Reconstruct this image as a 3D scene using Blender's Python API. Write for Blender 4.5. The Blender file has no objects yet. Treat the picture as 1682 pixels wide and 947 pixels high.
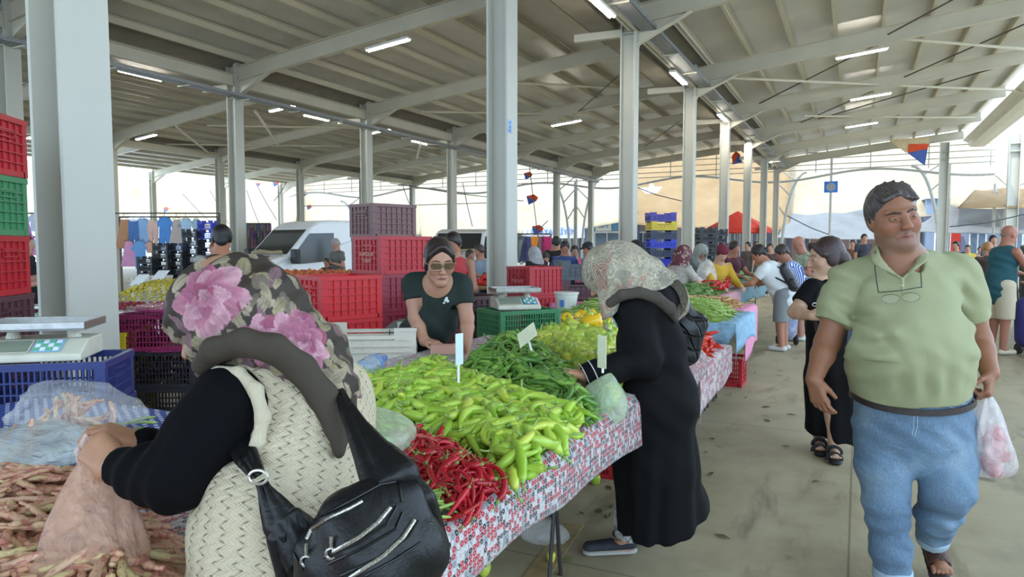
import bpy, math, random
import numpy as np
from mathutils import Vector, Matrix
random.seed(7); RNG=np.random.default_rng(11)
SC=bpy.context.scene; COL=SC.collection
PI=math.pi; R=math.radians
# ---------------------------------------------------------------- camera
TH=R(26.28); PT=R(3.63); FPX=1150.0; CH=1.5
CAM=np.array([0,0,CH])
_r=np.array([math.cos(TH),math.sin(TH),0.])
_f=np.array([-math.sin(TH)*math.cos(PT),math.cos(TH)*math.cos(PT),-math.sin(PT)])
_u=np.cross(_r,_f)
def at(px,py,d): return CAM+d*((px-841)/FPX*_r+(473.5-py)/FPX*_u+_f)
def _ray(px,py): return at(px,py,1.)-CAM
def onz(px,py,z):
    v=_ray(px,py); return CAM+((z-CH)/v[2])*v
def onx(px,py,x):
    v=_ray(px,py); return CAM+(x/v[0])*v
def ony(px,py,y):
    v=_ray(px,py); return CAM+(y/v[1])*v
cd=bpy.data.cameras.new('camera'); cam=bpy.data.objects.new('camera',cd); COL.objects.link(cam)
cam.location=(0,0,CH); cam.rotation_euler=(PI/2-PT,0,TH)
cd.sensor_width=36; cd.lens=FPX/1682*36; cd.clip_end=400; SC.camera=cam
# ---------------------------------------------------------------- colour and materials
def lin(c):
    c=c/255. ; return c/12.92 if c<=.04045 else ((c+.055)/1.055)**2.4
def C3(r,g,b): return (lin(r),lin(g),lin(b),1)
def C(h):
    if isinstance(h,tuple): return C3(*h)
    h=h.lstrip('#'); return C3(int(h[0:2],16),int(h[2:4],16),int(h[4:6],16))
class NT:
    def __init__(s,name):
        s.m=bpy.data.materials.new(name); s.m.use_nodes=True; s.t=s.m.node_tree; s.n=s.t.nodes; s.l=s.t.links
        s.b=s.n['Principled BSDF']; s.out=s.n['Material Output']
    def new(s,t,**k):
        n=s.n.new(t)
        for a,v in k.items(): setattr(n,a,v)
        return n
    def lk(s,a,b): s.l.new(a,b)
    def coord(s,kind='Object',scale=None,rot=None):
        c=s.new('ShaderNodeTexCoord').outputs[kind]
        if scale is None and rot is None: return c
        m=s.new('ShaderNodeMapping'); s.lk(c,m.inputs[0])
        if scale is not None: m.inputs['Scale'].default_value=scale if hasattr(scale,'__len__') else (scale,)*3
        if rot is not None: m.inputs['Rotation'].default_value=rot
        return m.outputs[0]
    def noise(s,vec,scale,detail=4,rough=.55,dist=0):
        n=s.new('ShaderNodeTexNoise'); s.lk(vec,n.inputs['Vector']); n.inputs['Scale'].default_value=scale
        n.inputs['Detail'].default_value=detail; n.inputs['Roughness'].default_value=rough; n.inputs['Distortion'].default_value=dist
        return n.outputs['Fac']
    def ramp(s,fac,stops,interp='LINEAR'):
        r=s.new('ShaderNodeValToRGB'); s.lk(fac,r.inputs[0]); cr=r.color_ramp; cr.interpolation=interp
        while len(cr.elements)<len(stops): cr.elements.new(.5)
        for e,(p,c) in zip(cr.elements,stops): e.position=p; e.color=c if len(c)==4 else tuple(c)+(1,)
        return r.outputs[0]
    def mix(s,fac,a,b,mode='MIX'):
        m=s.new('ShaderNodeMix',data_type='RGBA',blend_type=mode)
        for i,v in ((0,fac),(6,a),(7,b)):
            if isinstance(v,(float,int,tuple)): m.inputs[i].default_value=v
            else: s.lk(v,m.inputs[i])
        return m.outputs[2]
    def math(s,op,a,b=0.,c=0.):
        m=s.new('ShaderNodeMath',operation=op)
        for i,v in enumerate((a,b,c)):
            if isinstance(v,(float,int)): m.inputs[i].default_value=v
            else: s.lk(v,m.inputs[i])
        return m.outputs[0]
    def bump(s,h,strength=.3,dist=.01):
        b=s.new('ShaderNodeBump'); b.inputs['Strength'].default_value=strength; b.inputs['Distance'].default_value=dist
        s.lk(h,b.inputs['Height']); s.lk(b.outputs[0],s.b.inputs['Normal'])
    def set(s,**k):
        for a,v in k.items():
            i=s.b.inputs[a.replace('_',' ')]
            if isinstance(v,(float,int,tuple)): i.default_value=v
            else: s.lk(v,i)
        return s.m
_mc={}
def M(name,col,rough=.6,metal=0.,noise=None,bump=None,var=.12,**k):
    """plain procedural surface: colour with slow noise variation, optional bump"""
    if name in _mc: return _mc[name]
    t=NT(name); c=C(col) if not (isinstance(col,tuple) and len(col)==4) else col
    vec=t.coord('Object')
    n=t.noise(vec,noise or 6.0,3)
    lo=tuple(x*(1-var) for x in c[:3])+(1,); hi=tuple(min(1,x*(1+var)) for x in c[:3])+(1,)
    t.set(Base_Color=t.ramp(n,[(.3,lo),(.7,hi)]),Roughness=rough,Metallic=metal)
    if bump: t.bump(t.noise(vec,bump[0],3),bump[1],bump[2] if len(bump)>2 else .005)
    for a,v in k.items(): t.set(**{a:v})
    _mc[name]=t.m; return t.m
def MR(name,cols,rough=.4,rnd=True,scale=8.,bump=None,**k):
    """colour picked per object (random) along a ramp, blended with noise: fruit, pods, leaves"""
    if name in _mc: return _mc[name]
    t=NT(name); oi=t.new('ShaderNodeObjectInfo').outputs['Random']
    n=t.noise(t.coord('Object'),scale,2)
    f=t.math('ADD',t.math('MULTIPLY',oi,.8),t.math('MULTIPLY',t.math('SUBTRACT',n,.4),.5))
    st=[(i/(len(cols)-1) if len(cols)>1 else 0,C(c)) for i,c in enumerate(cols)]
    t.set(Base_Color=t.ramp(f,st),Roughness=rough)
    if bump: t.bump(t.noise(t.coord('Object'),bump[0],2),bump[1],.003)
    for a,v in k.items(): t.set(**{a:v})
    _mc[name]=t.m; return t.m
def MV(name,rough=.8,fine=None,bump=None,**k):
    """base colour from the woven/printed pattern stored on the mesh as colour attribute 'pat'"""
    if name in _mc: return _mc[name]
    t=NT(name); a=t.new('ShaderNodeAttribute',attribute_name='pat').outputs['Color']
    if fine:
        n=t.noise(t.coord('Object'),fine[0],2); a=t.mix(1.0,a,t.ramp(n,[(.3,(1-fine[1],)*3),(.7,(1,1,1))]),'MULTIPLY')
    t.set(Base_Color=a,Roughness=rough)
    if bump: t.bump(t.noise(t.coord('Object'),bump[0],3),bump[1],.004)
    for q,v in k.items(): t.set(**{q:v})
    _mc[name]=t.m; return t.m
# ---------------------------------------------------------------- mesh building
class MB:
    def __init__(s): s.v=[]; s.f=[]
    def add(s,v,f):
        o=len(s.v); s.v+= [tuple(map(float,p)) for p in v]; s.f+=[tuple(i+o for i in q) for q in f]; return s
    def box(s,a,b,rz=0.,c=None):
        x0,y0,z0=a; x1,y1,z1=b
        v=[(x,y,z) for z in (z0,z1) for y in (y0,y1) for x in (x0,x1)]
        if rz:
            cx,cy=((x0+x1)/2,(y0+y1)/2) if c is None else c; co,si=math.cos(rz),math.sin(rz)
            v=[(cx+(x-cx)*co-(y-cy)*si,cy+(x-cx)*si+(y-cy)*co,z) for x,y,z in v]
        return s.add(v,[(0,2,3,1),(4,5,7,6),(0,1,5,4),(2,6,7,3),(0,4,6,2),(1,3,7,5)])
    def cbox(s,c,sz,rz=0.): return s.box([c[i]-sz[i]/2 for i in range(3)],[c[i]+sz[i]/2 for i in range(3)],rz)
    def obox(s,o,ax,ay,az):
        """box from corner o with edge vectors"""
        o,ax,ay,az=map(np.array,(o,ax,ay,az))
        v=[o+i*ax+j*ay+k*az for k in (0,1) for j in (0,1) for i in (0,1)]
        return s.add(v,[(0,2,3,1),(4,5,7,6),(0,1,5,4),(2,6,7,3),(0,4,6,2),(1,3,7,5)])
    def beam(s,p,q,w,h,up=(0,0,1)):
        p,q,up=np.array(p,float),np.array(q,float),np.array(up,float); d=q-p; d=d/np.linalg.norm(d)
        x=np.cross(d,up); x/=np.linalg.norm(x); y=np.cross(x,d)
        return s.obox(p-x*w/2-y*h/2,x*w,y*h,q-p)
    def tube(s,pts,rad,n=8,cap=True,flat=1.0,up=None):
        pts=[np.array(p,float) for p in pts]; m=len(pts)
        if not hasattr(rad,'__len__'): rad=[rad]*m
        t=[pts[min(i+1,m-1)]-pts[max(i-1,0)] for i in range(m)]
        t=[a/(np.linalg.norm(a)+1e-12) for a in t]
        u0=np.array(up if up is not None else ((0,0,1) if abs(t[0][2])<.9 else (1,0,0)),float)
        x=np.cross(t[0],u0); x/=np.linalg.norm(x)
        v=[];f=[]
        for i in range(m):
            x=x-t[i]*np.dot(x,t[i]); x/=np.linalg.norm(x)+1e-12; y=np.cross(t[i],x)
            for k in range(n):
                a=2*PI*k/n; v.append(pts[i]+x*math.cos(a)*rad[i]+y*math.sin(a)*rad[i]*flat)
        for i in range(m-1):
            for k in range(n):
                a=i*n+k; b=i*n+(k+1)%n; f.append((a,b,b+n,a+n))
        if cap: f.append(tuple(range(n-1,-1,-1))); f.append(tuple((m-1)*n+k for k in range(n)))
        return s.add(v,f)
    def lathe(s,prof,n=16,c=(0,0,0),axis=None,sx=1,sy=1,lob=None):
        v=[];f=[];m=len(prof)
        for r,z in prof:
            for k in range(n):
                a=2*PI*k/n; rr=r*(1+(lob[1]*math.cos(lob[0]*a) if lob else 0)); v.append((c[0]+rr*math.cos(a)*sx,c[1]+rr*math.sin(a)*sy,c[2]+z))
        for i in range(m-1):
            for k in range(n):
                a=i*n+k; b=i*n+(k+1)%n; f.append((a,b,b+n,a+n))
        f.append(tuple(range(n-1,-1,-1))); f.append(tuple((m-1)*n+k for k in range(n)))
        return s.add(v,f)
    def grid(s,fn,nu,nv):
        v=[fn(i/nu,j/nv) for j in range(nv+1) for i in range(nu+1)]
        f=[(j*(nu+1)+i,j*(nu+1)+i+1,(j+1)*(nu+1)+i+1,(j+1)*(nu+1)+i) for j in range(nv) for i in range(nu)]
        return s.add(v,f)
    def prism(s,poly,o,ax,ay,ext):
        """2D polygon in the plane o+ax*u+ay*v, extruded by ext"""
        o,ax,ay,ext=[np.array(q,float) for q in (o,ax,ay,ext)]; n=len(poly)
        a=[o+ax*u+ay*v for u,v in poly]; v=a+[p+ext for p in a]
        f=[tuple(range(n-1,-1,-1)),tuple(range(n,2*n))]+[(i,(i+1)%n,(i+1)%n+n,i+n) for i in range(n)]
        return s.add(v,f)
    def mesh(s,name,mat,smooth=False,org=None,rz=0.):
        me=bpy.data.meshes.new(name); v=s.v
        if org is not None:
            co,si=math.cos(-rz),math.sin(-rz); ox,oy,oz=org
            v=[((x-ox)*co-(y-oy)*si,(x-ox)*si+(y-oy)*co,z-oz) for x,y,z in v]
        me.from_pydata(v,[],s.f)
        if mat: me.materials.append(mat)
        if smooth: me.shade_smooth()
        me.update(); return me
def props(o,label=None,cat=None,group=None,kind=None):
    if label: o['label']=label
    if cat: o['category']=cat
    if group: o['group']=group
    if kind: o['kind']=kind
    return o
def empty(name,loc,rz=0.,label=None,cat=None,group=None):
    o=bpy.data.objects.new(name,None); o.empty_display_size=.1; o.location=tuple(map(float,loc)); o.rotation_euler=(0,0,rz); COL.objects.link(o)
    return props(o,label,cat,group)
def obj(name,mb,mat,parent=None,smooth=False,world=False,loc=None,rz=0.,label=None,cat=None,group=None,kind=None,thick=None,bevel=None,sub=0):
    """link one mesh object. world=True: vertices are world coordinates, stored relative to the parent thing (or to loc)"""
    org=None; rr=0.
    if world:
        top=parent
        if top is not None:
            while top.parent: top=top.parent
            org=tuple(top.location); rr=top.rotation_euler.z
        elif loc is not None: org=tuple(map(float,loc)); rr=rz
    me=mb.mesh(name,mat,smooth,org,rr) if isinstance(mb,MB) else mb
    o=bpy.data.objects.new(name,me); COL.objects.link(o)
    if parent is not None: o.parent=parent
    if loc is not None: o.location=tuple(map(float,loc)); o.rotation_euler=(0,0,rz)
    if sub:
        m=o.modifiers.new('s','SUBSURF'); m.levels=m.render_levels=sub
    if thick:
        m=o.modifiers.new('t','SOLIDIFY'); m.thickness=thick; m.offset=0
    if bevel:
        m=o.modifiers.new('b','BEVEL'); m.width=bevel; m.segments=2; m.limit_method='ANGLE'
    return props(o,label,cat,group,kind)
def kids(o): return KID.get(o,[])
def copy_tree(o,parent=None,children=None):
    c=o.copy(); COL.objects.link(c)
    if parent is not None: c.parent=parent
    for ch in [x for x in ALLKIDS(o)]: copy_tree(ch,c)
    return c
def ALLKIDS(o): return list(o.children)
def dup(o,kidlist,loc,rot,label=None,group=None,scale=None):
    """copy of a thing and of its direct parts (kidlist passed in: faster than searching)"""
    c=o.copy(); COL.objects.link(c); c.location=tuple(map(float,loc)); c.rotation_euler=rot
    if scale is not None: c.scale=(scale,)*3 if not hasattr(scale,'__len__') else scale
    if label: c['label']=label
    if group: c['group']=group
    for k in kidlist:
        d=k.copy(); COL.objects.link(d); d.parent=c
    return c
def text(name,body,size,loc,xdir,updir,mat,parent=None,ext=.001,align='CENTER'):
    cu=bpy.data.curves.new(name,'FONT'); cu.body=body; cu.size=size; cu.extrude=ext; cu.align_x=align; cu.align_y='CENTER'; cu.materials.append(mat)
    tmp=bpy.data.objects.new(name,cu); COL.objects.link(tmp)
    me=bpy.data.meshes.new_from_object(tmp.evaluated_get(bpy.context.evaluated_depsgraph_get())); bpy.data.objects.remove(tmp)
    me.name=name
    x=Vector(xdir).normalized(); u=Vector(updir); u=(u-x*u.dot(x)).normalized(); n=x.cross(u)
    m=Matrix(((x.x,u.x,n.x,loc[0]),(x.y,u.y,n.y,loc[1]),(x.z,u.z,n.z,loc[2]),(0,0,0,1)))
    top=parent
    if top is not None:
        while top.parent: top=top.parent
        W=Matrix.LocRotScale(top.location,top.rotation_euler,top.scale); m=W.inverted()@m
    me.transform(m)
    if not me.materials: me.materials.append(mat)
    o=bpy.data.objects.new(name,me); COL.objects.link(o)
    if parent is not None: o.parent=parent
    return o
# ================================================================ light and sky
w=bpy.data.worlds.new('world'); SC.world=w; w.use_nodes=True
bg=w.node_tree.nodes['Background']; bg.inputs[0].default_value=(0.62,0.80,1.0,1); bg.inputs[1].default_value=2.3
sd=bpy.data.lights.new('sun','SUN'); sd.energy=1.3; sd.angle=R(.6); sd.color=(1,.94,.84)
so=bpy.data.objects.new('sun',sd); COL.objects.link(so)
so.rotation_euler=(R(40),0,R(-28)); so.location=(0,0,30)
SC.view_settings.view_transform='Standard'; SC.view_settings.look='None'; SC.view_settings.gamma=1; SC.view_settings.exposure=0.76
SC.view_settings.use_curve_mapping=False
SC.cycles.max_bounces=8; SC.cycles.diffuse_bounces=5; SC.cycles.transparent_max_bounces=12; SC.cycles.glossy_bounces=3; SC.cycles.transmission_bounces=6
# ================================================================ floor
def floor_mat():
    t=NT('polished_concrete'); v=t.coord('Object')
    a=t.noise(v,.55,6,.6,.6); b=t.noise(v,3.2,6,.65); c=t.noise(t.coord('Object',scale=(1.5,.35,1)),2.4,5,.6,.4)
    base=t.ramp(a,[(.32,C('#8f8567')),(.5,C('#a59a79')),(.68,C('#b4a989'))])
    base=t.mix(.45,base,t.ramp(b,[(.3,C('#7f775f')),(.55,C('#aba288')),(.75,C('#bdb59c'))]))
    base=t.mix(t.ramp(c,[(.55,(0,0,0)),(.68,(1,1,1))]),base,t.mix(.6,base,C('#5f5744')))
    # small stains
    vo=t.new('ShaderNodeTexVoronoi'); t.lk(t.coord('Object',scale=(1.1,1.1,1)),vo.inputs['Vector']); vo.inputs['Scale'].default_value=1.6
    d=t.math('ADD',vo.outputs['Distance'],t.math('MULTIPLY',b,.35))
    base=t.mix(t.ramp(d,[(.20,(.75,.75,.75)),(.27,(0,0,0))]),base,C('#57503f'))
    # cast-in joints every 6 m
    br=t.new('ShaderNodeTexBrick'); t.lk(v,br.inputs['Vector']); br.offset=0; br.inputs['Scale'].default_value=1
    br.inputs['Brick Width'].default_value=3.0; br.inputs['Row Height'].default_value=3.0; br.inputs['Mortar Size'].default_value=.006; br.inputs['Mortar Smooth'].default_value=.2
    base=t.mix(t.math('MULTIPLY',br.outputs['Fac'],.6),base,C('#5a5344'))
    t.set(Base_Color=base,Roughness=t.ramp(b,[(.3,(.42,)*3),(.7,(.6,)*3)]),Specular_IOR_Level=.35)
    t.bump(b,.08,.01); return t.m
obj('floor',MB().box((-46,-12,-.3),(10,46.5,0)),floor_mat(),kind='structure')
obj('floor_outside',MB().box((-90,46.5,-.32),(60,110,-.02)).box((10,-12,-.32),(60,46.5,-.02)),M('asphalt_paving','#b5aea0',.9,noise=.6,bump=(30,.2)),kind='structure')
# ================================================================ steel frame
STEEL=M('white_painted_steel','#c2c0b4',.42,noise=1.2,var=.05,bump=(3,.04,.01))
BEAM=M('warm_white_steel','#cbc4b0',.5,noise=1.,var=.05)
DARK=M('galvanised_gutter','#8b8478',.6,.0,noise=2.)
ROWA=-4.5; ROWB=-16.2; ROWC=-30.6; ROWD=-44.0; YS=[2.8+6*k for k in range(8)]; YEND=44.8
def column_mb(h,s=.32,ft=.03,wt=.02):
    m=MB(); a=s/2
    m.box((-a,-a,0),(-a+ft,a,h)); m.box((a-ft,-a,0),(a,a,h)); m.box((-a+ft,-wt/2,0),(a-ft,wt/2,h)); return m
def column(x,y,h,label,group='white steel columns carrying the roof',s=.32):
    t=empty('steel_column',(x,y,0),0,label,'column',group)
    obj('shaft',column_mb(h,s),STEEL,t,bevel=None)
    obj('base_plate',MB().cbox((0,0,.012),(s+.16,s+.16,.025)),STEEL,t)
    cp=MB()
    for z in (h-.95,h-.55): cp.box((-s/2+.03,-s/2+.01,z),(s/2-.03,-.01,z+.015))
    obj('stiffener_plate',cp,STEEL,t)
    return t
ordn=['nearest','second','third','fourth','fifth','sixth','seventh','eighth']
la=['broad pale steel column close at left behind the blue crates','white steel column with small blue stencil right behind the vendor',
 'white steel column rising behind the headscarf of the woman in black','white steel column right of the stack of blue and yellow crates',
 'white steel column between the black tray stack and the red umbrella','white steel column right in front of the red umbrella','slim far column left of the bald man, second last of the aisle row','last and slimmest column of the aisle row']
ctx={}
for k,y in enumerate(YS):
    ctx[k]=column(ROWA,y,6.9,la[k])
lb={0:'pale column cut by the left picture edge above the crates',1:'',2:'white column behind the man in the grey shirt, left of the van',3:'white column rising behind the tall brown crate stack',4:'white column right of the tall crate stack, before the second van',5:'column of the second row hidden behind the broad aisle column',6:'slim column right of the hanging clothes behind the red crates',7:'slim end column beside the arched tube bracket'}
for k,y in enumerate(YS):
    if k in (0,): continue
    column(ROWB,y,6.6,lb[k] or 'pale column cut by the left picture edge above the crates')
for k,y in enumerate(YS):
    if k>=3: column(ROWC,y,6.5,{3:'far column hidden by the broad column at left',4:'far slim column just left of the man in the grey shirt',5:'far slim column above the windscreen of the white van',6:'far slim column left of the tall brown crates',7:'far slim column of the third row, last of its row'}[k],'columns of the third row')
for k,y in enumerate(YS):
    if k in (5,6,7): column(ROWD,y,6.5,'far column of the outermost row seen between crates and broad column','columns of the outermost row')
column(4.05,YEND,7.0,'far white column to the right of the polo-shirt man, under the roof end',s=.42)
column(7.1,YEND-.5,7.2,'white column behind the man in the teal tank top',s=.5)
# stencilled sign on the second column
ob=obj('stencil_sheet',MB().box((-4.339,8.66,3.02),(-4.336,8.78,3.2)),M('pale_blue_sheet','#a9c3e6',.6),None,label='small pale blue sheet with writing stuck on the column',cat='notice')
ob.location=(0,0,0)
BLU=M('stencil_blue','#5d86c8',.6)
for i,s in enumerate(['15','A2','KV']): text('printed_line',s,.05,(-4.334,8.72,3.16-i*.055),(0,1,0),(0,0,1),BLU,ob)
# rafters ---------------------------------------------------------
def zr(x,x0): 
    u=x-x0; return 6.12+.115*u-.0006*u*u      # underside of rafter
def rafter(x0,xe,y,label,group):
    t=empty('roof_beam',(x0,y,6.1),0,label,'roof beam',group)
    w=MB(); n=10; D=.40
    xs=[x0+.16+(xe-x0-.16)*i/n for i in range(n+1)]
    for i in range(n):
        a,b=xs[i],xs[i+1]
        w.beam((a,y,zr(a,x0)+D/2),(b,y,zr(b,x0)+D/2),.02,D)
    fl=MB()
    for i in range(n):
        a,b=xs[i],xs[i+1]
        fl.beam((a,y,zr(a,x0)),(b,y,zr(b,x0)),.17,.02); fl.beam((a,y,zr(a,x0)+D),(b,y,zr(b,x0)+D),.17,.02)
    obj('web',w,BEAM,t,world=True); obj('flange',fl,BEAM,t,world=True)
    h=MB(); a=x0+.16; b=a+1.15
    h.prism([(0,0),(b-a,zr(b,x0)-zr(a,x0)),(0,-.42)],(a,y-.01,zr(a,x0)),(1,0,0),(0,0,1),(0,.02,0))
    h.beam((a,y,zr(a,x0)-.42),(b,y,zr(b,x0)),.17,.018)
    obj('haunch',h,BEAM,t,world=True)
    pl=MB().box((x0+.16,y-.12,zr(a,x0)-.45),(x0+.185,y+.12,zr(a,x0)+.6)); obj('end_plate',pl,STEEL,t,world=True)
    return t
vaults=[(ROWD,ROWC,'outermost'),(ROWC,ROWB,'far left'),(ROWB,ROWA,'middle'),(ROWA,6.6,'right-hand')]
for x0,x1,nm in vaults:
    for k,y in enumerate(YS):
        if nm=='outermost' and k<4: continue
        if nm=='far left' and k<1: continue
        xe=x1-.2 if nm!='right-hand' else 4.9
        rafter(x0,xe,y,f'cream steel roof beam of the {nm} bay, {ordn[k]} from the camera','cream roof beams')
# purlins
PUR=MB().beam((0,-.5,0),(0,.5,0),.06,.17)
def cprof():
    m=MB(); m.box((-.006,0,-.09),(.006,1,.09)); m.box((-.006,0,.078),(.07,1,.09)); m.box((-.006,0,-.09),(.07,1,-.078)); return m
pm=cprof().mesh('purlin',BEAM)
for x0,x1,nm in vaults:
    xe=x1-1.2 if nm!='right-hand' else 4.9; n=8 if xe-x0<11 else 9
    if xe-x0>12: n=11
    for i in range(n+1):
        x=x0+.55+(xe-.2-x0-.55)*i/n
        o=bpy.data.objects.new('purlin',pm); COL.objects.link(o); o.location=(x,-4,zr(x,x0)+.40+.10); o.scale=(1,YEND+4.6,1)
        props(o,f'long cream purlin under the {nm} roof sheets','purlin',f'purlins of the {nm} bay')
# sheets
def sheet_mat():
    t=NT('ribbed_roof_sheet'); v=t.coord('Object')
    wv=t.new('ShaderNodeTexWave',wave_type='BANDS',bands_direction='Y'); t.lk(v,wv.inputs['Vector']); wv.inputs['Scale'].default_value=2.4; wv.inputs['Distortion'].default_value=0
    n=t.noise(v,.5,4)
    t.set(Base_Color=t.ramp(n,[(.3,C('#c2bfb8')),(.7,C('#d6d3cc'))]),Roughness=.42,Metallic=.25)
    t.bump(wv.outputs['Fac'],.12,.012); return t.m
SHEET=sheet_mat()
for i,(x0,x1,nm) in enumerate(vaults):
    xe=x1-1.15 if nm!='right-hand' else 5.1
    m=MB(); n=12
    xs=[x0+.35+(xe-x0-.35)*k/n for k in range(n+1)]
    for a,b in zip(xs[:-1],xs[1:]):
        za,zb=zr(a,x0)+.62,zr(b,x0)+.62
        m.add([(a,-14,za),(b,-14,zb),(b,YEND+1.2,zb),(a,YEND+1.2,za),(a,-14,za+.08),(b,-14,zb+.08),(b,YEND+1.2,zb+.08),(a,YEND+1.2,za+.08)],[(3,2,1,0),(4,5,6,7),(0,1,5,4),(1,2,6,5),(2,3,7,6),(3,0,4,7)])
    obj(['ceiling_far','ceiling_left','ceiling_middle','ceiling_right'][i],m,SHEET,kind='structure')
    # valley gutter and its smooth side sheet, along the next column row
    g=MB()
    if nm!='right-hand':
        z1=zr(xe,x0)+.6
        pts=[(xe-.05,z1),(xe+.15,z1-.25),(xe+.3,6.45),(xe+.3,6.10),(x1-.32,6.10),(x1-.32,6.5),(x1+.4,6.72)]
    else: pts=[(5.0,7.2),(5.25,7.05),(5.3,6.85),(5.6,6.8),(6.0,6.8),(6.0,7.2)]
    for (a,za),(b,zb) in zip(pts[:-1],pts[1:]):
        g.add([(a,-14,za),(b,-14,zb),(b,YEND+1.2,zb),(a,YEND+1.2,za)],[(0,1,2,3)])
    obj('gutter',g,DARK if nm!='right-hand' else M('fascia_sheet','#d8d2c2',.6),thick=.012,label=f'long roof gutter at the high edge of the {nm} bay',cat='gutter')
    if nm!='right-hand':
        bk=MB()
        for y in YS: bk.beam((x1-1.25,y,6.02),(x1-.16,y,6.0),.12,.16)
        o=obj('ceiling_bracket_'+str(i+1),bk,BEAM,kind='structure')
        # longitudinal eaves beam tying the column heads
        tb=MB(); 
        tb.box((x1+.1,-4,5.98),(x1+.12,YEND,6.3)); tb.box((x1+.03,-4,6.28),(x1+.2,YEND,6.30)); tb.box((x1+.03,-4,5.98),(x1+.2,YEND,6.0))
        obj('eaves_beam',tb,BEAM,label=f'long cream beam joining the column heads, {["outer row","second row","aisle row"][i]}',cat='beam')
# cable trays
GALV=M('perforated_galvanised_steel','#8f9295',.45,.6,noise=40.,var=.35)
for x,z,nm in ((ROWA+.42,5.98,'above the aisle'),(ROWB+.4,5.62,'along the second column row')):
    m=MB(); m.box((x-.16,-3,z),(x+.16,YEND,z+.006)); m.box((x-.16,-3,z),(x-.154,YEND,z+.09)); m.box((x+.154,-3,z),(x+.16,YEND,z+.09))
    t=empty('cable_tray',(x,-3,z),0,f'galvanised cable tray running {nm}','cable tray','cable trays')
    obj('tray',m,GALV,t,world=True)
    c=MB()
    for q in (-.09,-.03,.05): c.tube([(x+q,-3,z+.03),(x+q,YEND,z+.03)],.016,6)
    obj('cable',c,M('black_cable','#2b2a28',.6),t,world=True)
    a=MB()
    for y in [YS[k]+j for k in range(8) for j in (0.,2.,4.)]:
        if y<YEND+.1: a.box((x-.25,y-.02,z-.03),(x+.17,y+.02,z-.002))
    obj('arm',a,BEAM,t,world=True)
# lamps
GLOW=NT('lit_tube'); GLOW.set(Base_Color=(1,1,1,1),Emission_Color=(1,.95,.82,1),Emission_Strength=80.0); GLOW=GLOW.m
LBODY=M('lamp_housing','#d9d7cf',.5)
def lamp(p,d,label,L=1.3,n=2):
    d=np.array(d,float); d/=np.linalg.norm(d); p=np.array(p)
    t=empty('strip_light',p,0,label,'light','strip lights under the roof')
    obj('housing',MB().beam(p-d*L/2,p+d*L/2,.16,.06),LBODY,t,world=True)
    s=np.cross(d,(0,0,1)); m=MB()
    for o in ((-.04,.04) if n==2 else (0,)): m.tube([p-d*(L/2-.03)+s*o-np.array((0,0,.04)),p+d*(L/2-.03)+s*o-np.array((0,0,.04))],.02,8)
    obj('tube',m,GLOW,t,world=True)
    h=MB(); 
    for e in (-.4,.4): h.tube([p+d*e,p+d*e+np.array((0,0,.35))],.006,5)
    obj('hanger',h,LBODY,t,world=True)
X=(1,0,.1); Y=(0,1,0)
for px,py,z,d,lb_ in [(637,72,6.45,X,'lit strip light hanging left of the second column'),(1415,86,6.75,X,'lit strip light high right of the aisle'),(1430,157,6.7,X,'lit strip light, second behind at right'),
     (1415,204,6.7,X,'faint strip light third behind at right'),(930,201,6.4,X,'lit strip light between second and third column'),(232,122,6.0,Y,'long strip light left, under the second row tray'),
     (240,224,6.2,X,'small lit strip light far left'),(466,176,6.2,X,'short strip light right of the grey-shirt man column'),(622,215,6.3,X,'far strip light behind the brown crates column'),(690,233,6.3,Y,'far strip light right of the brown crates'),
     (520,192,6.2,Y,'pale blueish strip light over the van'),(60,222,6.1,X,'far left small strip light')]:
    lamp(onz(px,py,z),d,lb_)
for i,(px,py) in enumerate([(985,6),(1115,127),(1187,192),(1233,237),(1264,263)]):
    lamp(onx(px,py,ROWA+.1)*1.0,Y,f'lit strip light on the aisle cable tray, {ordn[i]} from the camera',1.5)
# bracing rods and tubes under the roof
def rod(name,a,b,r,mat,label,cat='brace'):
    obj(name,MB().tube([a,b],r,8),mat,label=label,cat=cat,group='roof bracing')
DK=M('dark_rod','#5c564d',.6)
for i,(a,b,z0,z1) in enumerate([((1475,63),(1700,82),7.0,7.1),((1200,128),(1682,149),6.6,7.1),((1320,190),(1600,193),6.7,7.1),((844,136),(1090,148),6.8,7.1),((690,183),(960,188),6.5,7.0),((200,236),(560,240),6.4,6.6),((340,206),(720,212),6.4,6.6)]):
    rod('bracing_tube',onz(*a,z0),onz(*b,z1),.045,BEAM,f'pale bracing tube under the roof {["far top right","crossing the right bay","right bay, third back","left of the third column","left of the second column","above the van","behind the second row"][i]}')
for i,(a,b,z0,z1) in enumerate([((1458,57),(1575,-6),6.8,7.3),((1221,183),(1450,68),6.45,7.0),((1236,236),(1682,40),6.5,7.2),((1345,195),(1682,98),6.8,7.2),((945,188),(1015,125),6.8,7.0),((1060,240),(1115,200),6.6,6.9)]):
    rod('bracing_rod',onz(*a,z0),onz(*b,z1),.022,DK,f'thin dark bracing rod, {ordn[i]} from upper right')
for i,(a,b) in enumerate([((290,208),(347,254)),((419,182),(457,238)),((685,260),(692,230))]):
    rod('bracing_strut',onz(*a,6.3),onz(*b,6.2),.05,BEAM,f'slanting white strut under the far left roof, {ordn[i]}')
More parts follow.
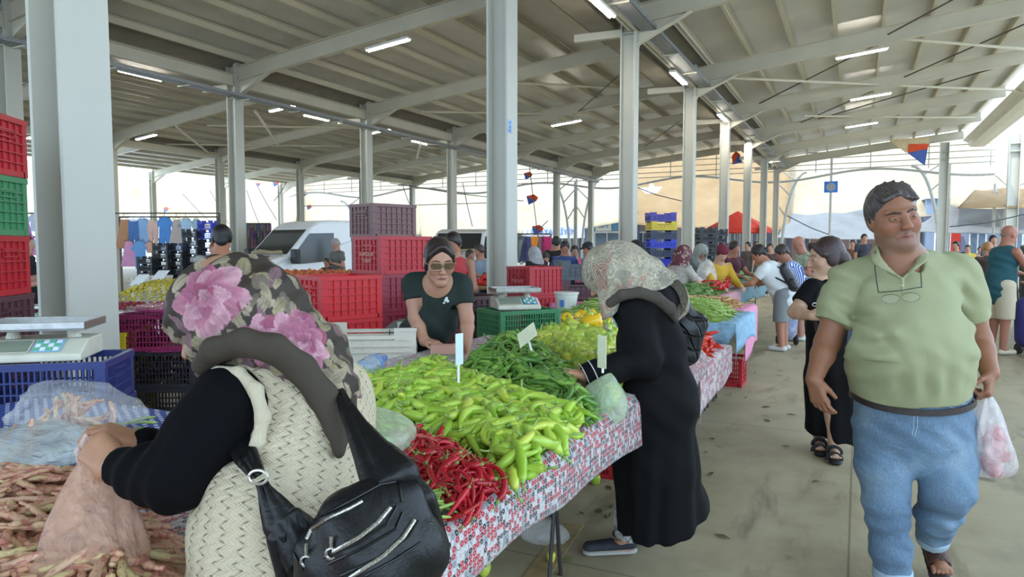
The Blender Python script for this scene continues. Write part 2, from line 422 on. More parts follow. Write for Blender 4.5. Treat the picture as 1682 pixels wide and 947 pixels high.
# ================================================================ roof-end frieze of bent tubes
TUBE=M('grey_white_tube','#b9b7b0',.5)
YF=YEND+1.0
fr=empty('roof_end_frieze',(ROWB,YF,5.5),0,'white tube frieze with a wavy lower tube hung across the roof end','frieze')
m=MB()
for z in (6.95,6.6,6.25,5.95): m.tube([(-44,YF,z-.2),(6.5,YF,z)],.03,6)
for x in np.arange(-43,6.6,2.9): m.tube([(x,YF,5.75),(x,YF,7.1)],.03,6)
obj('tube_rail',m,TUBE,fr,world=True)
m=MB(); m.tube([(x,YF,5.55+.28*math.sin(x*2*PI/10.5+1.2)) for x in np.arange(-44,6.6,.5)],.07,8); obj('wave_tube',m,TUBE,fr,world=True)
# arched tube brackets beside the end columns
def arch(px0,px1,ytop,ybot,lab,Y=47.,flip=1):
    a=ony(px0,ybot,Y); b=ony(px1,ytop,Y); t=empty('arched_bracket',(a[0],Y,0),0,lab,'bracket','arched tube brackets at the roof end')
    pts=[(a[0]+(b[0]-a[0])*(1-math.cos(s*PI/2)),Y,a[2]*0+(b[2])*math.sin(s*PI/2)) for s in np.linspace(0,1,12)]
    obj('curved_tube',MB().tube(pts,.09,8),TUBE,t,world=True)
    m=MB(); cx=a[0]-(b[0]-a[0])*.25
    m.tube([(cx,Y,0),(cx,Y,b[2])],.07,8)
    obj('post',m,TUBE,t,world=True)
    for i in (4,6,8):
        obj('strut',MB().tube([pts[i],(cx,Y,pts[i][2]+.9)],.05,6),TUBE,t,world=True)
arch(1283,1325,282,395,'arched white tube bracket right of the aisle columns')
arch(1543,1497,272,395,'arched white tube bracket behind the polo-shirt man, on his right')
arch(955,990,292,395,'arched white tube bracket rising right beside the slim end column')
arch(936,906,300,395,'arched white tube bracket curving left towards the hanging clothes')
arch(590,560,330,395,'arched tube bracket left of the tall brown crates')
arch(1640,1682,300,395,'arched white tube bracket at the right picture edge')
# ================================================================ tarpaulins stretched outside, sun-lit
def tarp_mat(n,c1,c2):
    t=NT(n); v=t.coord('Object'); a=t.noise(v,.6,5,.6); 
    t.set(Base_Color=t.ramp(a,[(.3,C(c1)),(.7,C(c2))]),Roughness=.85)
    t.bump(t.noise(v,2.2,5,.6,.5),.5,.12)
    tr=t.new('ShaderNodeBsdfTranslucent'); tr.inputs[0].default_value=C(c2); mx=t.new('ShaderNodeMixShader'); mx.inputs[0].default_value=.35
    t.lk(t.b.outputs[0],mx.inputs[1]); t.lk(tr.outputs[0],mx.inputs[2]); t.lk(mx.outputs[0],t.out.inputs[0]); return t.m
CREAM=tarp_mat('cream_canvas','#c4b496','#d3c6ac'); TAN=tarp_mat('tan_canvas','#a98a62','#bb9e76'); GREYT=tarp_mat('grey_shade_canvas','#8f9092','#a3a3a2')
def tarp(c,mat,lab,sag=.5,n=24,seed=0):
    """c: four corners (px,py,Y) bottom-left, bottom-right, top-right, top-left"""
    P=[ony(*q) for q in c]; rs=np.random.default_rng(seed); ph=rs.uniform(0,6,6)
    def fn(u,v):
        p=(P[0]*(1-u)+P[1]*u)*(1-v)+(P[3]*(1-u)+P[2]*u)*v
        s=sag*4*u*(1-u)*(.4+.6*v*(1-v)*4)
        return p+np.array([0,.25*math.sin(7*u+ph[0])*math.sin(5*v+ph[1])+.12*math.sin(19*u+9*v+ph[2]),-s+.06*math.sin(13*u+ph[3])*math.sin(11*v)])
    return obj('tarpaulin',MB().grid(fn,n,n),mat,smooth=True,label=lab,cat='tarpaulin',group='sun-lit tarpaulins outside the hall',thick=.02)
tarp([(-40,362,52),(210,358,52),(215,262,60),(-40,262,60)],CREAM,'cream tarpaulin outside seen between red crates and broad column',seed=1)
tarp([(196,352,50),(265,349,50),(264,312,51),(196,306,51)],CREAM,'small white canvas sheet left of the orange pennants',sag=.1,seed=2)
tarp([(262,372,52),(480,384,52),(500,258,64),(250,262,64)],CREAM,'cream tarpaulin spreading above the white van',seed=3)
tarp([(476,392,54),(700,384,54),(700,240,66),(500,240,66)],CREAM,'pale cream tarpaulin behind the tall brown crates',seed=4)
tarp([(690,392,53),(850,388,53),(850,240,65),(690,240,65)],CREAM,'cream tarpaulin behind the second aisle column',seed=5)
tarp([(838,386,53),(1032,362,53),(1036,230,64),(838,240,64)],CREAM,'cream tarpaulin above the hanging clothes and blue shop front',seed=6)
tarp([(1020,366,54),(1296,378,54),(1300,230,64),(1020,220,64)],TAN,'tan tarpaulin with a boat figure, behind the aisle columns',seed=7)
tarp([(1278,362,56),(1575,352,56),(1590,220,66),(1278,230,66)],CREAM,'bright cream tarpaulin behind the head of the polo-shirt man',sag=.3,seed=8)
tarp([(1276,390,52),(1500,392,52),(1420,345,56),(1300,352,56)],GREYT,'grey awning hanging low left of the polo-shirt man',sag=.2,seed=9)
tarp([(1560,338,50),(1720,336,50),(1720,215,60),(1570,215,60)],CREAM,'cream tarpaulin high at the right picture edge',seed=10)
tarp([(1572,342,44),(1760,345,44),(1760,313,48),(1602,311,48)],TAN,'brown market canopy above the man in the teal tank top',sag=-.2,seed=11)
tarp([(1490,380,50),(1700,384,50),(1700,340,54),(1560,338,54)],GREYT,'pale grey canopy right of the polo-shirt man',sag=.1,seed=12)
# buildings under and behind the tarpaulins
FAC=M('pale_blue_facade','#8fa0bd',.9,noise=.4); FW=M('white_facade','#a5a8b2',.9,noise=.4); PK=M('pink_facade','#b09a9a',.9,noise=.5)
SKYB=M('sky_blue_paint','#6ba2d0',.8); GLS=M('dark_window_glass','#5c7085',.15); RD=M('red_paint','#c0342c',.6); WH=M('white_paint','#eef0f0',.6)
def house(pa,pb,Y,h,mat,lab,wins=4,hy=8):
    a=ony(pa,400,Y); b=ony(pb,400,Y); t=empty('shop_building',((a[0]+b[0])/2,Y,0),0,lab,'building','low buildings beyond the market')
    obj('facade',MB().box((a[0],Y,0),(b[0],Y+hy,h)),mat,t,world=True)
    obj('roof_edge',MB().box((a[0]-.2,Y-.3,h),(b[0]+.2,Y+hy,h+.25)),WH,t,world=True)
    W=(b[0]-a[0])/wins
    for i in range(wins):
        x=a[0]+W*(i+.25)
        wn=obj('window_unit',MB().box((x,Y-.06,.3),(x+W*.5,Y-.01,2.6)),WH,t,world=True)
        obj('pane',MB().box((x+.1,Y-.08,.45),(x+W*.25-.05,Y-.062,2.45)).box((x+W*.25+.05,Y-.08,.45),(x+W*.5-.1,Y-.062,2.45)),GLS,wn,world=True)
    return t,a,b
house(-60,215,66,5.0,FW,'white building behind the clothes stall at far left',6)
house(470,560,64,9.0,FAC,'tall pale blue building beyond the van roof',2)
house(560,700,68,4.2,FW,'low white building hidden behind the tall brown crates',3)
house(700,850,60,3.6,FW,'low white building behind the red-shirted man',3)
t,a,b=house(956,1040,58,3.9,FAC,'shop with sky blue band and white sign left of the third aisle column',1)
obj('sign_band',MB().box((a[0],57.7,2.7),(b[0],57.9,4.2)),SKYB,t,world=True)
sg=obj('sign_board',MB().box(tuple(ony(978,379,57.6)*np.array((1,0,1))+np.array((0,57.6,0))),tuple(ony(1004,363,57.6)*np.array((1,0,1))+np.array((0,57.65,0)))),WH,t,world=True)
tp=ony(991,371,57.55); text('sign_lettering','BIM',.55,tp,(1,0,0),(0,0,1),SKYB,sg,.01)
house(845,952,60,4.4,FW,'white building behind the clothes rail',2)
house(1036,1120,60,3.8,FW,'white building behind the tall blue crate stack',2)
house(1120,1300,62,3.6,FAC,'pale building behind the red umbrella',5)
t,a,b=house(1300,1520,60,3.4,PK,'pale pink building with white windows behind the woman in black T-shirt',5)
house(1520,1760,56,4.6,FAC,'blue building with dark windows at right beyond the teal tank top',4)
obj('painted_pier',MB().box(tuple(ony(1562,398,55.5)*np.array((1,0,0))+np.array((0,55.2,0))),tuple(ony(1578,374,55.5)*np.array((1,0,1))+np.array((0,55.6,0)))),RD,label='red painted wall strip beside the blue building',cat='wall strip')
# letters of the market name on the far frontage
LBx=M('sign_blue','#4a7fd0',.5)
o=obj('market_sign',MB().beam(ony(858,382,52),ony(960,380,52),.05,1.0),M('pale_sign','#d9dde6',.6),label='long pale shop sign above the hanging clothes',cat='sign')
text('sign_lettering','DERYA GİYİM',.62,ony(909,381,51.9),(1,0,0),(0,0,1),LBx,o,.01)
# blue direction sign on a pole
p=ony(1365,307,46); q=ony(1365,392,46)
t=empty('direction_sign',(p[0],46,0),0,'blue square sign with grey disc on a tall pole left of the polo-shirt man','sign')
obj('pole',MB().tube([(p[0],46,0),(p[0],46,7.0)],.07,8),TUBE,t,world=True)
s=.36; obj('panel',MB().box((p[0]-.37,45.88,p[2]-.33),(p[0]+.37,45.92,p[2]+.33)),M('road_sign_blue','#2f7de0',.5),t,world=True)
obj('disc',MB().tube([(p[0],45.84,p[2]),(p[0],45.87,p[2])],.26,20,up=(1,0,0)),M('disc_grey','#9aa0a6',.5),t,world=True)
# pennants, boat figure
OR=M('orange_cloth','#e2552b',.8); PB=M('blue_cloth','#4a63a8',.8); PC=M('cream_cloth','#d9c49c',.8)
def pennant(px,py,Y,s,lab,poly,ang=0):
    c=ony(px,py,Y); t=empty('pennant',c,0,lab,'pennant','orange and blue pennants')
    co,si=math.cos(ang),math.sin(ang)
    for k_,(nm,pl,mt) in enumerate(poly):
        obj(nm,MB().prism([((x*co-z*si)*s,(x*si+z*co)*s) for x,z in pl],c-np.array((0,.03*k_,0)),(1,0,0),(0,0,1),(0,.02,0)),mt,t,world=True)
    return t
OB=[('orange_half',[(-.5,.0),(0,.5),(.5,.5),(.5,.1)],OR),('blue_half',[(-.5,0),(.5,.1),(.1,-.5)],PB)]
pennant(1505,252,42,1.0,'large orange, blue and cream pennant under the right roof end',[('cream_field',[(-1.3,.8),(.6,.8),(.55,.5),(0,.5),(-.45,.05)],PC),('orange_half',[(-.4,.05),(-.35,.5),(.55,.45),(.5,.2)],OR),('blue_half',[(-.4,.05),(.5,.2),(.4,-.65)],PB)])
pennant(1210,262,42,.7,'small orange and blue pennant between the fourth and fifth columns',OB,.9)
for i,(px,py,Y,s) in enumerate([(272,344,40,.55),(866,288,44,.6),(872,327,44,.8),(881,377,44,.8),(452,301,44,.6),(424,303,46,.4),(1040,350,46,.5),(500,318,46,.5),(507,340,46,.5)]):
    pennant(px,py,Y,s,f'little orange and blue pennant {["above the hanging rompers","high left of the slim columns","on the cord left of the slim columns","lowest, above the clothes rail","above the textile stall","faint, over the stalls at left","left of the blue and yellow crate stack","left of the tall brown crates, upper","left of the tall brown crates, lower"][i]}',OB,-.6)
CORD=M('dark_cord','#4b4a52',.7)
for i,(a,b,Y) in enumerate([((866,240),(884,392),44),((640,300),(860,330),44),((300,318),(352,370),44),((345,312),(376,368),46),((420,300),(455,362),44),((660,300),(676,342),45),((760,300),(776,372),45),((1285,350),(1380,392),47),((1560,372),(1682,352),42),((1040,305),(1120,330),46),((450,330),(470,300),44),((405,312),(425,366),44),((900,362),(880,376),44),((500,338),(830,332),46)]):
    obj('cord',MB().tube([ony(*a,Y),(ony(*a,Y)+ony(*b,Y))/2-np.array((0,0,.12)),ony(*b,Y)],.03,5),CORD,label=f'dark cord strung outside the hall, {(ordn+["ninth","tenth","eleventh","twelfth","thirteenth","fourteenth"])[i]} listed from the slim columns',cat='cord',group='cords strung between the tarpaulins')
c=ony(1068,313,53.0)
t=empty('boat_figure',c,0,'small white boat figure fixed on the tan tarpaulin','decoration')
obj('hull',MB().prism([(-.9,.25),(.9,.28),(.55,-.2),(-.35,-.2)],c,(1,0,0),(0,0,1),(0,.05,0)),WH,t,world=True)
obj('sail',MB().prism([(-.1,.3),(.35,.3),(0,.75)],c,(1,0,0),(0,0,1),(0,.05,0)),WH,t,world=True)
# red umbrella (1175..1245)
c=onz(1210,400,1.5); u=ony(1212,345,40)
t=empty('market_umbrella',(u[0],40,0),0,'big red market umbrella behind the aisle columns','umbrella')
m=MB(); n=10; rr=1.75; top=np.array((u[0],40,3.3)); v=[top]+[(u[0]+rr*math.cos(2*PI*k/n),40+rr*math.sin(2*PI*k/n),2.35) for k in range(n)]+[(u[0]+rr*math.cos(2*PI*k/n),40+rr*math.sin(2*PI*k/n),2.1) for k in range(n)]
m.add(v,[(0,1+k,1+(k+1)%n) for k in range(n)]+[(1+k,11+k,11+(k+1)%n,1+(k+1)%n) for k in range(n)])
obj('canopy',m,M('red_canvas','#e2402f',.7),t,world=True,thick=.01); obj('pole',MB().tube([(u[0],40,0),(u[0],40,3.2)],.03,8),TUBE,t,world=True)
# ================================================================ clothes stall (left) and rails
def garment_shape(kind,s):
    if kind=='shirt': return [(-.12,0),(-.06,.03),(.06,.03),(.12,0),(.3,-.14),(.24,-.26),(.16,-.2),(.17,-.55),(-.17,-.55),(-.16,-.2),(-.24,-.26),(-.3,-.14)]
    if kind=='romper': return [(-.12,0),(-.05,.03),(.05,.03),(.12,0),(.26,-.2),(.19,-.27),(.13,-.16),(.15,-.45),(.13,-.72),(.03,-.72),(0,-.5),(-.03,-.72),(-.13,-.72),(-.15,-.45),(-.13,-.16),(-.19,-.27),(-.26,-.2)]
    if kind=='dress': return [(-.1,0),(.1,0),(.14,-.2),(.26,-.75),(-.26,-.75),(-.14,-.2)]
    return [(-.14,0),(.14,0),(.16,-.3),(.12,-.75),(.03,-.75),(0,-.3),(-.03,-.75),(-.12,-.75),(-.16,-.3)]
_gc=[0]
def garment(px,py,d,hpx,kind,col,lab,grp):
    p=at(px,py,d); s=hpx*d/FPX/.72; nm={'shirt':'shirt','romper':'baby_romper','dress':'dress','trousers':'trousers'}[kind]
    t=empty(nm,p,0,lab,nm.replace('_',' '),grp)
    ph=_gc[0]=_gc[0]+1.3
    m=MB().prism([(x*s,z*s) for x,z in garment_shape(kind,s)],p,_r,(0,0,1),np.cross(_r,(0,0,1))*-.05)
    obj('cloth',m,M('garment_'+col.strip('#'),col,.9,noise=3.,bump=(9,.5,.03)),t,world=True,bevel=.012)
    obj('hanger',MB().tube([p+_r*-.14*s,p+np.array((0,0,.06)),p+_r*.14*s],.008,5).tube([p+np.array((0,0,.06)),p+np.array((0,0,.18*s))],.008,5),DK,t,world=True)
G1='clothes hanging on the left stall rails'
for px,py,h,k,c_,l in [(204,360,46,'dress','#b98a68','brown dress at the left end of the upper rail'),(219,363,42,'trousers','#4f79b5','blue toddler trousers on the upper rail'),(234,360,44,'romper','#8fb3dd','light blue romper with dark vest on the upper rail'),(250,362,40,'trousers','#d9b7ad','pale pink trousers on the upper rail'),
    (270,358,48,'romper','#5490d6','bright blue long-sleeved romper on the upper rail'),(290,360,40,'dress','#b8ada8','grey-beige top right of the bright blue romper'),(305,360,40,'romper','#a9c9e4','pale sky blue romper near the black trays'),(322,360,22,'shirt','#9db8bd','grey-green top at the right end of the upper rail'),
    (211,396,40,'dress','#d79ac1','pink ruffled dress on the lower rail'),(229,397,44,'romper','#6fa3dc','blue romper hung on the lower rail'),(246,398,22,'shirt','#d8a188','orange striped top on the lower rail'),(38,352,34,'dress','#dc86d8','magenta dress beside the red crates at left'),
    (57,352,36,'shirt','#c9d2e6','pale grey top with little face print at far left'),(75,360,26,'dress','#e6b6a0','peach dress partly behind the broad column'),(50,388,30,'dress','#e08fc9','pink skirt on the lower rail at far left'),(66,390,34,'shirt','#a9cdd9','teal pale top on the lower rail at far left')]:
    garment(px,py,21,h,k,c_,l,G1)
def rail(px0,px1,py,d,lab,drop=1.9):
    a,b=at(px0,py,d),at(px1,py,d); t=empty('clothes_rail',(a+b)/2*np.array((1,1,0)),0,lab,'rail','clothes rails')
    obj('rail',MB().tube([a,b],.025,6),DK,t,world=True)
    for q in (a,b): obj('post',MB().tube([q,q*np.array((1,1,0))],.03,6),DK,t,world=True)
rail(30,100,357,21.1,'upper dark rail at far left holding small clothes'); rail(30,100,389,21.1,'lower dark rail at far left'); rail(196,358,356,21.1,'long dark upper rail of baby rompers'); rail(198,262,392,21.1,'short dark lower rail of baby rompers')
rail(30,360,350,22.0,'highest cross rail over the baby clothes')
for i,(px,c_,h) in enumerate([(852,'#9aa396',44),(866,'#49517d',40),(879,'#e58a35',34),(889,'#6f6a74',30),(897,'#c0356a',40),(846,'#a9ada8',40),(858,'#6c7480',42)]):
    garment(px,388,24,h,'dress' if i%2 else 'trousers',c_,['grey trousers','dark blue dress','orange trousers','slate dress','raspberry trousers','pale grey dress','blue-grey trousers'][i]+' on the rail behind the red crates','clothes on the far rail')
rail(842,905,384,24.1,'rail of long clothes behind the red crate stack')
# dark printed textiles hanging left of the van
def textile_mat():
    t=NT('printed_textiles'); v=t.coord('Object',scale=(6,6,2.2)); vo=t.new('ShaderNodeTexVoronoi'); t.lk(v,vo.inputs['Vector']); vo.inputs['Scale'].default_value=2.2
    n=t.noise(t.coord('Object'),9,4)
    c=t.mix(n,C('#3a3038'),t.mix(.35,C('#6b4f63'),vo.outputs['Color'])); t.set(Base_Color=c,Roughness=.9); return t.m
TX=textile_mat()
for i,(px,w) in enumerate([(402,14),(414,12),(425,12),(436,14)]):
    a=at(px-w/2,368,21); b=at(px+w/2,368,21)
    def fn(u,v,a=a,b=b,i=i):
        p=a*(1-u)+b*u; return np.array((p[0],p[1]+.04*math.sin(u*19+i),p[2]-1.1*v))
    obj('hanging_textile',MB().grid(fn,16,6),TX,label=['leftmost dark printed textile beside the grey-shirt man','second dark printed textile from the grey-shirt man','third dark printed textile, reddish top','dark printed textile hanging next to the van'][i],cat='textile',group='printed textiles hung left of the van',thick=.02,smooth=True)
rail(396,444,367,21.05,'rail of dark printed textiles left of the van')
# ================================================================ white van
VW=M('van_white_paint','#e4e9ee',.3,var=.02,Coat_Weight=.4); VB=M('van_black_plastic','#26282b',.5); 
VG=NT('van_glass'); VG.set(Base_Color=C('#3a3f40'),Roughness=.08,Metallic=.2); VG=VG.m
def van(c,rz,lab,H=2.15,L=5.2,W=1.95,scale=1.):
    t=empty('delivery_van',c,rz,lab,'van')
    # local x = forwards, y = left
    side=[(-L,.30),(-.25,.28),(0,.45),(.02,.85),(-.12,1.02),(-.95,1.2),(-1.65,1.93),(-1.95,H-.05),(-2.3,H),(-L,H)]
    m=MB(); n=len(side); W2=W/2
    v=[(x,-W2+ (0.06 if z>1.2 else 0),z) for x,z in side]+[(x,W2-(0.06 if z>1.2 else 0),z) for x,z in side]
    m.add(v,[tuple(range(n-1,-1,-1)),tuple(range(n,2*n))]+[(i,(i+1)%n,(i+1)%n+n,i+n) for i in range(n)])
    obj('body',m,VW,t,bevel=.06)
    obj('windscreen',MB().add([(-.99,-W2+.12,1.23),(-.99,W2-.12,1.23),(-1.62,W2-.16,1.88),(-1.62,-W2+.16,1.88),(-1.02,-W2+.12,1.20),(-1.02,W2-.12,1.20)],[(0,1,2,3)]),VG,t,thick=.03)
    obj('dashboard_cloth',MB().tube([(-.93,-.75,1.26),(-.9,-.3,1.29),(-.95,.2,1.27),(-.92,.7,1.28)],[.05,.07,.05,.06],8),M('crumpled_cover','#a79a7c',.9,bump=(14,.8,.03)),t,smooth=True)
    for s in (-1,1):
        obj('side_window',MB().prism([(-1.0,1.08),(-1.62,1.78),(-2.35,1.8),(-2.35,1.05),(-1.3,.98)],(0,s*(W2+.0),0),(1,0,0),(0,0,1),(0,s*.02,0)),VG,t)
        obj('wing_mirror',MB().cbox((-1.05,s*(W2+.18),1.18),(.16,.26,.38)),VB,t,bevel=.04)
        h=obj('headlamp',MB().prism([(-.06,.62),(-.02,.92),(-.55,1.05),(-.3,.7)],(0,s*(W2-.02),0),(1,0,0),(0,0,1),(0,s*.04,0)).box((-.08,s*W2-.28 if s>0 else -W2-.0,.62),(.03,s*W2 if s>0 else -W2+.28,.88)),M('headlamp_lens','#b8bcae',.15),t,bevel=.02)
        for x in (-.75,-L+.9): 
            w_=obj('wheel',MB().tube([(x,s*(W2-.2),.33),(x,s*(W2+.01),.33)],.33,20,up=(0,0,1)),VB,t); obj('hub_cap',MB().tube([(x,s*(W2+.0),.33),(x,s*(W2+.025),.33)],.18,14,up=(0,0,1)),GALV,w_)
    obj('grille',MB().box((-.02,-.55,.62),(.035,.55,.82)),VB,t); obj('bumper',MB().box((-.1,-W2+.05,.3),(.06,W2-.05,.5)),VB,t,bevel=.03)
    obj('bonnet_vent',MB().box((-.86,-.3,1.165),(-.7,.3,1.185)),VB,t)
    if scale!=1: t.scale=(scale,)*3
    return t
vc=at(452,450,18.6); van((vc[0]-.5,vc[1]-.9,0),R(256),'white delivery van parked left of the tall crates, windscreen full of cloth')
vc=at(752,420,24.0); van((vc[0]-.2,vc[1]-.3,0),R(286),'second pale van behind the red-shirted man, mostly hidden',H=2.05)
# ================================================================ crates
def plastic(n,c,r=.42): return M('plastic_'+n,c,r,noise=5,var=.08)
PL={'red':plastic('red','#b01c28'),'brightred':plastic('brightred','#c41a22'),'darkred':plastic('darkred','#8e2436'),'brown':plastic('brown','#6f4a48'),'dkbrown':plastic('dkbrown','#55353a'),
    'green':plastic('green','#3f8457'),'blue':plastic('blue','#2c3872'),'royal':plastic('royal','#2438b8'),'navy':plastic('navy','#2b3550'),'black':plastic('black','#25262b'),
    'yellow':plastic('yellow','#d8bd2f'),'white':plastic('white','#d3cdbd'),'magenta':plastic('magenta','#8c2450'),'violet':plastic('violet','#463a9a'),'grey':plastic('grey','#4c5258')}
HOLE=M('crate_slot_shadow_gap','#2a1c1c',.9)
_crates={}
def crate_meshes(w,d,h,style):
    key=(round(w,3),round(d,3),round(h,3),style)
    if key in _crates: return _crates[key]
    b=MB(); t=.012; a,c=w/2,d/2
    dip=h*.22 if style in('dip','slat_dip') else 0
    # floor and corner posts
    b.box((-a+.01,-c+.01,.006),(a-.01,c-.01,.018))
    for sx in(-1,1):
        for sy in(-1,1): b.box((sx*a-(.04 if sx>0 else 0),sy*c-(.04 if sy>0 else 0),0),(sx*a+(0 if sx>0 else .04),sy*c+(0 if sy>0 else .04),h-.004))
    slat=style.startswith('slat')
    ztop=h-dip-.03
    for s in(-1,1):
        # long sides (faces +-y) and ends (faces +-x)
        for (ln,off,ax) in ((a,s*c,0),(c,s*a,1)):
            def bx(u0,u1,z0,z1,o0,o1):
                q0,q1=sorted((off-s*o0,off-s*o1))
                if ax==0: b.box((u0,q0,z0),(u1,q1,z1))
                else: b.box((q0,u0,z0),(q1,u1,z1))
            if not slat: bx(-ln+.03,ln-.03,.02,ztop,.010,.016)
            bx(-ln+.03,ln-.03,.0,.03,0,.014)
            nz=5 if h>.24 else 3
            for i in range(1,nz): 
                z=.02+(ztop-.02)*i/nz; bx(-ln+.02,ln-.02,z-.0035,z+.0035,-.003,.014)
            step=.022 if slat else .055; n=int(2*(ln-.04)/step)
            for i in range(n+1):
                u=-ln+.04+2*(ln-.04)*i/n
                bx(u-.0035,u+.0035,.02,ztop,.001,.012)
            if dip: bx(-ln+.03,-ln*.55,ztop,h,.001,.012); bx(ln*.55,ln-.03,ztop,h,.001,.012)
            elif ax==1:
                pass
    r=MB()
    for s in(-1,1):
        y0,y1=sorted((s*c*1.0+s*.004,s*c-s*.018)); x0,x1=sorted((s*a+s*.004,s*a-s*.018))
        if dip:
            for u0,u1,z in((-a,-a*.55,h),(a*.55,a,h),(-a*.55,a*.55,h-dip)): r.box((u0,y0,z-.022),(u1,y1,z))
            for u0,u1,z in((-c,-c*.55,h),(c*.55,c,h),(-c*.55,c*.55,h-dip)): r.box((x0,u0,z-.022),(x1,u1,z))
        else:
            r.box((-a-.004,y0,h-.03),(a+.004,y1,h)); r.box((x0,-c+.018,h-.03),(x1,c-.018,h))
    HD=[]
    for s in(-1,1):
        hd=MB(); HD.append(hd); q=sorted((s*a-s*.0,s*a-s*.02)); z=ztop-.05-(.02 if h>.24 else 0)
        if h>.14:
            hd.box((q[0]-.003,-.07,z+.024),(q[1]+.003,.07,z+.034)); hd.box((q[0]-.003,-.07,z-.012),(q[1]+.003,.07,z-.004))
            hd.box((q[0]-.003,-.074,z-.012),(q[1]+.003,-.066,z+.034)); hd.box((q[0]-.003,.066,z-.012),(q[1]+.003,.074,z+.034))
    _crates[key]=(b,r,HD,{}); return _crates[key]
def crate(p,w,d,h,col,rz,label,style='solid',group='stacked plastic crates'):
    b,r,HD,cache=crate_meshes(w,d,h,style)
    if col not in cache: cache[col]=(b.mesh('crate_body',PL[col]),r.mesh('crate_rim',PL[col]),[q.mesh('handle',PL[col]) for q in HD if q.v])
    A,B,H=cache[col]; t=empty('crate',p,rz,label,'crate',group)
    obj('crate_body',A,None,t); obj('rim',B,None,t)
    for me in H: obj('handle',me,None,t)
    return t
_posn=['topmost','second from the top','third from the top','fourth from the top','fifth from the top','sixth from the top','seventh from the top','eighth from the top','ninth from the top','tenth from the top','eleventh from the top','twelfth from the top','thirteenth from the top','lowest']
CN={'red':'red','brightred':'bright red','darkred':'dark red','brown':'brown','dkbrown':'dark brown','green':'green','blue':'blue','royal':'royal blue','navy':'dark navy','black':'black','yellow':'yellow','white':'off-white','magenta':'magenta','violet':'violet','grey':'dark grey'}
def stack(px,py,d,cols,w,dp,rz,where,style='solid',h=None,jit=.01):
    """stack of crates whose top is seen at (px,py) at distance d; reaches the floor"""
    p=at(px,py,d); n=len(cols); H=p[2]/n if h is None else h; out=[]
    for i,c in enumerate(cols):
        z=p[2]-H*(i+1)
        if z<-.02: z=0
        j=RNG.uniform(-jit,jit,2)
        out.append(crate((p[0]+j[0],p[1]+j[1],max(0,z)+.001),w,dp,H-.002,c,rz+RNG.uniform(-.02,.02),f'{CN[c]} crate, {_posn[min(i,12)] if i<n-1 or n<3 else "lowest"} in the stack {where}',style))
    return out,p
TX_=PL['red']
CREAMTXT=M('moulded_lettering','#d98b86',.5)
def crate_text(cr,w,h,lines,col,size=.035,z=None):
    """moulded lettering on the end (local -x or +x face) of a crate"""
    c,s=math.cos(cr.rotation_euler.z),math.sin(cr.rotation_euler.z); L=cr.location
    for i,tx in enumerate(lines):
        zz=L.z+(h*.52 if z is None else z)-i*size*1.25
        loc=(L.x-c*(w/2+.004),L.y-s*(w/2+.004),zz)
        text('moulded_text',tx,size,loc,(s,-c,0),(0,0,1),col,cr)
# far-left tall stack
L1,_=stack(-78,186,3.55,['red','green','red','dkbrown','dkbrown','darkred','red'],.5,.38,TH+R(8),'cut by the left picture edge')
# blue crates carrying the scale
L2,PS1=stack(84,586,3.1,['blue','blue','blue','blue','blue'],.56,.38,TH+R(12),'below the scale at left','slat')
stack(184,540,5.0,['yellow','yellow','yellow','yellow'],.4,.4,TH,'behind the broad column','slat')
L4,P4=stack(272,512,5.0,['magenta','black','black','black'],.56,.4,TH+R(4),'right of the broad column','slat')
L5,P5=stack(556,451,5.2,['brightred','brightred','red','red'],.5,.4,TH+R(45),'in front, left of the vendor')
crate_text(L5[0],.5,.31,['TARIM','1453','ÜZÜM BAĞ'],CREAMTXT,.04)
crate_text(L5[1],.5,.31,['VARLI','GIDA'],CREAMTXT,.04)
L6,_=stack(631,336,6.7,['brown','brown','dkbrown','dkbrown','darkred','darkred'],.5,.38,TH+R(47),'tallest behind the vendor')
L7,_=stack(645,388,6.0,['red','darkred','darkred','red','darkred'],.52,.42,TH+R(44),'just left of the vendor head')
crate_text(L7[0],.52,.31,['KARGILAR','TARIM'],M('moulded_cream','#d9a58d',.5),.045)
L8,_=stack(776,484,5.9,['dkbrown','brown','dkbrown','darkred'],.4,.36,TH+R(46),'behind the vendor forearm')
stack(806,490,6.3,['brown','dkbrown','dkbrown','darkred'],.4,.36,TH+R(46),'left of the green crate')
L9,P9=stack(850,506,5.5,['green','green','red','brown'],.52,.4,TH+R(30),'under the far scale','slat')
L10,_=stack(880,437,7.8,['red','red','darkred','red'],.5,.4,TH+R(38),'right of the second column')
crate_text(L10[0],.5,.3,['MANAV'],M('moulded_pink','#dc7f86',.5),.06)
stack(949,427,8.0,['grey','dkbrown','navy','royal','royal','blue'],.46,.42,TH+R(8),'left of the paisley headscarf','dip')
stack(1086,349,14.0,['violet','yellow','navy','royal','navy','royal','navy','navy','navy','blue','navy','blue'],.52,.4,TH+R(6),'between third and fourth columns','dip')
stack(1160,373,15.0,['black']*12,.36,.34,TH+R(6),'left behind the fourth column','slat_dip')
stack(1180,376,15.6,['black']*12,.3,.34,TH+R(6),'right behind the fourth column','slat_dip')
for i,(px,py,cols) in enumerate([(243,421,['black']*7),(268,399,['black']*8),(292,399,['navy']+['black']*7),(316,376,['black']*9),(341,362,['royal','royal','navy']+['navy']*6)]):
    stack(px,py,16.5+.2*i,cols,.36,.34,TH,['far left in the crate wall','second in the crate wall','third in the crate wall','fourth in the crate wall','beside the grey-shirt man'][i],'slat_dip')
for i,(px,py,n) in enumerate([(238,453,4),(262,452,4)]):
    stack(px,py,13.,['white']*4,.34,.34,TH,['left behind the plums','right behind the plums'][i],'slat')
crate(tuple(onz(1183,628,0)),.5,.36,.3,'red',TH*0,'red crate on the floor under the small red-pepper table','slat')
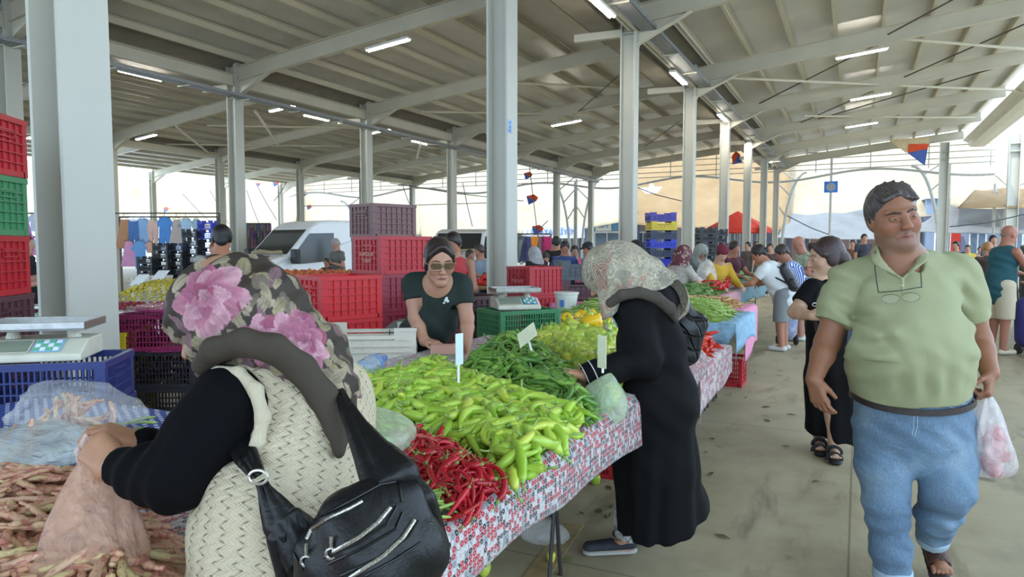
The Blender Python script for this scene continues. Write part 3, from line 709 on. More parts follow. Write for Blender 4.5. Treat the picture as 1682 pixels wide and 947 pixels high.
p=onz(990,782,0); crate((p[0]-.12,p[1]+.1,0),.4,.3,.28,'red',R(5),'red crate on the floor under the pepper table beside the woman in black','slat')
p=onz(955,790,0); crate((p[0]-.55,p[1]+.25,0),.5,.36,.3,'green',R(-4),'green crate on the floor in the shade under the pepper table','slat')
cw=crate(tuple(at(608,592,4.35)),.58,.36,.2,'white',TH+R(6),'white plastic crate marked U4 behind the pepper table','dip')
cw.location.z=.80
c_=at(650,560,4.2); text('marker_text','U4.',.06,(c_[0],c_[1]-.0,.965),tuple(_r),(0,0,1),M('black_marker','#222',.7) if False else M('black_marker','#222222',.7),cw)
t=empty('crate_stand',(cw.location.x,cw.location.y,0),TH+R(6),'low wooden stand carrying the white U4 crate','stand')
obj('board',MB().cbox((0,0,.785),(.6,.4,.03)),M('raw_wood','#9c7a52',.8),t)
for sx in(-.26,.26):
    for sy in(-.16,.16): obj('leg',MB().cbox((sx,sy,.385),(.05,.05,.77)),M('raw_wood','#9c7a52',.8),t)
# plastic film over the magenta crate, fruit inside
def fruit_mesh(r,n=10,sq=.92,name='fruit',mat=None):
    pr=[(r*math.sin(a)*1.0,(-math.cos(a))*r*sq) for a in np.linspace(.12,PI-.12,8)]
    return MB().lathe(pr,n).mesh(name,mat,True)
# ================================================================ tables
LEG=M('dark_painted_tube','#2f2c2b',.5)
TW=M('plywood','#8a6a45',.8)
def trestle(x0,x1,y0,y1,z,label):
    t=empty('market_table',((x0+x1)/2,(y0+y1)/2,0),0,label,'table','market tables')
    obj('tabletop',MB().box((x0,y0,z-.03),(x1,y1,z)),TW,t,world=True)
    for y in (y0+.15,(y0+y1)/2,y1-.15):
        for x in (x0+.12,x1-.3):
            obj('leg',MB().tube([(x,y-.07,0),(x,y+.07,z-.03)],.009,6).tube([(x,y+.07,0),(x,y-.07,z-.03)],.009,6),LEG,t,world=True)
        obj('rail',MB().tube([(x0+.12,y,.3),(x1-.3,y,.3)],.008,6),LEG,t,world=True)
    return t
ZT=.84
trestle(-2.36,-.87,1.2,4.40,ZT,'long trestle table under the peppers and chillies')
trestle(-3.1,-.87,-.8,1.16,ZT,'trestle table under the speckled bean pods')
def flower_cloth(n,bgc,reds,sc):
    t=NT(n); u=t.new('ShaderNodeTexCoord').outputs['UV']
    mp=t.new('ShaderNodeMapping'); t.lk(u,mp.inputs[0]); mp.inputs['Scale'].default_value=(sc,sc,1)
    vo=t.new('ShaderNodeTexVoronoi',feature='F1',voronoi_dimensions='2D'); t.lk(mp.outputs[0],vo.inputs['Vector']); vo.inputs['Scale'].default_value=1; vo.inputs['Randomness'].default_value=.18
    ring=t.ramp(vo.outputs['Distance'],[(.11,(0,0,0)),(.16,(1,1,1)),(.42,(1,1,1)),(.47,(0,0,0))])
    sep=t.new('ShaderNodeSeparateColor'); t.lk(vo.outputs['Color'],sep.inputs[0])
    # bands of colour along the cloth
    wn=t.noise(mp.outputs[0],.35,2)
    pick=t.math('ADD',t.math('MULTIPLY',sep.outputs[0],.8),t.math('MULTIPLY',t.math('SUBTRACT',wn,.4),.5))
    colr=t.ramp(pick,[(0,C(reds[0])),(.33,C(reds[1])),(.56,C(reds[2])),(.76,C(reds[3]))],'CONSTANT')
    t.set(Base_Color=t.mix(ring,C(bgc),colr),Roughness=.75,Sheen_Weight=.2); t.bump(t.noise(t.coord('Object'),60,2),.15,.002); return t.m
CLOTH=flower_cloth('red_black_flower_cloth','#a9a3a3',['#b5142c','#15161c','#c9c4c2','#76868e'],56)
def cloth(x0,x1,y0,y1,z,mat,label,drop={'x1':.17},seed=0,wave=.012,res=.04,cat='tablecloth'):
    """flat cloth with hanging edges; UVs are metres along the fabric"""
    rs=np.random.default_rng(seed)
    dx0,dx1,dy0,dy1=[drop.get(k,0) for k in('x0','x1','y0','y1')]
    U=np.arange(x0-dx0,x1+dx1+res,res); V=np.arange(y0-dy0,y1+dy1+res,res)
    verts=[];uv=[];ph=rs.uniform(0,6,4)
    for v_ in V:
        for u_ in U:
            x=min(max(u_,x0),x1); y=min(max(v_,y0),y1); ov=max(x0-u_,u_-x1,0); ow=max(y0-v_,v_-y1,0)
            vz=0
            if u_>x1 or u_<x0: vz=1
            f=.5+.5*math.sin(v_*9+ph[0])*math.sin(v_*3.7+ph[1])
            hang=ov+ow*(1 if ov==0 else .4)
            scal=1+.12*math.sin(v_*2.3+ph[2])+.06*math.sin(v_*7+ph[3])
            z_=z+.004-hang*(scal if ov else 1)
            x+= (1 if u_>x1 else -1 if u_<x0 else 0)*(.012+wave*f*min(1,ov/.08)) if ov else 0
            y+= (1 if v_>y1 else -1 if v_<y0 else 0)*(.012+wave*f*min(1,ow/.08)) if ow else 0
            if not ov and not ow: z_+=.002*math.sin(u_*31+v_*17)
            verts.append((x,y,z_)); uv.append((u_,v_))
    nx=len(U); f=[(j*nx+i,j*nx+i+1,(j+1)*nx+i+1,(j+1)*nx+i) for j in range(len(V)-1) for i in range(nx-1)]
    m=MB().add(verts,f); o=obj('tablecloth',m,mat,smooth=True,label=label,cat=cat,thick=.004,world=True,loc=((x0+x1)/2,(y0+y1)/2,z))
    me=o.data; l=me.uv_layers.new(name='UVMap'); uvs=np.array(uv,'f')[np.array([lp.vertex_index for lp in me.loops])]; l.data.foreach_set('uv',uvs.ravel()); return o
cloth(-2.38,-.85,-.75,4.42,ZT,CLOTH,'white cloth printed with red and black flower rings, under the peppers',{'x1':.19,'x0':.12,'y1':.05},1)
def dotted():
    t=NT('blue_dotted_cloth'); u=t.new('ShaderNodeTexCoord').outputs['UV']; mp=t.new('ShaderNodeMapping'); t.lk(u,mp.inputs[0]); mp.inputs['Scale'].default_value=(32,32,1); mp.inputs['Rotation'].default_value=(0,0,.5)
    vo=t.new('ShaderNodeTexVoronoi',voronoi_dimensions='2D',distance='CHEBYCHEV'); t.lk(mp.outputs[0],vo.inputs['Vector']); vo.inputs['Scale'].default_value=1; vo.inputs['Randomness'].default_value=0
    t.set(Base_Color=t.mix(t.ramp(vo.outputs['Distance'],[(.20,(1,1,1)),(.25,(0,0,0))]),C('#33499a'),C('#dfe4ee')),Roughness=.7); return t.m
DOT=dotted()
cloth(-3.1,-1.5,-.8,1.80,ZT+.008,DOT,'blue cloth with white dots under the speckled beans',{'x0':.1},2)
# ---------------- produce
def bend_tube(L,rad,curve,tw=0.,n=9,seg=9,wob=0.,seed=0,flat=1.,kink=None):
    """returns MB of a curved tapering pod lying along x, centred; plus spine points and radii"""
    rs=np.random.default_rng(seed); pts=[];rr=[]
    a=-curve/2; x=y=0.; ds=L/n
    z=0
    for i in range(n+1):
        s=i/n; pts.append([x,y,z]); rr.append(rad(s)*(1+wob*rs.uniform(-1,1)))
        a+=curve/n*(1+ (kink or 0)*math.sin(s*PI*2)); x+=ds*math.cos(a); y+=ds*math.sin(a); z+=ds*tw*math.sin(s*5+seed)
    P=np.array(pts); P-=P.mean(0); return MB().tube(P,rr,seg,flat=flat),P,np.array(rr)
def kind(name,L,rad,mat,stemmat,curves,n=8,seg=9,wob=.06,tw=.12,stem=True,sl=.03,sr=.0035,flat=1.,cap=True):
    out=[]
    for i,c in enumerate(curves):
        l=L*(1+.18*math.sin(i*2.4)); m,P,r=bend_tube(l,rad,c,tw,n,seg,wob,i,flat,kink=.4*math.sin(i*1.7))
        st=None
        if stem:
            d=P[0]-P[1]; d/=np.linalg.norm(d); s_=MB()
            if cap: s_.tube([P[0]-d*.004,P[0]+d*.004,P[0]+d*.007],[r[0]*1.02+.0005,r[0]*.85,sr],8)
            e=P[0]+d*.005; q=np.array((0,0,1)) if i%2 else np.array((-d[1],d[0],0)); s_.tube([e,e+d*sl*.5+q*.003,e+d*sl+q*sl*.35],[sr,sr*.9,sr*1.15],6)
            st=s_.mesh('stem',stemmat,True)
        out.append((m.mesh(name,mat,True),st,P,r))
    return out
def prof_pepper(rm,tip=.35):
    return lambda s: rm*(.55+.45*min(1,s/.12))*(1-(1-tip)*max(0,(s-.35)/.65)**1.3)*(1 if s<.97 else .45)
STG=M('pepper_stem','#8fae58',.5)
K_lg=kind('green_pepper',.160,prof_pepper(.0150,.38),MR('light_green_pepper',['#84ab2e','#9cc23c','#a8ca44','#bad552','#93b83a','#c2cf50','#a8c43c','#c9a838'],.28,Specular_IOR_Level=.6),STG,[.5,1.5,-1.1,2.3,.3,-1.9,3.2,.9],wob=.12,tw=.22,n=11)
K_dg=kind('dark_green_pepper',.135,prof_pepper(.0115,.3),MR('dark_green_pepper_skin',['#4d7a2c','#5d8a30','#6f9c38','#3f6a2a','#84ab42','#5f8f38'],.3),M('dark_stem','#6b8c45',.5),[.6,1.3,-1.0,2.2,.3,-1.7,3.0,.8],wob=.1,tw=.2,n=10)
K_ch=kind('red_chilli',.125,lambda s:.0085*(.6+.4*min(1,s/.1))*(1-.8*max(0,(s-.3)/.7)),MR('red_chilli_skin',['#8f1420','#a81824','#c02030','#9c1622','#c9302c'],.25),M('chilli_stem','#7f9a4c',.5),[.6,1.2,-.9,2.0,.2,-1.6,2.6],wob=.08,tw=.2,sr=.0013,sl=.024)
K_bn=kind('speckled_bean_pod',.15,lambda s:.0088*(.5+.5*min(1,s/.1))*(1 if s<.85 else .55)*(1+.16*math.sin(s*34)),None,None,[.2,.5,-.4,.9,-.1,.7],n=14,seg=8,wob=.02,stem=False,flat=.8)
def bean_mat():
    t=NT('speckled_bean'); oi=t.new('ShaderNodeObjectInfo').outputs['Random']
    base=t.ramp(oi,[(0,C('#d0c08c')),(.25,C('#d9c08a')),(.5,C('#d9b294')),(.75,C('#d3a884')),(1,C('#d8a88c'))])
    n=t.noise(t.coord('Object',scale=(1,2.2,2.2)),42,3,.6); 
    t.set(Base_Color=t.mix(t.ramp(n,[(.50,(0,0,0)),(.60,(.62,.62,.62))]),base,C('#a8384c')),Roughness=.5); return t.m
BEAN=bean_mat()
for q in K_bn: q[0].materials.clear(); q[0].materials.append(BEAN)
K_gb=kind('green_bean',.13,lambda s:.0045*(.6+.4*min(1,s/.1))*(1 if s<.9 else .5),MR('green_bean_skin',['#8cab4e','#a5c064','#7f9f45','#b3c97a'],.5),None,[.3,.8,-.6,1.3,.1],n=7,seg=6,wob=.03,stem=False)
K_rl=kind('long_red_pepper',.17,prof_pepper(.019,.3),MR('long_red_pepper_skin',['#cf2f22','#de4630','#c02418','#e4573a'],.3),STG,[.3,.7,-.5,1.1],wob=.05)
def bellkind(name,r,h,mat,stemmat,lob=4,amp=.1,tip=.5):
    out=[]
    for i in range(4):
        hh=h*(1+.15*math.sin(i*2)); pr=[(r*.25,hh*.46),(r*.7,hh*.5),(r*.98,hh*.38),(r*1.0,hh*.1),(r*.9,-hh*.15),(r*(.5+.5*tip),-hh*.34),(r*.5,-hh*.46),(r*.12,-hh*.5)][::-1]
        m=MB().lathe(pr,16,lob=(lob,amp)); s_=MB().tube([(0,0,hh*.42),(0,0,hh*.52),(.004,0,hh*.52+.016),(.009,0,hh*.52+.026)],[.011,.008,.0035,.004],7)
        out.append((m.mesh(name,mat,True),s_.mesh('stem',stemmat,True),np.array([[0,0,0.]]),np.array([r*.95])))
    return out
K_bl=bellkind('bell_pepper',.034,.075,MR('pale_bell_pepper_skin',['#a4b93a','#b3c845','#8fae38','#c2d052','#d6cf48','#a9c344','#e0c23a'],.3),STG,3,.09)
K_yl=bellkind('bell_pepper',.04,.085,MR('yellow_bell_pepper_skin',['#e8b71f','#eec52c','#e9a51e'],.25),STG)
K_tm=bellkind('tomato',.028,.048,MR('tomato_skin',['#b81f22','#cf2c26'],.25),STG,5,.03,1.0)
# height field
GX0,GY0,GR=-3.2,-1.0,.01; NXg,NYg=240,620
HM=np.full((NXg,NYg),ZT+.006)
def gi(x,y): return (np.clip(((x-GX0)/GR).astype(int),0,NXg-1),np.clip(((y-GY0)/GR).astype(int),0,NYg-1))
def inpoly(P,x,y):
    c=np.zeros(np.shape(x),bool); n=len(P)
    for i in range(n):
        x1,y1=P[i][:2]; x2,y2=P[(i+1)%n][:2]
        m=((y1>y)!=(y2>y))&(x<(x2-x1)*(y-y1)/(y2-y1+1e-12)+x1); c^=m
    return c
GXX,GYY=np.meshgrid(GX0+GR*(np.arange(NXg)+.5),GY0+GR*(np.arange(NYg)+.5),indexing='ij')
def region(pxs,z=.92): return [tuple(onz(a,b,z)[:2]) for a,b in pxs]
def mound(P,hmax,edge,bumps=.0,peak=None):
    d=np.full(GXX.shape,9.); n=len(P)
    for i in range(n):
        a=np.array(P[i]);b=np.array(P[(i+1)%n]);ab=b-a; t=np.clip(((GXX-a[0])*ab[0]+(GYY-a[1])*ab[1])/(ab@ab+1e-12),0,1)
        d=np.minimum(d,np.hypot(GXX-a[0]-t*ab[0],GYY-a[1]-t*ab[1]))
    ins=inpoly(P,GXX,GYY); h=np.where(ins,hmax*(1-(1-np.clip(d/edge,0,1))**2),0)
    if peak is not None:
        for (cx,cy,s,a) in peak: h+=np.where(ins,a*np.exp(-((GXX-cx)**2+(GYY-cy)**2)/(2*s*s))*np.clip(d/edge,0,1),0)
    return h,ins
def drop(kinds,P,r_guess,count,target,rs,maxtilt=.6,place=None,stemless=False,lay=.8,smax=1.15):
    """drop pods one by one on the height field, choosing the lowest spots first"""
    res=[]; ins=inpoly(P,GXX,GYY); ii,jj=np.nonzero(ins)
    for c in range(count):
        k=rs.integers(0,len(ii),26); x=GXX[ii[k],jj[k]]; y=GYY[ii[k],jj[k]]
        score=(target[ii[k],jj[k]]+ZT)-HM[ii[k],jj[k]]+rs.uniform(0,.01,26)
        q=int(np.argmax(score)); x0,y0=x[q],y[q]
        var=int(rs.integers(0,len(kinds))); me,st,S,rr=kinds[var]; sc=rs.uniform(.82,smax); yaw=rs.uniform(0,2*PI); roll=rs.uniform(-.5,.5)
        if len(S)>1:
            co,si=math.cos(yaw),math.sin(yaw); L=S*sc; px=x0+L[:,0]*co-L[:,1]*si; py=y0+L[:,0]*si+L[:,1]*co
            gx,gy=gi(px,py); hh=HM[gx,gy]; m=len(S)//2; s1=hh[:m].mean(); s2=hh[m+1:].mean(); l=np.hypot(px[-1]-px[0],py[-1]-py[0])+1e-3
            pit=float(np.clip(math.atan2((s2-s1)*1.5,l),-maxtilt,maxtilt))
            Rm=Matrix.Rotation(yaw,3,'Z')@Matrix.Rotation(-pit,3,'Y')@Matrix.Rotation(roll,3,'X')
        else: Rm=Matrix.Rotation(yaw,3,'Z')@Matrix.Rotation(rs.uniform(0,2.2),3,'X'); 
        W=np.array(Rm); Q=(S*sc)@W.T; rad=rr*sc
        px=x0+Q[:,0]; py=y0+Q[:,1]
        if len(S)>1 and not inpoly(P,px[[0,-1]],py[[0,-1]]).all() and rs.random()<.75: continue
        gx,gy=gi(px,py); hz=HM[gx,gy]+rad*lay-Q[:,2]; z=.35*hz.max()+.65*hz.mean(); z=min(z,ZT+target[ii[k],jj[k]][q]+float(rad.mean())*rs.uniform(.6,1.3)+.006)
        # update
        for a in range(len(Q)):
            w=int(rad[a]/GR)+1; gx0,gy0=gx[a],gy[a]
            xa,xb,ya,yb=max(gx0-w,0),min(gx0+w+1,NXg),max(gy0-w,0),min(gy0+w+1,NYg)
            d2=(GXX[xa:xb,ya:yb]-px[a])**2+(GYY[xa:xb,ya:yb]-py[a])**2; top=z+Q[a,2]+np.sqrt(np.maximum(rad[a]**2-d2,0))
            HM[xa:xb,ya:yb]=np.where(d2<rad[a]**2,np.maximum(HM[xa:xb,ya:yb],top),HM[xa:xb,ya:yb])
        res.append((var,(x0,y0,z),Rm,sc))
    return res
def heap(kinds,P,hmax,edge,n_under,n_ind,rs,name,label,cat,group,under_label,peak=None,stem_parts=True,corefrac=.55,under_mat=None,tilt=.6,smax=1.15,labeler=None):
    tgt,ins=mound(P,hmax,edge,peak=peak)
    # core: a solid heap of the same produce below the visible layers
    core=HM.copy(); core=np.where(ins,np.maximum(HM,ZT+.006+tgt*corefrac),HM)
    core0=HM.copy(); HM[:]=core
    und=drop(kinds,P,0,n_under,tgt,rs,tilt,smax=smax); ind=drop(kinds,P,0,n_ind,tgt*1.05+.01,rs,tilt,smax=smax)
    V=[];F=[];off=0
    cache={}
    for var,loc,Rm,sc in und:
        if var not in cache:
            me=kinds[var][0]; a=np.empty(len(me.vertices)*3,'f'); me.vertices.foreach_get('co',a); cache[var]=(a.reshape(-1,3),[tuple(p.vertices) for p in me.polygons])
        a,fs=cache[var]; v=(a*sc)@np.array(Rm).T+np.array(loc); V.append(v); F+=[tuple(i+off for i in f) for f in fs]; off+=len(v)
    # core surface as coarse grid
    st=3; xs=np.arange(0,NXg,st); ys=np.arange(0,NYg,st); idx={}; cv=[]
    for i in xs:
        for j in ys:
            if core[i,j]>core0[i,j]+.001: idx[(i,j)]=off+len(cv); cv.append((GXX[i,j],GYY[i,j],core[i,j]-.004))
    for (i,j) in list(idx):
        q=[(i,j),(i+st,j),(i+st,j+st),(i,j+st)]
        if all(k in idx for k in q): F.append(tuple(idx[k] for k in q))
    V=np.concatenate(V+([np.array(cv)] if cv else [])); me=bpy.data.meshes.new(name+'_heap'); me.from_pydata(V.tolist(),[],F); me.materials.append(under_mat or kinds[0][0].materials[0]); me.shade_smooth()
    o=bpy.data.objects.new(name+'_heap',me); COL.objects.link(o); props(o,under_label,cat,None,'stuff')
    for i,(var,loc,Rm,sc) in enumerate(ind):
        me,st_,S,rr=kinds[var]; c=bpy.data.objects.new(name,me); COL.objects.link(c); c.location=loc; c.rotation_euler=Rm.to_euler(); c.scale=(sc,)*3
        c['label']=label; c['category']=cat; c['group']=group
        if st_ and stem_parts:
            s=bpy.data.objects.new('stem',st_); COL.objects.link(s); s.parent=c
    return ind
rs=np.random.default_rng(3)
REG={}
REG['dg']=region([(742,580),(800,556),(872,541),(905,560),(960,590),(1000,630),(1000,668),(930,668),(870,630),(800,612),(752,600)],.98)
REG['lg']=region([(560,628),(640,606),(690,592),(742,586),(765,602),(830,622),(900,648),(960,668),(1010,672),(985,700),(900,752),(845,782),(805,745),(740,712),(640,700),(600,668),(560,640)],.92)
REG['ch']=region([(560,700),(640,700),(735,716),(800,748),(842,782),(760,828),(700,800),(640,770),(560,760)],.90)
REG['bl']=region([(868,541),(900,530),(960,520),(1010,520),(1015,640),(1000,632),(955,592),(905,562)],.95)
REG['yl']=region([(880,536),(930,517),(975,513),(1005,515),(1000,545),(950,530),(905,535)],.97)
REG['bn']=[(-2.5,1.15),(-1.6,1.28),(-1.15,1.05),(-.93,.7),(-.93,-.3),(-2.9,-.3),(-3.0,.6)]
REG['bn']=region([(-60,752),(40,736),(110,738),(215,752),(330,830)],.93)+[(-.93,.75),(-.93,.1),(-1.6,-.1),(-2.3,.3)]
REG['gb']=region([(560,740),(650,765),(700,800),(765,830),(700,870),(600,850)],.87)
heap(K_dg,REG['dg'],.12,.18,330,300,rs,'dark_green_pepper','slim dark green pepper in the middle heap of the long table','pepper','slim dark green peppers on the middle heap','dark green peppers filling the middle heap under the loose ones',peak=[(*onz(845,560,1.0)[:2],.3,.06)])
heap(K_lg,REG['lg'],.075,.16,380,300,rs,'green_pepper','light green curved pepper in the big heap before the vendor','pepper','light green peppers on the big heap','light green peppers filling the big heap under the loose ones')
heap(K_ch,REG['ch'],.07,.14,260,290,rs,'red_chilli','thin dark red chilli in the heap at the table edge','chilli','red chillies on the near heap','red chillies filling the near heap under the loose ones')
heap(K_bl,REG['bl'],.09,.16,200,190,rs,'bell_pepper','small pale green bell pepper in the heap beside the woman in black','bell pepper','pale green bell peppers on the heap','pale green bell peppers filling the heap under the loose ones')
tg,_=mound(REG['yl'],.16,.1)
for i,(var,loc,Rm,sc) in enumerate(drop(K_yl,REG['yl'],0,30,tg,rs)):
    c=bpy.data.objects.new('yellow_bell_pepper',K_yl[var][0]); COL.objects.link(c); c.location=loc; c.rotation_euler=Rm.to_euler(); c.scale=(sc*(1.0 if i else 1.2),)*3
    props(c,'bright yellow bell pepper lying among the pale green ones','bell pepper','yellow bell peppers on the far heap'); s=bpy.data.objects.new('stem',K_yl[var][1]); COL.objects.link(s); s.parent=c
TR=region([(925,532),(950,524),(965,535),(940,543)],.93); tg,_=mound(TR,.1,.1)
for i,(var,loc,Rm,sc) in enumerate(drop(K_tm,TR,0,9,tg,rs)):
    c=bpy.data.objects.new('tomato',K_tm[var][0]); COL.objects.link(c); c.location=loc; c.rotation_euler=Rm.to_euler(); c.scale=(sc,)*3
    props(c,'small red tomato behind the yellow bell peppers','tomato','red tomatoes behind the bell peppers'); s=bpy.data.objects.new('stem',K_tm[var][1]); COL.objects.link(s); s.parent=c
BO=heap(K_bn,REG['bn'],.09,.16,900,300,rs,'bean_pod','pink and cream speckled bean pod in the near left heap','bean pod','speckled bean pods on the near heap','pink and cream speckled bean pods filling the near heap',stem_parts=False,corefrac=.3)
heap(K_gb,REG['gb'],.03,.1,40,120,rs,'green_bean','pale green bean between the chillies and the black handbag','green bean','green beans at the table edge','pale green beans filling the little heap by the handbag',stem_parts=False)
# ================================================================ soft plastics
def film(name,c,alpha=.45,rough=.18):
    if name in _mc: return _mc[name]
    t=NT(name); n=t.noise(t.coord('Object'),14,4,.7,.8)
    t.set(Base_Color=C(c),Roughness=rough,Specular_IOR_Level=.8,Alpha=t.ramp(n,[(.35,(alpha*.75,)*3),(.7,(min(1,alpha*1.35),)*3)]))
    t.bump(t.noise(t.coord('Object',scale=(1,1,.35)),16,5,.6,.7),.9,.02); _mc[name]=t.m; return t.m
def noise3(p,f,seed):
    rs=np.random.default_rng(seed); a=rs.normal(size=(6,3))*f; ph=rs.uniform(0,6.28,6); return sum(math.sin(float(a[i]@p)+ph[i]) for i in range(6))/6
def blob(c,rad,amp=.15,f=1.6,seed=0,n=26,m=18,top=None,pin=None):
    """crumpled closed bag: ellipsoid with creases; pin=(x,y,z) draws its mouth together"""
    c=np.array(c,float); rad=np.array(rad,float); B=MB(); v=[];fc=[]
    for j in range(m+1):
        th=PI*j/m
        for i in range(n):
            ph=2*PI*i/n; d=np.array((math.sin(th)*math.cos(ph),math.sin(th)*math.sin(ph),-math.cos(th)))
            k=1+amp*noise3(d,f*2,seed)+amp*.6*abs(noise3(d,f*5,seed+1)); p=c+d*rad*k
            if pin is not None:
                s=max(0,(d[2]-.2)/.8)**1.6; q=np.array(pin); p=p*(1-s)+(q+(d*np.array((rad[0],rad[1],0))*.12*(1+.5*math.sin(ph*5))))*s
            v.append(p)
    for j in range(m):
        for i in range(n): fc.append((j*n+i,j*n+(i+1)%n,(j+1)*n+(i+1)%n,(j+1)*n+i))
    return B.add(v,fc)
def bag(c,rad,mat,label,seed=0,pin=None,inner=None,group=None,amp=.15,n=26,cat='plastic bag'):
    t=empty('plastic_bag',(c[0],c[1],c[2]-rad[2]),0,label,cat,group)
    obj('bag_film',blob(c,rad,amp,1.6,seed,n=n,pin=pin),mat,t,smooth=True,world=True)
    if inner:
        col,kk,nn,s=inner; rs_=np.random.default_rng(seed)
        for i in range(nn):
            d=rs_.normal(size=3); d/=np.linalg.norm(d); p=np.array(c)+d*np.array(rad)*rs_.uniform(.15,.62)-np.array((0,0,rad[2]*.15)); q=kk[i%len(kk)]
            o=bpy.data.objects.new('produce_inside',q[0]); COL.objects.link(o); o.parent=t; o.location=tuple(p-np.array(t.location)); o.rotation_euler=tuple(rs_.uniform(0,6,3)); o.scale=(s,)*3
    return t
CLR=film('clear_film','#eceeec',.24,.12); MILK=film('milky_film','#eceae6',.6,.3); GRN=film('greenish_film','#cfe3c0',.5,.25); PNK=film('pinkish_film','#e3cdc2',.5,.3); MAG=film('magenta_film','#b03a78',.62,.2)
# ================================================================ scales
SCW=M('scale_ivory_plastic','#d3d0bd',.45); SST=M('brushed_steel','#b9b9b5',.28,.85,noise=30); LCD=M('lcd_window','#8e9684',.2); KBL=M('keypad_blue','#8db9d8',.4); KGR=M('keypad_green','#6fbf8a',.4); KDB=M('keypad_dark_blue','#3f6db0',.4)
def scale_(p,rz,label,body=SCW,w=.34,keys=KBL,trayw=.36,flip=False):
    t=empty('market_scale',p,rz,label,'scale','market scales')
    d=.3
    pr=[(-d/2,0),(-d/2+.0,.03),(-d/2+.11,.085),(d/2,.085),(d/2,0)]
    m=MB().prism(pr,(-w/2,0,0),(0,1,0),(0,0,1),(w,0,0)); obj('housing',m,body,t,bevel=.008)
    o=np.array((-w/2+.02,-d/2+.006,.0375)); sl=np.array((0,.11,.055)); sl/=np.linalg.norm(sl); nr=np.array((0,-sl[2],sl[1]))
    def plate(nm,x0,x1,s0,s1,mt,par=t,th=.003): return obj(nm,MB().obox(o+np.array((x0,0,0))+sl*s0+nr*.0,np.array((x1-x0,0,0)),sl*(s1-s0),nr*th),mt,par)
    dp=plate('display',.0,.17,.012,.095,LCD); plate('display_surround',-.006,.176,.006,.101,SCW,t,.0015)
    kp=plate('keypad',.185,.295,.01,.1,keys)
    for i in range(4):
        for j in range(3): obj('key',MB().obox(o+np.array((.192+.025*i,0,0))+sl*(.016+.028*j)+nr*.003,np.array((.019,0,0)),sl*.02,nr*.003),(WH if (i+j)%2 else KGR),kp)
    for x in (-w*.3,w*.3): obj('tray_support',MB().lathe([(.03,.083),(.022,.11),(.03,.125)],12,c=(x,.03,0)),body,t)
    tr=MB(); a=trayw/2; tr.box((-a,-.12,.128),(a,.17,.134))
    for q in ((-a,-.12,-a+.006,.17),(a-.006,-.12,a,.17),(-a,-.12,a,-.114),(-a,.164,a,.17)): tr.box((q[0],q[1],.134),(q[2],q[3],.165))
    obj('weighing_tray',tr,SST,t,bevel=.004)
    return t
scale_((PS1[0]-.03,PS1[1]-.02,PS1[2]),TH+R(14),'ivory shop scale with steel tray on the blue crates at left',w=.40,trayw=.42)
scale_((P9[0]-.02,P9[1],P9[2]),TH+R(14),'shop scale with green keypad on the green crate behind the peppers',keys=KDB)
p=at(66,524,8.2); scale_(p,TH+R(5),'red shop scale between the red crates and the broad column at left',body=M('scale_red','#d1261f',.45),w=.44,keys=KDB)
stack(66,526,8.2,['grey','black','black'],.4,.36,TH,'under the red scale','slat')
# ================================================================ price tags
CARD=M('pale_card','#cfe0dd',.6); CARD2=M('cream_card','#d4d6b8',.6); INK=M('ink','#39424e',.7)
def tag_(base,h,w,hh,mat,label,ang=0.,lean=(0,0),txt=None,rot=0.):
    b=np.array(base); top=b+np.array((lean[0],lean[1],h)); t=empty('price_tag',b,0,label,'price tag','price cards on sticks')
    obj('stick',MB().tube([b,top],.005,6),WH,t,world=True)
    x=np.array((math.cos(TH+ang),math.sin(TH+ang),math.sin(rot))); x/=np.linalg.norm(x); u=(top-b)/np.linalg.norm(top-b); n=np.cross(x,u)
    cd=obj('card',MB().obox(top-x*w/2+n*.004,x*w,u*hh,n*.003),mat,t,world=True)
    if txt: text('handwriting',txt,hh*.34,top+u*hh*.5-n*.001+n*(-.0+.0),x,u,INK,cd)
tag_(onz(753,628,.97),.07,.040,.12,CARD,'pale blue price card on a stick in the light green peppers',R(50),(.0,0),None)
tag_(onz(873,575,1.03),.03,.11,.095,CARD2,'cream price card standing in the dark green peppers',R(35),(-.03,.04),'30',.6)
tag_(onz(990,612,.99),.02,.045,.13,CARD2,'yellowish price card beside the woman in black',R(-50),(0,0),None)
for i,(px,py,l) in enumerate([(216,476,'white price card leaning at the yellow plums, near the column'),(252,466,'white price card before the pale crate behind the plums'),(408,462,'white price card at the left of the peaches')]):
    tag_(onz(px,py,.95),.05,.15,.18,WH,l,R(20*i-10),(0,.05),'50')
# ================================================================ fruit stall in the left background
WC=M('white_stall_sheet','#dcd9d2',.8)
def stall(pa,pb,z,dep,label,mat,skirt=.25,tilt=0):
    a=onz(*pa,z); b=onz(*pb,z); x=(b-a); L=np.linalg.norm(x); x/=L; y=np.array((-x[1],x[0],0)); y=y if y@_f>0 else -y
    t=empty('stall_table',(a+b)/2*np.array((1,1,0)),0,label,'table','produce stalls')
    obj('tabletop',MB().obox(a-np.array((0,0,.03)),x*L,y*dep,(0,0,.03)),TW,t,world=True)
    for s,k in((.08,.1),(.92,.1),(.08,.9),(.92,.9)): q=a+x*L*s+y*dep*k; obj('leg',MB().tube([q*np.array((1,1,0)),q-np.array((0,0,.03))],.02,6),LEG,t,world=True)
    m=MB(); 
    def fn(u,v): 
        q=a+x*L*u-y*(.012+.01*math.sin(u*30)); return q-np.array((0,0,skirt*v))
    m.grid(fn,40,4); m.obox(a-y*.01,x*L,y*(dep+.02),(0,0,.004)); obj('cover_sheet',m,mat,t,world=True)
    return a,x,y,L
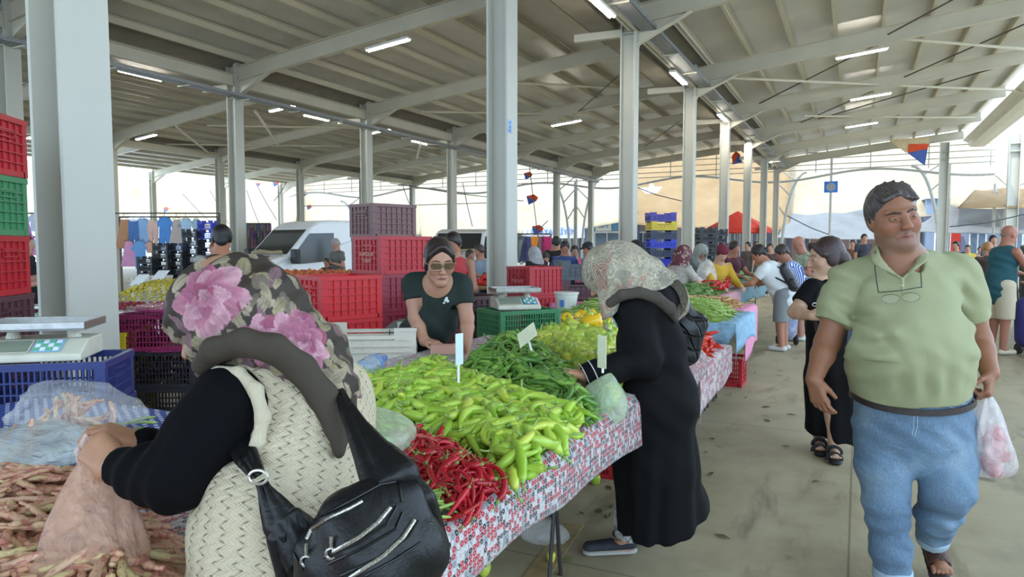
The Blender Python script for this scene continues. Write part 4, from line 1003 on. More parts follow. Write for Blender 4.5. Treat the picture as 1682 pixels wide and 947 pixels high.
def heap2(kinds,a,x,y,u0,u1,v0,v1,n,h,label,cat,group,name,z0=.0,s=1.,seed=0,steep=0.):
    rs_=np.random.default_rng(seed); r=float(kinds[0][3].max())*s
    # grid-jittered rows, highest in the middle
    nx=max(2,int(math.sqrt(n*(u1-u0)/(v1-v0)))); ny=max(2,int(n/nx))
    for j in range(ny):
        for i in range(nx):
            u=u0+(u1-u0)*(i+.5+rs_.uniform(-.3,.3)+(j%2)*.4)/nx; v=v0+(v1-v0)*(j+.5+rs_.uniform(-.3,.3))/ny
            e=min((u-u0)/(u1-u0),(u1-u)/(u1-u0))*2; z=z0+h*min(1,e*3)*(1-(1-min(1,(v-v0)/(v1-v0)*2.2))**2)+steep*(v-v0)+r*.6
            q=a+x*u+y*v; k=kinds[rs_.integers(0,len(kinds))]; o=bpy.data.objects.new(name,k[0]); COL.objects.link(o)
            o.location=(q[0],q[1],a[2]+z); o.rotation_euler=tuple(rs_.uniform(0,6,3)) if len(k[2])<2 else (rs_.uniform(-.2,.2),rs_.uniform(-.2,.2),rs_.uniform(0,6)); o.scale=(s*rs_.uniform(.85,1.1),)*3
            props(o,label,cat,group)
def fk(name,r,cols,sq=.92,rough=.45):
    mt=MR(name+'_skin',cols,rough); return [(fruit_mesh(r,10,sq,name,mt),None,np.array([[0,0,0.]]),np.array([r]))]
a,x,y,L=stall((362,492),(560,492),.80,1.5,'pale stall table carrying peaches and avocados left of the red crates',WC)
heap2(fk('peach',.037,['#c8662e','#b94a38','#d3843a','#a83c34','#d99a3c'],.92),a,x,y,.0,1.9,.42,1.4,230,.14,'small orange-red peach in the heap behind the flowered headscarf','peach','peaches on the left background stall','peach',.05,1.0,1,.1)
heap2(fk('avocado',.036,['#2e3528','#3a4430','#4b5a3a','#27301f'],1.1),a,x,y,.25,1.9,.02,.4,64,.05,'dark green avocado in the tray under the peaches','avocado','avocados below the peaches','avocado',.0,1.0,2)
a,x,y,L=stall((108,512),(300,512),.78,1.7,'stall table of plums seen between column and flowered headscarf',WC)
heap2(fk('yellow_plum',.022,['#c9b52e','#b7a52c','#d3c346','#c29b33'],.95),a,x,y,.05,1.3,.55,1.5,260,.12,'small yellow plum in the heap right of the broad column','plum','yellow plums on the left stall','yellow_plum',.06,1.0,3,.08)
heap2(fk('red_plum',.024,['#8e2433','#a63040','#7a1d2c','#b94a4a'],.95),a,x,y,.05,1.3,.12,.5,110,.04,'small dark red plum in the row below the yellow plums','plum','red plums on the left stall','red_plum',.0,1.0,4)
# purple fruit and film on the magenta crate
p=np.array(L4[0].location)
for lvl,(cr,nm) in enumerate(((L4[0],'top magenta crate'),(L4[1],'black crate below the magenta one'))):
    rs_=np.random.default_rng(5+lvl); c0=np.array(cr.location); hgt=P4[2]/4
    ks=fk('dark_grape_bunch' if 0 else 'dark_fig',.024,['#4b1d3d','#6b2a55','#3a1730','#7d3a66'],1.0)
    for i in range(70):
        o=bpy.data.objects.new('dark_fig',ks[0][0]); COL.objects.link(o); u,v=rs_.uniform(-.25,.25),rs_.uniform(-.17,.17)
        o.location=(c0[0]+u*math.cos(TH)-v*math.sin(TH),c0[1]+u*math.sin(TH)+v*math.cos(TH),c0[2]+.04+rs_.uniform(0,hgt-.07)); props(o,f'small dark purple fig inside the {nm}','fig',f'figs in the {nm}')
c=np.array((P4[0],P4[1],P4[2]+.01)); t=bag(c,(.29,.21,.05),MAG,'magenta plastic film crumpled over the crate of figs',seed=4,amp=.25,cat='plastic film')
c2=np.array((P4[0],P4[1],P4[2]*3/4-.0)); bag(c2,(.30,.215,.022),MAG,'magenta film edge between the two fig crates',seed=6,amp=.2,cat='plastic film')
# ================================================================ bags and loose things round the near tables
c=at(125,690,2.35); c[2]=.93; bag(c,(.22,.16,.085),CLR,'clear plastic bag with a few bean pods on the blue dotted cloth',seed=11,inner=('',K_bn,22,1.0),amp=.38,n=44)
c=at(25,715,2.05); c[2]=.91; bag(c,(.22,.19,.05),film('printed_film','#d9e2e4',.6),'blue and white printed plastic bag at the left picture edge',seed=12,inner=('',K_bn,6,1.0),amp=.38,n=44)
c=onz(632,722,.95); c[2]=.955; bag(c+np.array((-.03,.02,0)),(.105,.10,.085),GRN,'pale green plastic bag full of peppers lying by the red chillies',seed=13,inner=('',K_lg,14,.62),amp=.12,n=34,pin=tuple(onz(598,668,1.0)))
c=at(990,662,2.78); bag(c,(.10,.075,.10),GRN,'green plastic bag of peppers held low by the woman in black',seed=14,inner=('',K_dg,16,.8),amp=.14,n=30,pin=tuple(at(1003,612,2.8)))
for i,(px,py,r,l,mt) in enumerate([(1122,470,(.26,.2,.12),'white carrier bag lying on the far stall behind the paisley scarf',MILK),(1160,470,(.13,.1,.2),'white standing plastic bag on the far stall',MILK),(1113,452,(.2,.14,.08),'crumpled white sack on the far stall',MILK),(897,880,(.12,.1,.05),'clear crumpled bag on the floor under the table',CLR)]):
    c=onz(px,py,.9) if i<3 else onz(px,py,.03); c[2]=(.86+r[2]) if i<3 else .05; bag(c,r,mt,l,seed=20+i,amp=.25)
# water bottle lying at the back of the table
BOT=NT('clear_blue_bottle'); BOT.set(Base_Color=C('#a9c9e6'),Roughness=.08,Alpha=.42,Specular_IOR_Level=1.0); BOT=BOT.m
p0=onz(590,612,.905); p1=onz(640,582,.915); d=(p1-p0); Lb=np.linalg.norm(d); d/=Lb; Lb=.36
p0=(onz(614,598,.905))-d*Lb/2
t=empty('water_bottle',p0,0,'clear bluish plastic water bottle lying at the back edge of the table','bottle')
rr=[.03,.05,.052,.046,.052,.052,.046,.052,.05,.045,.02,.015,.015]; ss=[0,.02,.08,.12,.16,.26,.30,.34,.5,.72,.86,.9,.97]
obj('bottle_body',MB().tube([p0+d*Lb*s_ for s_ in ss],rr,16),BOT,t,smooth=True,world=True); obj('cap',MB().tube([p0+d*Lb*.95,p0+d*Lb*1.0],.017,12),M('bottle_cap_blue','#4f7fd0',.5),t,world=True)
obj('label_band',MB().tube([p0+d*Lb*.36,p0+d*Lb*.5],.0535,16,cap=False),M('bottle_label_blue','#6fa0e0',.4,Alpha=.6),t,world=True)
# loose pods on the dotted cloth
def loose(kk,px,py,z,yaw,label,cat,name,s=1.):
    q=onz(px,py,z); o=bpy.data.objects.new(name,kk[0]); COL.objects.link(o); o.location=tuple(q); o.rotation_euler=(.1,0,yaw); o.scale=(s,)*3; props(o,label,cat)
    if kk[1]: st=bpy.data.objects.new('stem',kk[1]); COL.objects.link(st); st.parent=o
for i,(k,px,py,yw,l,s_) in enumerate([(K_gb[0],222,694,.4,'thin green pod, upper one on the blue dotted cloth',1.2),(K_gb[1],245,706,-.2,'thin green pod, long lower one on the blue dotted cloth',1.3),(K_gb[2],232,688,1.7,'thin green pod crossing the others on the blue dotted cloth',1.1),(K_bn[1],268,726,.1,'cream bean pod lying on the blue cloth by the black sleeve',1.3),(K_bn[2],276,712,-.3,'red bean pod end beside the black sleeve',.8),(K_gb[3],256,742,.2,'small curled green pod by the elbow',.8),(K_dg[1],101,740,.3,'short dark green pepper under the clear bag',.6)]):
    loose(k,px,py,.875,yw,l,'pod' if i<6 else 'pepper','green_pod' if k in K_gb else 'bean_pod' if k in K_bn else 'dark_green_pepper',s_)
loose(K_lg[4],610,822,.02,.3,'pale green pepper fallen on the floor',"pepper",'green_pepper')
for i,(px,py) in enumerate([(978,787),(905,915),(795,935)]):
    loose(K_bl[i],px,py,.03,.5*i,['green bell pepper on the floor beside the woman in black','little green pepper on the floor strip, lowest','green pepper on the dark floor at the bottom edge'][i],'bell pepper','bell_pepper',.9 if i!=1 else .6)
# litter: dark leaves and scraps
LF=MR('wilted_leaf',['#3f4428','#6b6a3a','#2f3020','#8a8450'],.8)
rs_=np.random.default_rng(9); sp=[(1000,845),(1008,830),(985,838),(1000,800),(955,842),(1180,640),(1200,645),(1195,628),(1215,620),(1160,742),(1225,600),(1186,880),(1260,690),(1300,680),(1258,668),(1290,732),(1225,652),(1340,790),(1170,720),(1240,612),(1650,745),(930,918),(1168,777)]
for i,(px,py) in enumerate(sp):
    q=onz(px,py,.006); s=rs_.uniform(.02,.045); o=obj('leaf_scrap',MB().add([(-s,0,0),(0,-s*.3,.004),(s,0,.002),(0,s*.35,.006)],[(0,1,2,3)]),LF,label='small wilted leaf scrap on the concrete floor',cat='scrap',group='leaf scraps littering the aisle'); o.location=tuple(q); o.rotation_euler=(0,0,rs_.uniform(0,6))
    sd_=o.modifiers.new('t','SOLIDIFY'); sd_.thickness=.003
obj('floor_channel_cover',MB().obox(onz(850,960,.001),onz(925,860,.001)-onz(850,960,.001),onz(890,965,.001)-onz(850,960,.001),(0,0,.006)),M('ochre_timber_strip','#97835a',.7,noise=12,var=.2),label='ochre floor strip on the concrete by the grey shoe',cat='floor strip')
# white bucket
p=at(930,513,7.0); t=empty('bucket',(p[0],p[1],p[2]),0,'white plastic bucket with blue mark in front of the blue crates','bucket')
obj('bucket_body',MB().lathe([(.09,0),(.12,.2),(.118,.2)],20),M('white_plastic','#e2e0d6',.45),t); obj('rim',MB().lathe([(.12,.185),(.128,.19),(.128,.205),(.116,.205)],20),M('white_plastic','#e2e0d6',.45),t)
obj('printed_mark',MB().cbox((0,-.112,.1),(.04,.012,.07),TH),KDB,t)
q_=stack(930,514,7.05,['green','green','dkbrown'],.5,.34,TH+R(8),'under the white bucket','slat')
# ================================================================ tables further up the aisle
CL2=flower_cloth('pink_grey_flower_cloth','#c8b3b3',['#a8485a','#8a7f80','#ddd2d0','#c9a0a8'],26)
BLC=M('blue_sprigged_cloth','#8fb7d2',.8,noise=25,var=.25); PKC=M('pink_sprigged_cloth','#dd8fae',.8,noise=25,var=.15); GYC=M('teal_grey_cloth','#6f8f98',.8,noise=25,var=.2)
trestle(-1.95,-.92,4.55,5.72,.70,'small low table with long red peppers'); cloth(-1.97,-.90,4.53,5.74,.70,CL2,'pink and grey flowered cloth under the long red peppers',{'x1':.22,'y0':.2},5)
trestle(-2.7,-.9,5.85,7.0,.85,'table of green beans under a blue cloth'); cloth(-2.72,-.88,5.83,7.0,.85,BLC,'pale blue sprigged cloth under the green beans',{'x1':.22,'y0':.16},6)
trestle(-3.0,-1.0,7.06,7.85,.85,'small far table with a pink cloth'); cloth(-3.02,-.97,7.04,7.88,.85,PKC,'bright pink sprigged cloth hanging to the knee at the far table',{'x1':.42,'y0':.2},7)
def tableheap(kinds,x0,x1,y0,y1,z,n,h,label,cat,group,name,seed,s=1.):
    # solid body of the heap under the loose top layer
    m=MB(); m.grid(lambda u,v:(x0+(x1-x0)*u,y0+(y1-y0)*v,z+.002+max(0,h*min(1,min(u,1-u)*6)*(1-(1-min(1,v*2.2))**2)-.004)),14,14)
    obj(name+'_heap',m,kinds[0][0].materials[0],smooth=True,label='lower part of the heap: '+' '.join(label.split()[:8]),cat=cat,kind='stuff')
    heap2(kinds,np.array((x0,y0,z)),np.array((1,0,0.)),np.array((0,1,0.)),0,x1-x0,0,y1-y0,n,h,label,cat,group,name,0,s,seed)
tableheap(K_rl,-1.45,-.95,4.95,5.55,.705,60,.10,'long bright red pepper in the small far heap','pepper','long red peppers on the low table','long_red_pepper',31)
tableheap(K_bl,-1.5,-1.0,4.6,4.9,.705,30,.08,'pale green bell pepper on the low table by the handbag','bell pepper','pale bell peppers on the low table','bell_pepper',32)
tableheap(K_gb,-2.5,-1.0,5.9,6.9,.855,300,.12,'green bean in the heap on the blue cloth','green bean','green beans on the blue cloth','green_bean',33,1.25)
KT=kind('tan_bean_pod',.12,lambda s:.007,MR('tan_pod_skin',['#c9a26c','#b98a58','#d8b884','#a88458'],.6),None,[.3,.8,-.6],n=6,seg=6,stem=False)
tableheap(KT,-2.0,-1.1,7.12,7.8,.855,150,.07,'tan bean pod on the far pink-clothed table','bean pod','tan bean pods on the far table','tan_bean_pod',34,1.2)
KG=kind('okra_like_bean',.15,lambda s:.008*(1-.5*s),MR('broad_green_skin',['#4f7a34','#6b9440','#3e6a30','#88aa55'],.5),None,[.3,.8,-.6],n=6,seg=6,stem=False)
tableheap(KG,-2.8,-1.6,8.1,9.7,.855,170,.12,'dark green pod in the heap before the white-shirted shopper','green pod','dark green pods on the far table','green_pod',35,1.4)
tableheap(K_tm,-1.95,-1.6,9.4,10.0,.9,40,.06,'small red tomato on the far table by the gloved hands','tomato','tomatoes on the far table','tomato',36,1.)
o=obj('pink_sheet',MB().box((-2.9,7.1,.856),(-2.05,7.8,.864)),M('pink_sheet_plastic','#d98a96',.5),label='pink plastic sheet spread on the far table',cat='sheet')
trestle(-3.2,-1.5,7.95,10.2,.85,'long far table where the backpack shopper leans'); cloth(-3.2,-1.48,7.93,10.2,.85,M('rose_cloth','#b98a90',.8,noise=25,var=.15),'rose cloth under the dark green pods',{'x1':.25},17)
bag((-2.3,7.6,.96),(.15,.12,.1),CLR,'clear bag lying on the tan pods of the far table',seed=41,amp=.25)
# shop stalls further away: simple but whole tables with produce crates
trestle(-3.3,-1.6,10.3,15.5,.85,'far long table behind the shoppers'); cloth(-3.3,-1.6,10.3,15.5,.85,GYC,'grey-teal cloth on the farthest table of the row',{'x1':.3,'y0':.2},8)
tableheap(K_tm,-2.4,-1.8,11.0,12,.86,50,.1,'red tomato heaped on the farthest table','tomato','tomatoes on the farthest table','tomato',37,1.2)
tableheap(KG,-3.0,-1.8,12.4,14.5,.86,60,.12,'dark green pod heaped on the farthest table','green pod','green pods on the farthest table','green_pod',38,2.)
trestle(2.55,3.6,10.2,15.,.85,'stall table at the right picture edge beside the teal tank top')
tableheap(K_yl,2.7,3.5,10.4,12,.86,50,.1,'yellow bell pepper on the stall at the right picture edge','bell pepper','yellow peppers on the right stall','yellow_bell_pepper',39,1.2)
tableheap(KG,2.6,3.5,12.,14.5,.86,60,.15,'green pod on the stall at the right picture edge','green pod','green pods on the right stall','green_pod',40,2.)
for i,(x_,y_) in enumerate([(2.75,10.0),(2.75,10.6),(3.1,10.0)]): crate((x_,y_-.1 if i!=1 else y_,0.0 if i!=1 else .0),.5,.34,.5 if i==0 else .32,['violet','violet','black'][i],0,f'{["tall violet","violet","black"][i]} crate on the floor at the right picture edge','slat')
trestle(-.3,3.4,24,25.5,.85,'distant stall table across the aisle end'); tableheap(K_yl,-.2,3.2,24.1,25.2,.86,70,.2,'yellow fruit on the distant stall across the aisle','bell pepper','yellow fruit on the distant stall','yellow_bell_pepper',42,1.6)
trestle(-5.8,-4.9,9.2,14.5,.85,'stall table between the third and fourth aisle columns'); tableheap(K_tm,-5.6,-5.0,9.6,11,.86,60,.1,'tomato on the stall between columns','tomato','tomatoes between the columns','tomato',43,1.3)
# ================================================================ smooth-surface modelling (implicit fields -> one continuous mesh)
RGT=_r; FWD=np.array([-_f[0],-_f[1],0.])/math.hypot(_f[0],_f[1]); UPV=np.array([0,0,1.])
def nrm(v): v=np.array(v,float); return v/(np.linalg.norm(v)+1e-12)
def J(px,py,d): return at(px,py,d)
def rp(r,d): return r*d/FPX
class Field:
    def __init__(s): s.ops=[]; s.dispf=None
    def cone(s,a,b,ra,rb=None,k=.02,n=None,sq=1.,sub=False):
        rb=ra if rb is None else rb; a=np.array(a,float); b=np.array(b,float); m=max(ra,rb)
        s.ops.append(('c',(a,b,ra,rb,None if n is None else nrm(n),sq),k,sub,np.minimum(a,b)-m,np.maximum(a,b)+m)); return s
    def chain(s,pts,rs,k=.02,n=None,sq=1.,sub=False):
        for i in range(len(pts)-1): s.cone(pts[i],pts[i+1],rs[i],rs[i+1],k,n,sq,sub)
        return s
    def ell(s,c,r,A=None,k=.02,sub=False):
        c=np.array(c,float); r=np.array(r,float)*np.ones(3); A=np.eye(3) if A is None else np.array(A); m=r.max()
        s.ops.append(('e',(c,r,A),k,sub,c-m,c+m)); return s
    def cut(s,p,n,rad,k=.004):
        """remove what lies beyond the plane (p, outward n) within rad of p"""
        p=np.array(p,float); s.ops.append(('p',(p,nrm(n),rad),k,True,p-rad,p+rad)); return s
    def grid(s,h):
        lo=np.min([o[4] for o in s.ops if not o[3]],0)-3*h; hi=np.max([o[5] for o in s.ops if not o[3]],0)+3*h
        N=np.ceil((hi-lo)/h).astype(int)+1; ax=[(lo[i]+h*np.arange(N[i])).astype('f4') for i in range(3)]
        D=np.full(N,.15,'f4')
        for t,P,k,sub,a,b in s.ops:
            mg=k*1.2+2.5*h; i0=np.clip(((a-mg-lo)/h).astype(int),0,N-1); i1=np.clip(np.ceil((b+mg-lo)/h).astype(int)+1,1,N)
            if (i1<=i0).any(): continue
            sl=tuple(slice(i0[i],i1[i]) for i in range(3)); X=ax[0][sl[0]][:,None,None]; Y=ax[1][sl[1]][None,:,None]; Z=ax[2][sl[2]][None,None,:]
            if t=='c':
                A,B,ra,rb,n,sq=P; ab=(B-A).astype('f4'); L=float(ab@ab)+1e-9
                x,y,z=X-A[0],Y-A[1],Z-A[2]
                tt=np.clip((x*ab[0]+y*ab[1]+z*ab[2])/L,0,1); x=x-tt*ab[0]; y=y-tt*ab[1]; z=z-tt*ab[2]
                if n is not None:
                    w=(x*n[0]+y*n[1]+z*n[2])*(sq-1); d=np.sqrt((x+w*n[0])**2+(y+w*n[1])**2+(z+w*n[2])**2)-(ra+(rb-ra)*tt)
                else: d=np.sqrt(x*x+y*y+z*z)-(ra+(rb-ra)*tt)
            elif t=='e':
                c,r,A=P; x,y,z=X-c[0],Y-c[1],Z-c[2]; q=[(x*A[i][0]+y*A[i][1]+z*A[i][2]) for i in range(3)]
                k0=np.sqrt(sum((q[i]/r[i])**2 for i in range(3))); k1=np.sqrt(sum((q[i]/r[i]**2)**2 for i in range(3)))+1e-6; d=k0*(k0-1)/k1
                d=np.where(k0<.05,-r.min(),d)
            else:
                p,n,rad=P; d=(X-p[0])*n[0]+(Y-p[1])*n[1]+(Z-p[2])*n[2]
                R_=np.sqrt((X-p[0])**2+(Y-p[1])**2+(Z-p[2])**2); cur=D[sl]; D[sl]=np.where(R_<rad,np.maximum(cur,d),cur); continue
            cur=D[sl]; d=d.astype('f4')
            if sub: d=-d; h_=np.clip(k-np.abs(cur-d),0,None)/max(k,1e-6); D[sl]=np.maximum(cur,d)+h_*h_*k*.25
            else: h_=np.clip(k-np.abs(cur-d),0,None)/max(k,1e-6); D[sl]=np.minimum(cur,d)-h_*h_*k*.25
        if s.dispf is not None:
            i,j,k_=np.nonzero(np.abs(D)<.03); p=np.stack([ax[0][i],ax[1][j],ax[2][k_]],1); D[i,j,k_]+=s.dispf(p).astype('f4')
        return D,lo
    def polygonise(s,h):
        D,lo=s.grid(h); D[0]=D[-1]=.1; D[:,0]=D[:,-1]=.1; D[:,:,0]=D[:,:,-1]=.1
        S=D<0; c=[S[i:S.shape[0]-1+i,j:S.shape[1]-1+j,k:S.shape[2]-1+k] for i in(0,1) for j in(0,1) for k in(0,1)]
        cnt=sum(x.astype('i1') for x in c); act=(cnt>0)&(cnt<8); I,Jx,K=np.nonzero(act); idx=np.full(act.shape,-1,'i4'); idx[I,Jx,K]=np.arange(len(I))
        cor=[(i,j,k) for i in(0,1) for j in(0,1) for k in(0,1)]; val=np.stack([D[I+i,Jx+j,K+k] for i,j,k in cor],1)
        acc=np.zeros((len(I),3)); n=np.zeros(len(I))
        for a in range(8):
            for b in range(a+1,8):
                if sum(abs(cor[a][q]-cor[b][q]) for q in range(3))!=1: continue
                m=(val[:,a]<0)!=(val[:,b]<0); t=val[m,a]/(val[m,a]-val[m,b]); pa=np.array(cor[a],float); pb=np.array(cor[b],float)
                acc[m]+=pa+(pb-pa)*t[:,None]; n[m]+=1
        V=lo+h*(np.stack([I,Jx,K],1)+acc/n[:,None]); F=[]
        for ax in range(3):
            e=[0,0,0]; e[ax]=1; a=S[:S.shape[0]-e[0],:S.shape[1]-e[1],:S.shape[2]-e[2]]; b=S[e[0]:,e[1]:,e[2]:]
            x=np.nonzero(a!=b); x=np.stack(x,1); u,v=(ax+1)%3,(ax+2)%3; x=x[(x[:,u]>0)&(x[:,v]>0)]
            sg=a[x[:,0],x[:,1],x[:,2]]; du=np.zeros(3,int); du[u]=1; dv=np.zeros(3,int); dv[v]=1
            q=[idx[tuple((x-o).T)] for o in (du*0,du,du+dv,dv)]; Q=np.stack(q,1); Q[~sg]=Q[~sg][:,::-1]; Q=Q[:, ::1]; F.append(Q[(Q>=0).all(1)])
        return V,np.concatenate(F)
def field_obj(name,F,h,mat,parent,pat=None,uvf=None,smoothit=1,**kw):
    V,Q=F.polygonise(h)
    Q=Q[:,::1]
    if smoothit:
        # light Laplacian smoothing removes the grid texture
        for _ in range(smoothit):
            s=np.zeros_like(V); n=np.zeros(len(V))
            for a,b in((0,1),(1,2),(2,3),(3,0)):
                np.add.at(s,Q[:,a],V[Q[:,b]]); np.add.at(n,Q[:,a],1); np.add.at(s,Q[:,b],V[Q[:,a]]); np.add.at(n,Q[:,b],1)
            V=V*.45+.55*s/np.maximum(n,1)[:,None]
    org=np.array(parent.location if parent is not None else (0,0,0))
    top=parent
    while top is not None and top.parent is not None: top=top.parent
    if top is not None: org=np.array(top.location)
    me=bpy.data.meshes.new(name); me.vertices.add(len(V)); me.vertices.foreach_set('co',(V-org).astype('f4').ravel())
    me.loops.add(Q.size); me.loops.foreach_set('vertex_index',Q.astype('i4').ravel()); me.polygons.add(len(Q)); me.polygons.foreach_set('loop_start',np.arange(0,Q.size,4,dtype='i4'))
    me.polygons.foreach_set('use_smooth',np.ones(len(Q),bool)); me.update(calc_edges=True); me.validate(); me.materials.append(mat)
    if pat is not None:
        c=np.clip(pat(V),0,1); a=me.attributes.new('pat','FLOAT_COLOR','POINT'); a.data.foreach_set('color',np.concatenate([c,np.ones((len(c),1))],1).astype('f4').ravel())
    if uvf is not None:
        uv=uvf(V).astype('f4'); l=me.uv_layers.new(name='UVMap'); vi=np.empty(Q.size,'i4'); me.loops.foreach_get('vertex_index',vi); l.data.foreach_set('uv',uv[vi].ravel())
    o=bpy.data.objects.new(name,me); COL.objects.link(o)
    if parent is not None: o.parent=parent
    return o
def L3(h): return np.array(C(h)[:3])
# ---------------------------------------------------------------- anatomy
def frame(front,up):
    """rows: right (image right when facing camera is -x of the face), front, up"""
    f=nrm(front); u=nrm(np.array(up)-f*np.dot(up,f)); x=np.cross(f,u); return np.array([x,f,u])
def head(F,c,A,s=1.,detail=True,nose=1.,jaw=1.,ears=True):
    c=np.array(c,float); P=lambda x,y,z:c+s*(A[0]*x+A[1]*y+A[2]*z)
    F.ell(P(0,-.016,.034),np.array((.076,.096,.088))*s,A,.02)
    F.ell(P(0,.026,-.032),np.array((.063*jaw,.062,.082))*s,A,.03*s)
    F.cone(P(-.044*jaw,.0,-.062),P(-.012,.062,-.1),.024*s,.02*s,.025*s); F.cone(P(.044*jaw,.0,-.062),P(.012,.062,-.1),.024*s,.02*s,.025*s)
    F.ell(P(0,.068,-.098),.022*s,A,.02*s)
    if not detail:
        F.cone(P(0,.085,.005),P(0,.102,-.032),.009*s,.012*s,.012*s)
        for q in(-1,1):
            F.ell(P(.032*q,.095,.002),np.array((.016,.012,.010))*s,A,.008*s,True)
            if ears: F.ell(P(.077*q,-.008,-.006),np.array((.011,.019,.031))*s,A,.008*s)
        return
    for q in(-1,1):
        F.ell(P(.042*q,.05,-.028),np.array((.026,.028,.026))*s,A,.02*s)
        F.cone(P(.008*q,.083,.02),P(.05*q,.066,.024),.010*s,.008*s,.012*s)
        F.ell(P(.032*q,.1,.0),np.array((.020,.017,.0125))*s,A,.010*s,True)
        F.ell(P(.032*q,.0765,.0),np.array((.0165,.0135,.0125))*s,A,.003*s)
        F.cone(P(.018*q,.0865,.006),P(.046*q,.080,.0045),.0038*s,.0032*s,.003*s)   # upper lid
        F.cone(P(.019*q,.0855,-.0075),P(.044*q,.079,-.007),.003*s,.0026*s,.004*s)
        F.ell(P(.0115*q,.098,-.036),np.array((.0085,.011,.008))*s,A,.006*s)
        F.ell(P(.008*q,.104,-.0445),np.array((.0035,.005,.003))*s,A,.002*s,True)
        F.cone(P(.018*q,.088,-.048),P(.034*q,.074,-.072),.0022*s,.0015*s,.006*s,None,1,True)
        if ears:
            F.ell(P(.079*q,-.012,-.004),np.array((.010,.020,.033))*s,A,.010*s); F.ell(P(.088*q,-.006,.0),np.array((.006,.010,.018))*s,A,.006*s,True)
    F.cone(P(0,.083,.012),P(0,.104,-.030),.0085*s*nose,.0105*s*nose,.010*s); F.ell(P(0,.107,-.034),np.array((.0125*nose,.0115,.010))*s,A,.006*s)
    F.cone(P(-.026,.077,-.0675),P(0,.0885,-.0645),.0048*s,.0062*s,.006*s); F.cone(P(.026,.077,-.0675),P(0,.0885,-.0645),.0048*s,.0062*s,.006*s)
    F.cone(P(-.021,.077,-.0755),P(.021,.077,-.0755),.0066*s,.0066*s,.006*s); F.ell(P(0,.084,-.0765),np.array((.013,.008,.0065))*s,A,.004*s)
    F.cone(P(-.027,.0865,-.0712),P(0,.0965,-.0702),.0016*s,.0018*s,.003*s,None,1,True); F.cone(P(.027,.0865,-.0712),P(0,.0965,-.0702),.0016*s,.0018*s,.003*s,None,1,True)
def skin_pat(base,c,A,s=1.,lip='#a8605a',stubble=None,flush='#b5705c'):
    B=L3(base); c=np.array(c)
    def f(V):
        q=(V-c)/s; x=q@A[0]; y=q@A[1]; z=q@A[2]; col=np.repeat(B[None],len(V),0)
        n=.5+.5*np.sin(V[:,0]*31+np.sin(V[:,2]*23))*np.sin(V[:,1]*27+V[:,2]*19); col=col*(1+.06*(n[:,None]-.5))
        near=(np.abs(q).max(1)<.2)
        w=np.exp(-((np.abs(x)-.045)**2/.0005+(z+.03)**2/.0006))*(y>.02)*near; w+=.9*np.exp(-(x**2/.0003+(z+.034)**2/.0003))*(y>.08)*near
        col=col*(1-.35*w[:,None])+L3(flush)*.35*w[:,None]
        w=np.exp(-((x/.025)**4+((z+.0712)/.0085)**4))*(y>.06)*near; col=col*(1-.75*w[:,None])+L3(lip)*.75*w[:,None]
        w=np.exp(-((x/.024)**4+((z+.0710)/.0022)**2))*(y>.06)*near*.7; col=col*(1-w[:,None])+L3('#3c1f1c')*w[:,None]  # mouth line: crease shade between the lips painted into the skin colour
        if stubble is not None:
            w=np.clip((-.045-z)/.02,0,1)*(y>-.02)*(z>-.13)*near*.4; w=np.maximum(w,.5*np.exp(-((x/.03)**4+((z+.054)/.008)**4))*(y>.06)*near); w=w*(1-np.exp(-((x/.026)**4+((z+.0712)/.008)**4))*(y>.06)); col=col*(1-w[:,None])+L3(stubble)*w[:,None]
        return col
    return f
def toC(px):
    h=at(px,473,1.)-CAM; h[2]=0; return -nrm(h)
def rtv(px): return nrm(np.cross(-toC(px),UPV))
def eyes(parent,c,A,s,iris='#3a2a1e',look=(0,0),open_=.6):
    """eyeball caps with iris, set behind the lids"""
    c=np.array(c); 
    for q in(-1,1):
        e=c+s*(A[0]*.032*q+A[1]*.0765+A[2]*-.0005); m=MB(); n=16; v=[];f=[]
        r=.0142*s
        for j in range(7):
            th=j*.17
            for i in range(n):
                a=2*PI*i/n; d=A[0]*math.sin(th)*math.cos(a)*1.12+A[2]*math.sin(th)*math.sin(a)*open_+A[1]*math.cos(th); v.append(e+d*r)
        for j in range(6):
            for i in range(n): f.append((j*n+i,j*n+(i+1)%n,(j+1)*n+(i+1)%n,(j+1)*n+i))
        m.add(v,f); me=m.mesh('eye',None,True,tuple(parent.location))
        a=me.attributes.new('pat','FLOAT_COLOR','POINT'); cc=[]
        for j in range(7):
            for i in range(n): cc+= list(L3('#15100d') if j<2 else L3(iris) if j<3 else L3('#8f857c'))+[1]
        a.data.foreach_set('color',cc); me.materials.append(MV('eye_surface',.15)); obj('eye',me,None,parent)
